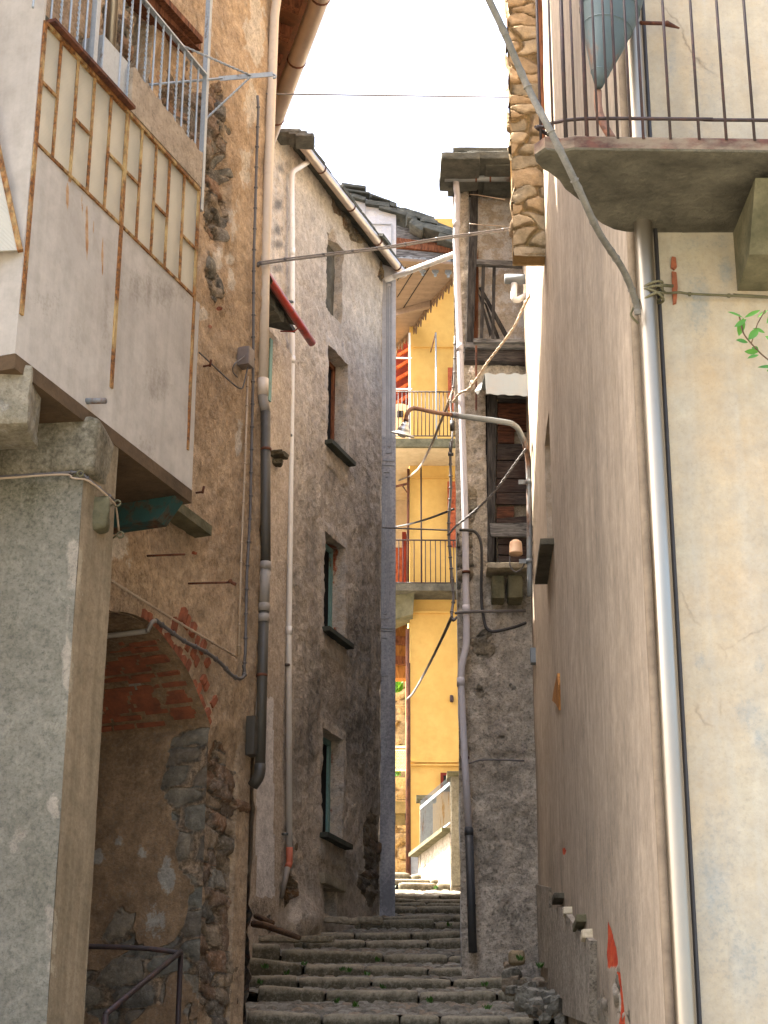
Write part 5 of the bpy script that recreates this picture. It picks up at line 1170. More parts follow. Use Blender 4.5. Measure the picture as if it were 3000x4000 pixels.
# corner column of rubble at the far upper end
mb = MB()
def kc(u, v, s, z): return dict(stone=.95+0*u, dark=.6*sst(800, 1000, v)*(fbm(np.stack([u/60, v/60, 0*u], 1), 1, 3) > -.08))
XA = 1.005; YC = 13.0; ZC5 = 7.27
WCf = Wall((XA, YC), (1.27, YC)); WCs = Wall((XA-.005, YC+.16), (XA, YC))
wallgrid(mb, WCf, 0, WCf.L, ZC5, 13.2, .016, kc, amp=.025, stone=(.30, .125), sd=.055, seed=51, edge=.01, rg=.01, wob=.2)
wallgrid(mb, WCs, 0, WCs.L, ZC5, 13.2, .03, kc, amp=.025, stone=(.26, .125), sd=.05, seed=51, rg=.01, wob=.2)
plain(mb, [V3(XA, YC, ZC5+.02), V3(1.3, YC, ZC5+.02), V3(1.3, YC+.16, ZC5+.02), V3(XA, YC+.16, ZC5+.02)]); plain(mb, [V3(XA, YC+.16, ZC5), V3(1.3, YC+.16, ZC5), V3(1.3, YC+.16, 13.2), V3(XA, YC+.16, 13.2)])
mb.build('rubble_corner', M['r1s'], house5)
mb = MB(); a, b = WR1.hit((2128, 500), .05), WR1.hit((2135, -200), .05); a = atY((2128, 560), 12.6); mb.bar(a, a+[0, 0, 3], .075, .05, up=(0, 1, 0)); mb.build('timber_post', M['brownwood'], house5)
# steel pipe down the corner and its companions
mb = MB(); p = atY((2604, 2600), 6.925); mb.tube([V3(p[0], p[1], z) for z in np.linspace(-1.5, 8, 20)], .0385, 32, cap=False); sp_ = mb.build('steel_downpipe', M['steel'], house5, label='shiny steel corner downpipe')
mb = MB(); p2 = atY((2552, 2600), 7.05); mb.tube([V3(p2[0], p2[1], z) for z in np.linspace(-1.5, 8, 20)], .022, 14, cap=False); mb.build('lit_corner_strip', M['lit_strip'], house5)  # added tan tube standing for the lit last strip of the side wall
mb = MB(); p3 = atY((2655, 2600), 6.975); mb.tube([V3(p3[0], p3[1], z) for z in np.linspace(-1.5, 8, 20)], .009, 8, cap=False); mb.build('corner_cable', M['cableblack'], house5)
# balcony over the cream front
up = [(140, 1015), (150, 1060), (185, 1095), (225, 1115), (300, 1172), (340, 1228), (430, 1300), (475, 1332), (520, 1402), (580, 1452), (655, 1488), (730, 1502), (850, 1509), (1100, 1512)]
zs = 4.03; un = [atZ(S(2, 0, *p), zs) for p in up]
frn = [atZ(S(2, 0, *p), zs) for p in ((210, 968), (300, 983), (400, 968), (700, 972), (1200, 976), (1659, 986))]
out = un[::-1]+frn+[V3(4, frn[-1][1], zs), V3(4, 7.05, zs), V3(un[-1][0]+.1, 7.05, zs)]
out = [p+V3(fbm(p[None], 6, 2)[0], fbm(p[None]+9, 6, 2)[0], 0)*.012 for p in out]
mb = MB(); cxy = np.mean(out, 0)
inn = [cxy+(p-cxy)*.985 for p in out]
def shell(rings):
    n = len(rings[0]); V = [p for r_ in rings for p in r_]; Fc = [[a*n+i, a*n+(i+1) % n, (a+1)*n+(i+1) % n, (a+1)*n+i] for a in range(len(rings)-1) for i in range(n)]
    mb.add(V, Fc+[list(range(n))[::-1], [ (len(rings)-1)*n+i for i in range(n)]])
shell([[p+zU*0 for p in inn], [p+zU*.008 for p in out]]); 
bs = mb.build('balcony_slab', M['concrete'], house5)
mb = MB(); shell([[p+zU*.008 for p in out], [p+zU*.055 for p in out], [p+zU*.062 for p in inn]]); mb.build('slab_edge', M['slabedge'], bs)
mb = MB(); cA = atY(S(2, 1, 1452, 120), 7.0); zb_ = atY(S(2, 1, 1452, 232), 7.0)[2]
mb.hexa([V3(cA[0], 7.05, zb_), V3(cA[0], 6.72, zb_+.02), V3(cA[0]+.3, 6.72, zb_+.02), V3(cA[0]+.3, 7.05, zb_)], [V3(cA[0], 7.05, zs+.002), V3(cA[0]+.0, 6.5, zs-.04), V3(cA[0]+.3, 6.5, zs-.04), V3(cA[0]+.3, 7.05, zs+.002)])
mb.build('corbel', M['stone'], house5)
mb = MB(); zr = 4.175
rpx = [(170, 835), (200, 822), (240, 803), (330, 783), (400, 774), (480, 769), (680, 768), (1000, 770), (1300, 773), (1659, 779)]
rp = [atZ(S(2, 0, *p), zr) for p in rpx]; rp.append(V3(4, rp[-1][1], zr)); ret = [V3(1.0, 6.85, zr), V3(.8, 6.62, zr)]
mb.tube(subdiv(ret+rp, 4), .0075, 8); mb.tube([p+zU*.9 for p in subdiv(ret+rp, 4)], .012, 8); rl5 = mb.build('balcony_railing', M['rail'], house5)
fx = [(185, 830), (345, 780), (485, 769), (680, 768), (845, 769), (1020, 770), (1205, 772), (1380, 775), (1562, 778)]
for k, p in enumerate(fx):
    a = atZ(S(2, 0, *p), zr); mb = MB(); mb.tube([V3(a[0], a[1], zs+.05), V3(a[0], a[1], zr+.9)], .0062 if k != 1 else .009, 6); mb.build('baluster', M['rail'], rl5)
for x, y in ((265, 850), (410, 860), (480, 862), (556, 864), (625, 866), (770, 868)):
    a = atZ(S(2, 0, x, y), 4.09); mb = MB(); mb.tube([V3(a[0], a[1], 4.08), V3(a[0], a[1], zr+.9)], .0055, 6); mb.build('baluster', M['rail'], rl5)
mb = MB(); a = atY(S(2, 0, 830, 148), 6.9); b = atY(S(2, 0, 1000, 152), 6.93); c2_ = atY(S(2, 0, 1082, 182), 6.98); mb.tube([a, b], .009, 8); mb.tube([b-V3(.0, 0, 0), c2_], [.014, .004], 8); mb.build('iron_spike', M['rustdark'], house5)
mb = MB()
fp = [(S(2, 0, 585, 1000), 16), (S(2, 0, 560, 800), 15), (S(2, 0, 548, 700), 15), (S(2, 0, 560, 600), 16)]
mb.tube(subdiv([atY(p, 6.75) for p, r_ in (((S(2, 0, 650, 900)), 0), ((S(2, 0, 590, 800)), 0), ((S(2, 0, 560, 700)), 0), ((S(2, 0, 556, 590)), 0))], 5), .017, 10)
hp = mb.build('hopper_pipe', M['rustpipe'], house5)
mb = MB(); pth = [S(2, 0, *p) for p in ((562, 565), (572, 470), (600, 300), (628, 120), (640, 0), (650, -150), (660, -300))]; rr = [24, 62, 128, 190, 215, 235, 245]
mb.tube([atY(p, 6.72) for p in pth], [r_/1.659/F*6.72/.86 for r_ in rr], 28); fn_ = mb.build('rain_hopper', M['galv'], house5, label='conical galvanised rain hopper')
mb = MB()
for t in (1, 2.6, 3.4):
    i_ = int(t); f_ = t-i_; P_ = [atY(p, 6.72) for p in pth]; c_ = P_[i_]*(1-f_)+P_[i_+1]*f_; r_ = (rr[i_]*(1-f_)+rr[i_+1]*f_)/1.659/F*6.72/.86; d = (P_[i_+1]-P_[i_])/np.linalg.norm(P_[i_+1]-P_[i_]); mb.tube([c_-d*.003, c_+d*.003], r_*1.025, 28)
mb.build('seam', M['galv'], fn_)
# short zinc gutter end and white elbow sticking out of the far part of the wall
mb = MB(); mb.tube([atY(Z3(668, 1328), 15.9), atY(Z3(1000, 1328), 15.9)], .047, 16); zg = mb.build('zinc_gutter_end', M['galvpipe'], house5)
mb = MB(); mb.tube(arc([atY(Z3(758, 1370), 15.9), atY(Z3(755, 1520), 15.9), atY(Z3(790, 1530), 15.9), atY(Z3(1000, 1420), 15.95)], .08), .03, 12); mb.build('white_elbow', M['whitepipe'], zg)

# ---------------------------------------------------------------- rubble house with the loggia (right, beyond)
house6 = thing('rubble_house', 'rough rubble house with boarded window and timber loggia, right of the steps', 'house', (1.1, 16.6, G(16.6)))
WR2 = Wall((.672, 16.4), (1.9, 16.4))
w0, w1 = WR2.sz(Q(492, 1000))[0], WR2.L-.0; wz1 = WR2.sz(Q(600, 345))[1]; wz0 = WR2.sz(Q(600, 1965))[1]
zcut = WR2.sz(Z3(330, 560))[1]; l0 = WR2.sz(Z3(330, 1000))[0]; lz0 = WR2.sz(Z3(400, 1960))[1]; lz1 = WR2.sz(Z3(400, 330))[1]
def k6(u, v, s, z):
    st = blobs(u, v, [(1830, 2150, 30, 250, .75), (1840, 1950, 30, 90, .6), (1900, 2500, 90, 200, .62), (1960, 2900, 90, 300, .45), (1870, 3150, 40, 300, .45), (1950, 3500, 120, 180, .5), (1790, 2250, 25, 200, .8), (1870, 2700, 40, 80, .6)])
    return dict(stone=st, dark=np.maximum(blobs(u, v, [(1960, 3050, 120, 200, .5), (1900, 3350, 80, 240, .55), (2000, 3600, 120, 150, .6), (1900, 2500, 60, 80, .35), (1990, 2350, 90, 60, .5)]), .3*sst(2300, 2800, v)), light=blobs(u, v, [(1870, 1900, 60, 300, .36), (1960, 2800, 50, 120, .45), (1850, 1650, 30, 200, .4), (1930, 2600, 40, 80, .5), (2050, 2900, 30, 90, .4)]),
                push=.10*sst(3300, 3760, v))
mb = MB(); wallgrid(mb, WR2, 0, .8, 1.9, lz1+.05, .022, k6, holes=((w0, .8, wz0, wz1, .12), (l0, .8, lz0, lz1+.05, .14)), amp=.028, stone=(.24, .11), sd=.06, seed=61, rg=.035, arch=dict(poly=[(-.1, zcut), (l0+.005, zcut+.1), (l0+.005, 20), (-.1, 20)], curve=[(-.1, zcut), (l0+.005, zcut+.1), (l0+.005, 20)]))
e0 = WR2.at(0, 0); e2 = V3(.672+.38, 25, 0)
Ws = Wall((.672+.36, 24.), (.672, 16.4)); wallgrid(mb, Ws, 0, Ws.L, 1.9, zcut, .12, None, amp=.02)
plain(mb, [WR2.at(w0, wz0, -.14), WR2.at(w0+.6, wz0, -.14), WR2.at(w0+.6, wz1, -.14), WR2.at(w0, wz1, -.14)])
mb.build('wall', M['r2'], house6)
mb = MB(); WL = Wall(WR2.at(l0-.05, 0, -.14)[:2], WR2.at(1, 0, -.14)[:2]); wallgrid(mb, WL, .0, 1., lz0-.1, lz1+.1, .03, lambda u, v, s, z: dict(light=.42+0*u), amp=.015); mb.build('loggia_wall', M['h'], house6)
mb = MB(); mb.box(WR2.at(.9, lz0-.05, -.4), V3(.9, 0, 0), V3(0, .4, 0), zU*.03); mb.build('loggia_floor', M['greywood'], house6)
def wood(pts, Yb, th, name, mat, par=None):
    mb = MB(); mb.prism([atY(p, Yb) for p in pts], (0, th, 0)); return mb.build(name, mat, par or house6)
wood([Z3(348, 400), Z3(412, 400), Z3(412, 520), Z3(408, 920), Z3(366, 1940), Z3(298, 1940), Z3(318, 1200), Z3(330, 800)], 16.32, .09, 'post', M['greywoodv'])
wood([Z3(412, 1020), Z3(418, 1300), Z3(410, 1890), Z3(372, 1900), Z3(395, 1200)], 16.45, .05, 'inner_post', M['brownwood'])
lr = wood([Z3(398, 1135), Z3(720, 1150), Z3(940, 1185), Z3(940, 1208), Z3(398, 1180)], 16.3, .06, 'loggia_rail', M['greywood'])
for k, pts in enumerate(([(448, 1190), (480, 1190), (462, 1895), (430, 1895)], [(552, 1190), (583, 1190), (568, 1895), (538, 1895)])): wood([Z3(*p) for p in pts], 16.33, .03, 'baluster', M['greywoodv'], lr)
for k, pts in enumerate(([(420, 1408), (445, 1400), (695, 1850), (665, 1880)], [(418, 1470), (440, 1500), (545, 1840), (525, 1880)], [(470, 1545), (490, 1560), (620, 1890), (590, 1895)])): wood([Z3(*p) for p in pts], 16.40+.03*k, .02, 'diagonal_slat', M['greywoodv'], lr)
wood([Z3(370, 1895), Z3(760, 1905), Z3(945, 1915), Z3(945, 1935), Z3(370, 1932)], 16.22, .2, 'edge_board', M['greywood'])
wood([Z3(300, 1935), Z3(945, 1938), Z3(945, 1990), Z3(290, 1985)], 16.26, .12, 'beam', M['greywood'])
wood([Z3(284, 1990), Z3(900, 1992), Z3(880, 2120), Z3(280, 2105)], 16.3, .12, 'beam', M['boards'])
wood([Z3(385, 1965), Z3(402, 1965), Q(404, 480), Q(390, 505), Q(384, 480)], 16.2, .02, 'iron_tie', M['rustdark'])
wood([Z3(455, 400), Z3(690, 400), Z3(690, 490), Z3(455, 440)], 16.5, .06, 'eaves_board', M['brownwood'])
wood([Z3(422, 400), Z3(460, 400), Z3(458, 640), Z3(425, 630)], 16.6, .05, 'hanger', M['greywoodv'])
# window boards
bl = [((600, 372), (940, 380), (940, 425), (600, 420)), ((600, 432), (940, 436), (940, 645), (600, 640)), ((600, 650), (940, 655), (940, 698), (600, 692)), ((600, 700), (762, 702), (760, 812), (600, 808)), ((596, 818), (880, 822), (880, 975), (592, 970)),
      ((590, 985), (880, 985), (880, 1150), (590, 1148)), ((590, 1158), (900, 1158), (900, 1285), (586, 1285)), ((586, 1290), (900, 1292), (900, 1402), (586, 1395)), ((592, 1425), (757, 1420), (757, 1520), (590, 1535)), ((585, 1540), (880, 1512), (900, 1582), (585, 1578)),
      ((600, 1712), (890, 1716), (890, 1790), (604, 1782)), ((602, 1792), (890, 1800), (890, 1892), (608, 1880)), ((600, 1898), (890, 1900), (880, 1950), (620, 1965))]
rnd = random.Random(4)
bw = M['boards']; wnd = bpy.data.objects.new('boarded_window', None); COL.objects.link(wnd); wnd.parent = house6; wnd['_org'] = house6['_org']
for k, b in enumerate(bl): wood([Q(*p) for p in b], 16.44+rnd.uniform(-.012, .008), .03, 'board', M['reddark'] if k in (1, 2, 3, 8) else M['boards'], wnd)
wood([Q(525, 1582), Q(890, 1578), Q(890, 1708), Q(540, 1706), Q(528, 1660)], 16.36, .035, 'board', M['greywood'], wnd)
wood([Q(500, 350), Q(596, 350), Q(584, 900), Q(575, 1560), Q(560, 1965), Q(500, 1950), Q(505, 1200)], 16.38, .07, 'jamb_post', M['greywoodv'], wnd)
wood([Q(484, 350), Q(506, 350), Q(500, 1500), Q(470, 1880), Q(462, 1880), Q(486, 1400)], 16.42, .05, 'outer_post', M['black'], wnd)
wood([Q(560, 1700), Q(588, 1700), Q(588, 1960), Q(560, 1960)], 16.47, .03, 'gap', M['black'], wnd)
wood([Q(500, 335), Q(945, 345), Q(945, 378), Q(560, 372)], 16.4, .06, 'head_beam', M['greywood'], wnd)
# shelf and brackets
mb = MB(); a, b = atY(Q(498, 2000), 16.2), atY(Q(950, 2000), 16.2); mb.rock((a+b)/2+V3(0, .1, -.01), (b[0]-a[0], .34, .055), r=.25, n=9, amp=.06, seed=3); mb.build('stone_shelf', M['kerb'], house6)
for k, (x0, x1) in enumerate(((538, 665), (690, 840))):
    mb = MB(); a, b = atY(Q(x0, 2110), 16.3), atY(Q(x1, 2330), 16.3); mb.rock(((a[0]+b[0])/2, 16.36, (a[2]+b[2])/2), (b[0]-a[0], .3, a[2]-b[2]), r=.2, n=7, amp=.04, seed=k+4); mb.build('shelf_bracket', M['stone'], house6)
# roof
mb = MB()
for k, (x0, x1, y0, y1, Yr) in enumerate(((50, 430, 130, 205, 15.75), (300, 760, 120, 200, 15.8), (170, 760, 85, 135, 15.95), (130, 520, 205, 262, 15.95), (480, 780, 205, 270, 15.9), (240, 720, 262, 300, 16.1))):
    a, b = atY(Z3(x0, y0), Yr), atY(Z3(x1, y1), Yr); mb.rock((a+b)/2+V3(0, .25, 0), (b[0]-a[0], .6, a[2]-b[2]), r=.3, n=9, amp=.07, seed=k+80)
z_ = atY(Z3(400, 255), 16.1)[2]; mb.hexa([V3(.95, 16.0, z_), V3(2, 16.0, z_), V3(2.4, 18, z_+.3), V3(1.25, 18, z_+.3)], [V3(.95, 16.0, z_+.06), V3(2, 16.0, z_+.06), V3(2.4, 18, z_+.36), V3(1.25, 18, z_+.36)])
mb.build('slate_roof', M['slate'], house6)
wood([Z3(240, 300), Z3(720, 300), Z3(720, 335), Z3(235, 330)], 16.15, .3, 'wall_plate', M['stone'])
mb = MB(); mb.tube([atY(Z3(90, 362), 16.08), atY(Z3(760, 362), 16.08)], .033, 16); g6 = mb.build('gutter', M['galvpipe'], house6)
for x in (392, 528): mb = MB(); a = atY(Z3(x, 362), 16.08); mb.tube([a-V3(.008, 0, 0), a+V3(.008, 0, 0)], .037, 12); mb.tube([a+V3(0, -.037, 0), a+V3(0, -.03, .06)], .006, 6); mb.build('bracket', M['rustdark'], g6)
# its long downpipe
pc = [(Z3(198, 385), 16.1), (Z3(205, 470), 16.12), (Z3(213, 520), 16.15), (Z3(205, 800), 16.2), (Z3(198, 960), 16.25), (S(1, 1, 1300, 0), 16.27), (S(1, 1, 1322, 600), 16.28), (S(1, 1, 1355, 1659), 16.28), (S(1, 2, 1363, 640), 16.28), (S(1, 2, 1364, 860), 16.26), (S(1, 2, 1330, 1010), 16.24), (S(1, 2, 1327, 1110), 16.24), (S(1, 2, 1352, 1600), 16.23), (S(1, 3, 1380, 410), 16.2)]
P = [atY(*x) for x in pc]; mb = MB(); mb.tube(arc(P, .05), .031, 16)
for k in (3, 6, 8, 11): mb.tube([P[k]-zU*.03, P[k]+zU*.05], .035, 16)
d6 = mb.build('downpipe', M['greypipe'], house6, label='long pale downpipe ending in a black foot')
mb = MB(); f1 = atY(S(1, 3, 1405, 1195), 16.15); mb.tube([P[-1]+zU*.02, f1], .036, 16); mb.tube([P[-1]+zU*.03, P[-1]-zU*.04], .039, 16); mb.build('pipe_foot', M['blackpipe'], d6)
for p in (S(1, 2, 1354, 1592), S(1, 2, 1362, 390), S(1, 3, 1395, 890)): mb = MB(); c_ = atY(p, 16.25 if p[1] < 3200 else 16.18); mb.tube([c_-zU*.008, c_+zU*.008], .04, 14); mb.build('clamp', M['rustdark'], d6)
# white pipe bridging the alley from the grey house's gutter
a = atY(S(1, 1, 832, 160), 20.25); b = atY(S(1, 1, 905, 130), 20.25); c_ = atY(Z3(270, 1060), 16.6)
mb = MB(); mb.tube(arc([a, b, c_], .1), .034, 14)
tag(mb.build('bridging_pipe', M['whitepipe']), 'white plastic pipe bridging the alley below the eaves, from grey house to loggia', 'pipe')

# ---------------------------------------------------------------- grey-beige drainpipe at the arch house corner
YP = 12.9
pc = [(-3, -60), (582, 0+0)]; pts = [((1098, -120), YP), (S(1, 0, 120, 100), YP), (S(1, 0, 60, 1659), YP), (S(1, 1, 45, 860), YP), (S(1, 1, 45, 930), YP), (S(1, 1, 62, 1010), YP), (S(1, 1, 62, 1659), YP), (S(1, 2, 62, 350), YP), (S(1, 2, 52, 620), YP), (S(1, 2, 40, 1100), YP), (S(1, 3, 25, 20), YP)]
P = [atY(*x) for x in pts]; hb = thing('corner_drainpipe', 'thick drainpipe in beige, black and grey sections at the corner of the arch house', 'drainpipe', tuple(P[-1]))
hb.parent = None
def seg(a, b, mt, r=.0375): mb = MB(); mb.tube(arc(P[a:b+1], .06) if b-a > 1 else P[a:b+1], r, 18); return mb.build('pipe_section', M[mt], hb)
seg(0, 3, 'beigepipe'); 
mb = MB(); mb.tube([P[3]+zU*.08, P[3]-zU*.06], .042, 18); mb.build('socket', M['beigepipe'], hb)
seg(3, 5, 'taupepipe'); seg(5, 7, 'darkpipe'); seg(7, 8, 'taupepipe'); seg(8, 10, 'darkpipe')
for k, dz in ((7, 0), (8, 0), (8, .08)): mb = MB(); c_ = P[k]-zU*dz; mb.tube([c_-zU*.03, c_+zU*.03], .041, 18); mb.build('socket', M['taupepipe'], hb)
mb = MB(); e = P[10]; mb.tube(arc([e+zU*.05, e-zU*.03, e+V3(-.05, .03, -.1)], .05), .04, 16); mb.build('elbow', M['darkpipe'], hb)
for p in (S(1, 1, 65, 1255), S(1, 2, 38, 1060)): mb = MB(); c_ = atY(p, YP); mb.tube([c_-zU*.01, c_+zU*.01], .041, 16); mb.build('clamp', M['rustdark'], hb)

# ---------------------------------------------------------------- street lamp on its bent arm
lp = [(S(2, 2, 116, 545), 15.75), (S(2, 1, 112, 1659), 15.75), (S(2, 1, 108, 1400), 15.75), (S(2, 1, 95, 1260), 15.7), (S(2, 1, 50, 1140), 15.6), (S(2, 1, 10, 1095), 15.5), (S(1, 1, 1600, 1075), 15.4), (S(1, 1, 1270, 1030), 15.2)]
lamp = thing('street_lamp', 'old street lamp, small metal shade on a long bent pipe arm over the steps', 'street lamp', tuple(atY(*lp[0])))
P = [atY(*x) for x in lp]; mb = MB(); mb.tube(subdiv(P, 5), .0255, 14); mb.build('arm', M['galvpipe'], lamp)
P2 = [P[-1]]+[atY(S(1, 1, *p), y) for p, y in (((1150, 1012), 15.1), ((1050, 990), 15.05), ((1010, 990), 15.03), ((985, 1010), 15.02), ((974, 1040), 15.02), ((972, 1072), 15.02))]
mb = MB(); mb.tube(subdiv(P2, 5), .0185, 12); mb.tube([P2[-1]-(P2[-2]-P2[-1])*0, P2[-1]+(P2[-2]-P2[-1])*.5], .024, 12); mb.build('arm_end', M['rustpipe'], lamp)
for p in (S(2, 2, 112, 320), S(2, 1, 108, 1465)): mb = MB(); c_ = atY(p, 15.75); mb.tube([c_-zU*.02, c_+zU*.02], .03, 14); mb.box(c_-V3(.05, 0, 0), V3(.04, 0, 0), V3(0, .006, 0), zU*.02); mb.build('clamp', M['galvpipe'], lamp)
c_ = P2[-1]; ax = V3(-.12, -.1, -1); ax = ax/np.linalg.norm(ax); e1_ = np.cross(ax, V3(0, 1, 0)); e1_ /= np.linalg.norm(e1_); e2_ = np.cross(ax, e1_)
ax2 = V3(-.24, .33, -.9); ax2 /= np.linalg.norm(ax2)
def lathe(c0, ax, prof, n=32):
    e1_ = np.cross(ax, V3(0, 1, 0)); e1_ /= np.linalg.norm(e1_); e2_ = np.cross(ax, e1_); V = []; Fc = []
    for r_, h in prof:
        for j in range(n): t = 2*math.pi*j/n; V.append(c0+ax*h+(e1_*math.cos(t)+e2_*math.sin(t))*r_)
    for i in range(len(prof)-1):
        for j in range(n): Fc.append([i*n+j, i*n+(j+1) % n, (i+1)*n+(j+1) % n, (i+1)*n+j])
    return V, Fc
mb = MB(); mb.add(*lathe(c_, ax2, [(.014, 0), (.018, .012), (.03, .02), (.036, .035), (.036, .045), (.052, .06), (.058, .08), (.056, .085), (.064, .10), (.108, .118), (.11, .122), (.104, .121), (.06, .106), (.045, .09)]), smooth=True); mb.build('shade', M['alu'], lamp)
mb = MB(); mb.add(*lathe(c_, ax2, [(.03, .09), (.034, .11), (.032, .135), (.018, .145), (.001, .147)]), smooth=True); mb.build('bulb', M['bulb'], lamp)

# ---------------------------------------------------------------- cables, boxes, small things
def cable(name, pts, r, mat, label, ties=0, twist=False, rt=None, cat='cable'):
    mb = MB(); pts = [np.asarray(p, float) for p in pts]
    if twist:
        r = r*.68
        d = np.diff(np.array(pts), axis=0); 
        L = np.concatenate([[0], np.cumsum(np.linalg.norm(d, axis=1))]); n_ = int(L[-1]/.012)+8; t = np.linspace(0, L[-1], n_); A_ = np.array(pts); C_ = np.stack([np.interp(t, L, A_[:, k]) for k in range(3)], 1)
        T_ = np.gradient(C_, axis=0); T_ /= np.linalg.norm(T_, axis=1)[:, None]; N_ = np.cross(T_, V3(0, .3, 1)); N_ /= np.linalg.norm(N_, axis=1)[:, None]; B3_ = np.cross(T_, N_)
        for ph in (0, 2.1, 4.2): mb.tube(C_+r*.55*(np.cos(t*38+ph)[:, None]*N_+np.sin(t*38+ph)[:, None]*B3_), r*.6, 5)
    else: mb.tube(pts, r, 7)
    if ties:
        L = np.concatenate([[0], np.cumsum([np.linalg.norm(b-a) for a, b in zip(pts[:-1], pts[1:])])])
        for k in range(ties):
            t = L[-1]*(k+.5)/ties; A_ = np.array(pts); c_ = np.array([np.interp(t, L, A_[:, q_]) for q_ in range(3)]); c2_ = np.array([np.interp(t+.012, L, A_[:, q_]) for q_ in range(3)]); mb.tube([c_, c2_], r*1.45, 7)
    o = mb.build(name, M[mat]); return tag(o, label, cat)
def two(pts, off): return [np.asarray(p)+off for p in pts]
a, b = atY(S(1, 0, 40, 608), 12.85), atY(D(1166, 211), 15.3)
cable('overhead_cable', sag(a, b, .0), .007, 'cable', 'thin single cable stretched straight across the sky between the two houses')
a, m1, b = atY(S(1, 1, 60, 60), 12.8), atY(Z1_(830, 885), 14.2), atY(S(2, 0, 340, 1455), 15.0)
pp = subdiv([atY(S(1, 1, 10, 70), 12.8), atY(S(1, 1, 60, 48), 12.82), atY(S(1, 0, 510, 1650), 13.4), atY(S(1, 0, 840, 1610), 13.9), atY(S(1, 0, 1240, 1545), 14.5), atY(S(1, 0, 1659, 1488), 14.95), atY(S(2, 0, 190, 1455), 15.1), atY(S(2, 0, 300, 1462), 15.2)], 6)
mb = MB(); mb.tube(pp, .009, 7); mb.tube(two(pp, V3(0, 0, .019)), .006, 7)
for k in range(2, len(pp)-2, 3): mb.tube([pp[k]+V3(-.012, 0, .008), pp[k]+V3(.012, 0, .011)], .017, 7)
tag(mb.build('overhead_cable', M['cable']), 'double cable tied together, crossing the alley over the grey house gutter to the loggia', 'cable')
pts = [atY(S(2, 1, 205, 0), 15.0), atY(S(2, 1, 170, 140), 15.1), atY(S(2, 1, 70, 340), 15.3), atY(S(1, 1, 1659, 480), 15.4), atY(S(1, 1, 1500, 690), 15.7), atY(S(1, 1, 1390, 850), 15.9), atY(S(1, 1, 1320, 890), 16.0), atY(S(1, 1, 1275, 950), 16.1)]
cable('twisted_cable', subdiv(pts, 6), .016, 'cabletan', 'thick twisted cable slanting from the right house down to the corner behind the lamp arm', twist=True)
pts = [atY(S(1, 1, 1275, 880), 16.15), atY(S(1, 1, 1215, 1030), 18.), atY(S(1, 1, 1120, 1260), 21.), atY(S(1, 1, 1060, 1370), 23.5), atY(S(1, 1, 1000, 1425), 25.8)]
cable('twisted_cable', subdiv(pts, 6), .02, 'cabletan', 'pale twisted cable hanging from behind the lamp arm to the yellow house corner', twist=True)
pts = [atY(S(2, 1, 90, 1250), 15.6), atY(S(2, 1, 20, 1345), 15.7), atY(Q(760, 1020), 15.75), atY(Q(560, 1290), 15.95), atY(Q(350, 1490), 16.1), atY(Q(200, 1610), 16.15), atY(Q(130, 1690), 16.2)]
cable('twisted_cable', subdiv(pts, 6), .015, 'cable', 'dark bundled cable slanting across the boarded window from the lamp pole to the rubble corner', twist=True)
pts = [atY(S(1, 1, 1258, 1230), 16.1), atY(S(1, 1, 1262, 1500), 16.2), atY(S(1, 2, 1252, 0), 16.25), atY(S(1, 2, 1250, 160), 16.3), atY(S(1, 2, 1272, 450), 16.3), atY(S(1, 2, 1280, 560), 16.3), atY(S(1, 2, 1268, 660), 16.25), atY(S(1, 2, 1280, 700), 16.2), atY(S(1, 2, 1300, 680), 16.2)]
cable('wall_cable', subdiv(pts, 5), .013, 'cable', 'bundle of cables running down beside the left edge of the rubble house', ties=16)
pts = [atY(S(1, 1, 1290, 520), 16.2), atY(S(1, 1, 1285, 800), 16.2), atY(S(1, 1, 1262, 950), 16.2), atY(S(1, 1, 1275, 1100), 16.15), atY(S(1, 1, 1268, 1240), 16.1)]
cable('wall_cable', subdiv(pts, 5), .011, 'cable', 'upper cable bundle beside the downpipe, above the lamp arm', ties=8)
mb = MB(); mb.tube([atY(S(1, 1, 1272, 1070), 16.0), atY(S(1, 1, 1272, 1130), 16.0)], .022, 12); mb.tube([atY(S(1, 1, 1245, 1285), 16.05), atY(S(1, 1, 1280, 1285), 16.05)], .018, 8); mb.tube([atY(S(1, 1, 1262, 1210), 16.05), atY(S(1, 1, 1262, 1290), 16.05)], .014, 8)
tag(mb.build('cable_anchor', M['cableblack']), 'dark cable anchor fitting under the lamp arm at the corner of the rubble house', 'fitting')
pts = [atY(S(1, 2, 1268, 680), 16.2), atY(S(1, 2, 1200, 830), 19.), atY(S(1, 2, 1100, 1030), 22.), atY(S(1, 2, 1020, 1170), 25.), atY(S(1, 2, 975, 1215), 25.9)]
cable('twisted_cable', subdiv(pts, 6), .02, 'cable', 'twisted cable slanting across the plain yellow wall below both balconies', twist=True)
cable('overhead_cable', sag(atY(S(1, 2, 820, 102), 20.3), atY(S(1, 2, 1250, 118), 16.3), .0), .008, 'cable', 'thin level cable crossing in front of the yellow house above the lower balcony')
cable('overhead_cable', sag(atY(S(1, 2, 880, 98), 26.5), atY(S(1, 1, 1280, 1640), 16.4), .03), .012, 'cableblack', 'dark cable rising to the right in front of the yellow house')
cable('overhead_cable', sag(atY(S(1, 1, 890, 1470), 27.), atY(S(1, 1, 1000, 1425), 25.8), .0), .012, 'cable', 'short cable end under the upper balcony soffit')
mb = MB(); mb.tube([atY(S(1, 1, 890, 1497), 26.4), atY(S(1, 1, 985, 1475), 25.95)], .02, 8); mb.tube([atY(S(1, 1, 950, 1490), 26.1), atY(S(1, 1, 985, 1540), 25.95)], .01, 6); tag(mb.build('wall_bracket', M['rustdark']), 'rusty iron arm at the corner of the yellow house under the upper balcony', 'bracket')
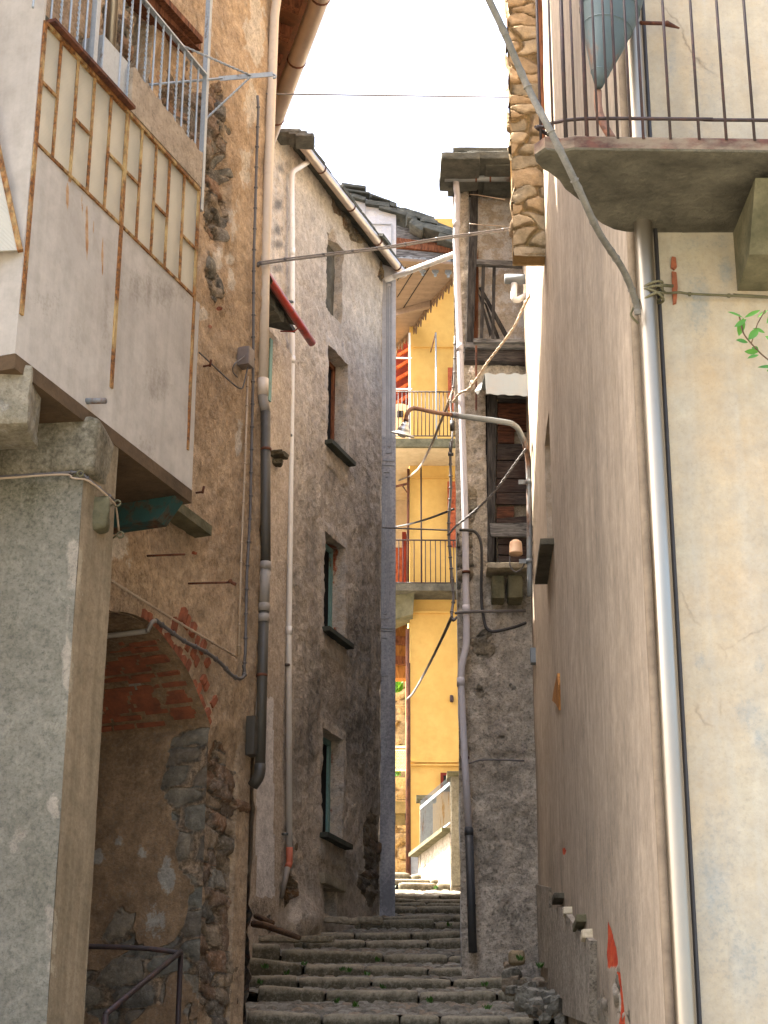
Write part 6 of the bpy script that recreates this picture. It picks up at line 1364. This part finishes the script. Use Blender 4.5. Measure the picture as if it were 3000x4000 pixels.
pts = [atY(S(1, 2, 1320, 115), 16.2), atY(S(1, 2, 1420, 130), 16.25), atY(S(1, 2, 1462, 230), 16.25), atY(S(1, 2, 1460, 500), 16.3), atY(S(1, 2, 1470, 650), 16.3), atY(S(1, 2, 1510, 770), 16.28), atY(S(1, 2, 1659, 750), 16.2), atY(S(2, 2, 90, 718), 16.1)]
cable('wall_cable', subdiv(pts, 6), .014, 'cableblack', 'black cable curving down the rubble wall left of the stone shelf')
cable('wall_cable', [atY(S(1, 2, 1290, 655), 16.2), atY(S(1, 2, 1400, 645), 16.25), atY(S(2, 2, 90, 640), 16.25)], .014, 'cable', 'level grey conduit below the stone shelf of the rubble house')
cable('wall_cable', subdiv([atY(S(1, 2, 1380, 1630), 16.2), atY(S(1, 2, 1480, 1605), 16.25), atY(S(2, 2, 80, 1612), 16.25)], 5), .008, 'cable', 'thin level cable low on the rubble house beside the downpipe')
cable('stay_wire', [atY(Z3(330, 515), 16.25), atY(Z3(410, 520), 16.2), atY(Z3(670, 565), 15.9)], .005, 'cabletan', 'upper of two thin wires across the loggia opening')
cable('stay_wire', [atY(Z3(330, 795), 16.25), atY(Z3(410, 805), 16.2), atY(Z3(690, 822), 15.9)], .005, 'cabletan', 'lower of two thin wires across the loggia opening')
# left wall cables
off = .03
def onw(W, L, o): return [W.hit(p, o) for p in L]
for dx, lab in ((-7, 'brown cable running down the arch house beside the thick drainpipe'),):
    pts = onw(W1, [S(1, 0, 10, 620), S(1, 0, 15, 700), S(1, 0, 5, 1000), S(1, 0, -6, 1400), S(0, 1, 1645, 0), S(0, 1, 1640, 800), S(0, 1, 1622, 1659), S(0, 2, 1600, 400), S(0, 2, 1590, 900), S(0, 2, 1580, 1050)], .03)
    cable('wall_cable', pts, .011, 'cable', lab, ties=26)
pts = onw(W1, [S(0, 1, 1605, 780), S(0, 1, 1590, 1300), S(0, 1, 1575, 1659), S(0, 2, 1560, 400), S(0, 2, 1548, 930)], .03)
cable('wall_cable', pts, .008, 'cabletan', 'thinner cable dropping from the grey junction box on the arch house', ties=14)
pts = onw(W1, [S(0, 2, 690, 425), S(0, 2, 1040, 645), S(0, 2, 1400, 860), S(0, 2, 1535, 940)], .03)
cable('wall_cable', pts, .008, 'cabletan', 'thin cable slanting above the brick arch', ties=12)
pts = onw(W1, [S(0, 2, 1010, 700), S(0, 2, 1080, 755), S(0, 2, 1200, 840), S(0, 2, 1330, 905), S(0, 2, 1430, 980), S(0, 2, 1500, 1055), S(0, 2, 1555, 1080), S(0, 2, 1585, 1050), S(0, 2, 1580, 990)], .04)
cable('wall_cable', subdiv(pts, 5), .013, 'cable', 'thick bundled cable sagging from the arch crown to the corner hook', ties=9)
mb = MB(); pth = [W1.hit(S(0, 2, 1015, 705), .03), W1.hit(S(0, 2, 985, 715), .04), W1.hit(S(0, 2, 955, 775), .0)]; inn_ = atY(S(0, 2, 680, 790), W1.hit(S(0, 2, 955, 775), 0)[1]+.25)
mb.tube(subdiv(pth, 5), .014, 10); mb.tube([W1.hit(S(0, 2, 948, 772), -.02), W1.hit(S(0, 2, 948, 772), -.02)+(-W1.n)*.9], .017, 10); tag(mb.build('conduit', M['taupepipe']), 'grey plastic conduit entering the arched passage under its crown', 'conduit')
pts = [atY((-40, 1868), 9.45), atY((0, 1862), 9.5), atY(S(0, 1, 400, 1405), 9.56), atY(S(0, 1, 520, 1400), 9.57), atY(S(0, 1, 600, 1470), 9.62), atY(S(0, 1, 740, 1580), 9.8)]
cable('wall_cable', pts, .008, 'cable', 'double cable across the top of the buttress pier', ties=8)
pts = [atY((-40, 1872), 9.45), atY(S(0, 1, 400, 1415), 9.55), atY(S(0, 1, 470, 1440), 9.54), atY(S(0, 1, 580, 1460), 9.6), atY(S(0, 1, 730, 1590), 9.78), atY(S(0, 1, 755, 1650), 9.9), atY(S(0, 2, 770, 120), 10.)]
cable('wall_cable', subdiv(pts, 4), .006, 'cabletan', 'pale cable looping over the pier corner to the ring below')
for k, (p, y, lab) in enumerate(((S(0, 1, 760, 1602), 9.83, 'upper of two ring insulators at the pier edge'), (S(0, 2, 780, 148), 10.0, 'lower of two ring insulators at the pier edge'), (S(0, 1, 520, 1410), 9.55, 'dark cable hook on the front of the pier'))):
    mb = MB(); c_ = atY(p, y); mb.tube([c_+V3(.017*math.cos(t), 0, .017*math.sin(t)) for t in np.linspace(0, 2*math.pi, 16)], .006, 7); mb.tube([c_+V3(-.017, 0, 0), c_+V3(-.06, .05, -.01)], .005, 6); tag(mb.build('ring_insulator', M['stone']), lab, 'insulator')
# iron rods in the wall
for k, (p, q_, lab) in enumerate(((S(0, 2, 938, 285), S(0, 2, 1197, 274), 'upper rusty iron rod sticking out of the arch house wall'), (S(0, 2, 1213, 464), S(0, 2, 1500, 456), 'lower rusty iron rod with a hooked tip sticking out of the arch house wall'))):
    a = W1.hit(p, -.02); b = atY(q_, a[1]-.12); mb = MB(); mb.tube([a, b], .0075, 8)
    if k: mb.tube([b, b+V3(.03, 0, -.015)], .012, 6); mb.tube([b-V3(.02, 0, 0), b-V3(.0, 0, -.02)], .01, 6)
    tag(mb.build('iron_rod', M['rustdark']), lab, 'iron rod')
c_ = W1.hit(S(0, 1, 1592, 660), .05)
jb = thing('junction_box', 'grey electric junction box on the arch house, left of the drainpipe', 'junction box', tuple(c_))
mb = MB(); mb.rock(c_, (.1, .1, .15), rot=[W1.t, -W1.n, zU], r=.2, n=5, amp=.005, smooth=False); mb.build('housing', M['boxgrey'], jb)
mb = MB(); mb.tube(subdiv([c_+V3(.02, 0, -.06), W1.hit(S(0, 1, 1580, 830), .06), W1.hit(S(0, 1, 1560, 858), .05), W1.hit(S(0, 1, 1500, 820), .03), W1.hit(S(0, 1, 1340, 670), .03), W1.hit(S(0, 1, 1290, 625), .02)], 5), .006, 7); mb.tube(subdiv([c_+V3(.0, -.05, -.01), W1.hit(S(0, 1, 1520, 700), .08), W1.hit(S(0, 1, 1510, 750), .05), W1.hit(S(0, 1, 1540, 785), .02)], 5), .005, 6); mb.build('lead', M['cable'], jb)
for p, lab in ((S(0, 1, 1318, 715), 'small iron wall hook beside the enclosed balcony panel'), (S(0, 1, 1270, 1535), 'small iron hook under the far corner of the enclosed balcony')):
    mb = MB(); c_ = W1.hit(p, .0); mb.tube([c_, c_+W1.n*.06+zU*.0], .007, 6); mb.tube([c_+W1.n*.05-zU*.01, c_+W1.n*.06+zU*.04], .009, 6); tag(mb.build('wall_hook', M['rustdark']), lab, 'hook')
mb = MB(); c_ = W1.hit(S(0, 2, 1638, 1400), .04); mb.rock(c_-zU*.06, (.09, .07, .28), rot=[W1.t, -W1.n, zU], r=.2, n=5, amp=.01); tag(mb.build('meter_box', M['darkpipe']), 'narrow dark meter box low on the arch house corner', 'meter box')
# things on the rubble house
bx = thing('siren_box', 'beige plastic canister hanging in front of the lowest window boards', 'canister', tuple(atY(Q(770, 1900), 15.9)))
mb = MB(); a, b = atY(Q(772, 1890), 15.9), atY(Q(772, 1752), 15.9); mb.add(*lathe(b+zU*.0, V3(0, 0, -1), [(.001, -.012), (.02, -.01), (.033, -.004), (.034, .01), (.052, .012), (.057, .03), (.059, .11), (.061, .112), (.061, .128), (.001, .13)], 24), smooth=True); mb.build('canister', M['boxbeige'], bx)
mb = MB(); mb.tube(subdiv([atY(Q(718, 1895), 15.9), atY(Q(720, 1990), 15.9), atY(Q(770, 2050), 15.9), atY(Q(830, 2020), 15.85), atY(Q(860, 1960), 15.8)], 5), .007, 7); mb.build('lead', M['cable'], bx)
for p, lab in ((Q(352, 122), 'upper porcelain insulator beside the hanging iron tie'), (Q(356, 258), 'lower porcelain insulator beside the hanging iron tie')):
    mb = MB(); c_ = atY(p, 16.3); mb.add(*lathe(c_+zU*.05, V3(0, 0, -1), [(.001, 0), (.014, .002), (.016, .02), (.026, .026), (.028, .04), (.018, .05), (.03, .06), (.026, .075), (.01, .08), (.01, .1)], 16), smooth=True); mb.tube([c_-zU*.03, c_+V3(0, .12, -.03)], .008, 6); tag(mb.build('insulator', M['insul']), lab, 'insulator')
mb = MB(); prof = [(16.42, 228), (16.15, 236), (15.95, 256)]
zt_ = atY(Q(700, 232), 16.2)[2]; zl_ = atY(Q(700, 345), 15.95)[2]; xa, xb = atY(Q(470, 280), 16.1)[0], atY(Q(960, 280), 16.1)[0]
nn = 14; V = []
for k in range(nn+1):
    x = xa+(xb-xa)*k/nn; j = .012*math.sin(k*1.7)
    V += [V3(x, 16.44, zt_+.02), V3(x, 16.2, zt_+j*.4), V3(x, 15.97, zt_-.025+j), V3(x+.01, 15.95, zl_-.012*k/nn*2+j*.6)]
mb.add(V, [[4*k+q_, 4*k+4+q_, 4*k+5+q_, 4*k+1+q_] for k in range(nn) for q_ in range(3)])
fl = [atY(Q(470, 285), 15.97), atY(Q(430, 226), 16.2), atY(Q(378, 320), 15.9), atY(Q(405, 352), 15.9)]; mb.add([V[0], V[1], V[2], atY(Q(428, 232), 16.3), atY(Q(378, 322), 15.95), atY(Q(408, 354), 15.95), atY(Q(440, 300), 16.0)], [[0, 1, 3], [1, 2, 6, 3], [3, 6, 5, 4]])
o = mb.build('sheet_awning', M['awning']); md = o.modifiers.new('t', 'SOLIDIFY'); md.thickness = .006; tag(o, 'crumpled pale metal sheet awning over the boarded window', 'awning')
# vines / stems on the right
pts = [(S(1, 0, 1460, -120), 5.9), (S(1, 0, 1510, 20), 5.95), (S(1, 0, 1600, 190), 6.), (S(2, 0, 20, 300), 6.05), (S(2, 0, 100, 560), 6.1), (S(2, 0, 190, 730), 6.1), (S(2, 0, 265, 880), 6.1), (S(2, 0, 345, 1080), 6.12), (S(2, 0, 430, 1220), 6.2), (S(2, 0, 510, 1370), 6.3), (S(2, 0, 560, 1500), 6.4), (S(2, 0, 640, 1650), 6.55), (S(2, 1, 720, 90), 6.7), (S(2, 1, 755, 200), 6.78), (S(2, 1, 800, 290), 6.84), (S(2, 1, 815, 380), 6.86)]
P = subdiv([atY(S(1, 0, 900, -1500), 5.3), atY(S(1, 0, 1250, -700), 5.6)]+[atY(*pts[i_]) for i_ in (0, 2, 4, 6, 8, 10, 12, 14, 15)], 12); rr = [.0135+(.0022 if i % 9 in (0,) else 0) for i in range(len(P))]
mb = MB(); mb.tube(P, rr, 14)
for i in range(4, len(P)-3, 11): mb.tube([P[i], P[i]+(P[i+1]-P[i])*.25], .0168, 12)
tag(mb.build('thick_stem', M['stem']), 'thick grey jointed stem hanging from the sky past the balcony to the steel pipe', 'stem')
for lab, L, mt, r_ in (('twiggy brown vine climbing the right house from the lamp pole past the balcony slab', [((2216, 40), 14.2), ((2212, 180), 14.2), (S(2, 0, 430, 220), 14.2), (S(2, 0, 400, 640), 14.3), (S(2, 0, 385, 860), 14.4), (S(2, 0, 345, 1240), 14.6), (S(2, 0, 325, 1450), 14.7), (S(2, 1, 300, 20), 14.8), (S(2, 1, 265, 300), 14.9), (S(2, 1, 215, 600), 15.), (S(2, 1, 185, 800), 15.2), (S(2, 1, 178, 1000), 15.3)], 'bark', .018),):
    P = subdiv([atY(*x) for x in L], 6); mb = MB(); mb.tube(P, [r_*(1+.25*math.sin(i*1.3)) for i in range(len(P))], 8)
    rnd = random.Random(4)
    for i in range(3, len(P)-2, 2): mb.tube([P[i], P[i]+V3(rnd.uniform(-.05, .01), rnd.uniform(-.03, 0), rnd.uniform(.02, .06))], [.006, .003], 4)
    tag(mb.build('vine', M[mt]), lab, 'vine')
P = [atY(*x) for x in ((S(2, 1, 178, 1060), 15.4), (S(2, 1, 160, 1150), 15.45), (S(2, 1, 158, 1240), 15.45), (S(2, 1, 170, 1320), 15.45))]; mb = MB(); mb.tube(subdiv([atY(S(2, 1, 182, 1000), 15.35)]+P, 5), [.014]+[.026]*19+[.022], 8) if False else mb.tube(subdiv(P, 5), .026, 9)
tag(mb.build('cut_branch', M['bark']), 'stubby cut branch end above the lamp pole', 'branch')
pts = [(S(2, 1, 150, 560), 15.6), (S(2, 1, 155, 1000), 15.6), (S(2, 1, 140, 1659), 15.7), (S(2, 2, 145, 500), 15.9), (S(2, 2, 155, 850), 15.9)]
cable('wall_cable', [atY(*x) for x in pts], .009, 'cable', 'thin cable running down the far edge of the right house', ties=20)
mb = MB(); c_ = atY(S(2, 2, 140, 935), 15.85); mb.rock(c_, (.06, .08, .14), r=.25, n=4, amp=.01); tag(mb.build('junction_box', M['galvpipe']), 'small grey junction box low on the far edge of the right house', 'junction box')
mb = MB(); pz = V3(p[0] if False else 0, 0, 0)
# cable tied round the steel pipe
cp = atY(S(2, 1, 905, 230), 6.925); 
def ringp(zoff, r_, tilt): return [V3(cp[0]+r_*math.cos(t), cp[1]+r_*math.sin(t), cp[2]+zoff+tilt*math.cos(t)) for t in np.linspace(0, 2*math.pi, 24)]
for zo, ti in ((.0, .012), (.018, .018), (-.02, -.022), (-.035, .02)): mb.tube(ringp(zo, .046, ti), .0055, 7)
mb.tube(subdiv([V3(cp[0]+.04, cp[1]-.02, cp[2]+.0)]+[atY(S(2, 1, x, y), 6.97) for x, y in ((1000, 240), (1080, 235), (1160, 245), (1400, 256), (1659, 268), (1760, 272))]+[V3(4.3, 6.96, 3.5)], 5), .0055, 7)
mb.tube([V3(cp[0]+.03, cp[1]-.03, cp[2]+.015), atY(S(2, 1, 1040, 195), 6.96)], .007, 7)
for x in (1150, 1405): q1, q2 = atY(S(2, 1, x-8, 247 if x < 1300 else 256), 6.97), atY(S(2, 1, x+10, 248 if x < 1300 else 257), 6.97); mb.tube([q1, q2], .009, 7)
mb.tube(subdiv([V3(cp[0]-.045, cp[1]-.01, cp[2]-.03), atY(S(2, 1, 780, 350), 6.88), atY(S(2, 1, 775, 390), 6.88), atY(S(2, 1, 820, 438), 6.9)], 5), .005, 7)
tag(mb.build('tied_cable', M['stone']), 'grey cable wound round the steel corner pipe and running right along the cream wall', 'cable')
# leaves poking in at the right
pl_ = thing('leafy_twig', 'green leafy twig poking in at the right edge in front of the cream wall', 'twig', tuple(atY((3060, 1480), 5.5)))
Yl = 5.6; mb = MB(); tw_ = subdiv([V3(4.3, 6.9, 2.2), V3(2.6, 6.2, 2.5), atY(S(2, 1, 2300, 900), Yl+.2)]+[atY(S(2, 1, *p), Yl) for p in ((1760, 800), (1690, 700), (1610, 630), (1545, 560), (1500, 500), (1480, 420), (1470, 380))], 4); mb.tube(tw_, .0028, 6); mb.tube([atY(S(2, 1, 1550, 570), Yl), atY(S(2, 1, 1590, 440), Yl), atY(S(2, 1, 1640, 350), Yl)], .002, 5); mb.build('twig', M['bark'], pl_)
lv = [((1500, 400), (1395, 362), 30), ((1505, 400), (1610, 350), 26), ((1500, 400), (1470, 520), 46), ((1520, 410), (1440, 460), 30), ((1600, 470), (1530, 545), 44), ((1560, 470), (1640, 500), 36), ((1530, 560), (1450, 545), 30), ((1600, 620), (1505, 620), 34), ((1600, 620), (1555, 590), 36), ((1600, 640), (1525, 665), 26), ((1720, 720), (1590, 722), 30), ((1660, 430), (1740, 470), 40), ((1640, 520), (1740, 560), 36), ((1700, 740), (1650, 745), 26), ((1660, 350), (1590, 400), 24), ((1700, 350), (1650, 440), 26)]
for k, (p, q_, w_) in enumerate(lv):
    a, b = atY(S(2, 1, *p), Yl), atY(S(2, 1, *q_), Yl-.03+.02*(k % 3)); d = b-a; L = np.linalg.norm(d); d /= L; nrm = V3(.3*math.sin(k*2.1), -1, .5*math.cos(k*1.3)); sd_ = np.cross(d, nrm); sd_ /= np.linalg.norm(sd_); up_ = np.cross(sd_, d); ww = w_/1.659/F*Yl*.62
    V = [a]; 
    prof = [(.15, .45), (.35, .9), (.55, 1), (.75, .75), (.9, .35)]
    for t, h in prof: V += [a+d*L*t+sd_*ww*h+up_*ww*.35*h, a+d*L*t-up_*0, a+d*L*t-sd_*ww*h+up_*ww*.35*h]
    V.append(b); n_ = len(V); Fc = [[0, 1, 2], [0, 2, 3]]
    for i_ in range(4): o_ = 1+3*i_; Fc += [[o_, o_+3, o_+4, o_+1], [o_+1, o_+4, o_+5, o_+2]]
    Fc += [[n_-4, n_-1, n_-3], [n_-3, n_-1, n_-2]]
    mb = MB(); mb.add(V, Fc, smooth=True); mb.build('leaf', M['leaf'], pl_)
# handrail at the lower left
hr = thing('iron_handrail', 'brown painted iron pipe handrail at the lower left, in front of the passage', 'handrail', tuple(atY(S(0, 3, 1168, 1800), 11.2)))
YH = 11.2
mb = MB(); mb.tube(subdiv([atY(S(0, 3, *p), YH) for p in ((380, 1145), (560, 1155), (800, 1162), (1000, 1175), (1172, 1200))], 5), .0155, 12); mb.build('top_rail', M['rail'], hr)
mb = MB(); a = atY(S(0, 3, 1172, 1195), YH); mb.tube([a, V3(a[0], a[1], a[2]-1.6)], .0155, 12); mb.build('post', M['rail'], hr)
mb = MB(); b = atY(S(0, 3, 685, 1595), YH-1.2); mb.tube([a+V3(0, -.02, .0), b], .0155, 12); mb.tube([b, V3(b[0], b[1], b[2]-1.)], .0155, 12); mb.build('sloping_rail', M['rail'], hr)
# stones and debris at the foot of the walls
rnd = random.Random(12)
for k, (x, y, sz_) in enumerate(((2018, 3742, .14),)):
    mb = MB(); c_ = atY((x, y), 15.6); mb.rock(c_, (sz_*.95, sz_*.9, sz_*.8), r=.6, n=8, amp=.05, seed=2, smooth=True); tag(mb.build('loose_stone', M['farstone']), 'round pale loose stone lying at the foot of the rubble house', 'stone')
mb = MB()
for k in range(46):
    u_ = rnd.uniform(1990, 2200); v_ = 3800+ (u_-1990)*.75+rnd.uniform(-40, 70); Yk = 15.6-(v_-3780)/60; c_ = atY((u_, v_), max(13.2, Yk)); sz_ = rnd.uniform(.03, .1)
    mb.rock(c_-zU*.02, (sz_*1.3, sz_, sz_*.9), rot=[V3(math.cos(k), math.sin(k), 0), V3(-math.sin(k), math.cos(k), .4), V3(0, -.4, 1)], r=.3, n=5, amp=.14, seed=k, m=(0, .2, .1, 0), cc=(rnd.random(), .5, rnd.random(), 1))
o = mb.build('rubble_debris', M['cobble']); o['kind'] = 'stuff'; o['label'] = 'broken stones heaped along the right edge of the steps'
mb = MB()
for k in range(150):
    if rnd.random() < .6: u_, v_ = rnd.uniform(980, 1290), 0; v_ = 3630+(1290-u_)*.1+rnd.uniform(-30, 10); Yk = 17.3
    else: u_ = rnd.uniform(1180, 1480); v_ = 3590+rnd.uniform(-12, 12); Yk = 18.8
    z_ = float(G(Yk)); c_ = atY((u_, v_), Yk); c_[2] = min(c_[2], z_+.1); sz_ = rnd.uniform(.03, .09); mb.rock(c_, (sz_*1.3, sz_, sz_*.7), r=.5, n=3, amp=.1, seed=k, m=(0, .3, 0, 0))
o = mb.build('gravel', M['kerb']); o['kind'] = 'stuff'; o['label'] = 'loose gravel along the foot of the left houses'
mb = MB(); mb.tube([atY(S(1, 3, -20, 1010), 16.2), atY(S(1, 3, 60, 1020), 16.1), atY(S(1, 3, 170, 1060), 15.9), atY(S(1, 3, 280, 1100), 15.7)], [.03, .03, .027, .02], 8)
mb.tube([atY(S(1, 3, 0, 960), 16.6), atY(S(1, 3, 110, 1005), 16.4)], [.026, .022], 8); tag(mb.build('timber_pole', M['bark']), 'old round timber lying at the foot of the narrow pale house', 'timber')
# weeds
mb = MB()
def tuft(c_, n_, h_):
    for _ in range(n_):
        an = rnd.uniform(0, 6.28); l_ = rnd.uniform(.4, 1)*h_; w_ = .22*l_; d = V3(math.cos(an)*.6, math.sin(an)*.6, 1)*l_; s2 = V3(-math.sin(an), math.cos(an), 0)*w_; st = c_+V3(rnd.uniform(-.02, .02), rnd.uniform(-.02, .02), 0)
        mb.add([st, st+d*.5+s2, st+d, st+d*.5-s2], [[0, 1, 2, 3]])
for (x, y) in ((200, 1335), (785, 1250), (560, 1310), (600, 1320), (520, 1520), (645, 1545), (890, 770), (1165, 780), (825, 1425), (1480, 1410), (720, 1340), (60, 1295), (1250, 1022), (1130, 1515), (20, 1395), (1500, 1560), (310, 1275), (1620, 1270)):
    Yk = stairY(S(1, 3, 0, y)[1])-.05; tuft(atY(S(1, 3, x, y+6), Yk), 16, .05)
for (x, y) in ((60, 1250), (180, 1300), (290, 1445), (110, 1480)): tuft(atY(S(2, 3, x, y), 14.2), 14, .06)
o = mb.build('weeds', M['moss']); o['kind'] = 'stuff'; o['label'] = 'small green weeds growing between the kerb stones'
mb = MB()
for _ in range(60): 
    c_ = atY((1803+rnd.uniform(-9, 9), 893+rnd.uniform(-14, 14)), 17.6+rnd.uniform(-.1, .1)); tuft(c_, 3, .05)
tag(mb.build('roof_plant', M['leaf']), 'tiny green plant growing on the roof edge behind the long downpipe', 'plant')
mb = MB()
for _ in range(160): 
    c_ = atY((1545+rnd.uniform(-12, 22), 2680+rnd.uniform(-30, 28)), 29.5+rnd.uniform(-.2, .2)); tuft(c_, 3, .1)
for _ in range(160):
    c_ = atY((1532+rnd.uniform(-6, 30), 2985+rnd.uniform(-30, 50)), 30.+rnd.uniform(-.2, .2)); tuft(c_, 3, .1)
tag(mb.build('shrub', M['leaf']), 'green shrub on the terraces seen through the gap left of the yellow house', 'shrub')
for o in list(SC.objects):
    if '_org' in o: del o['_org']
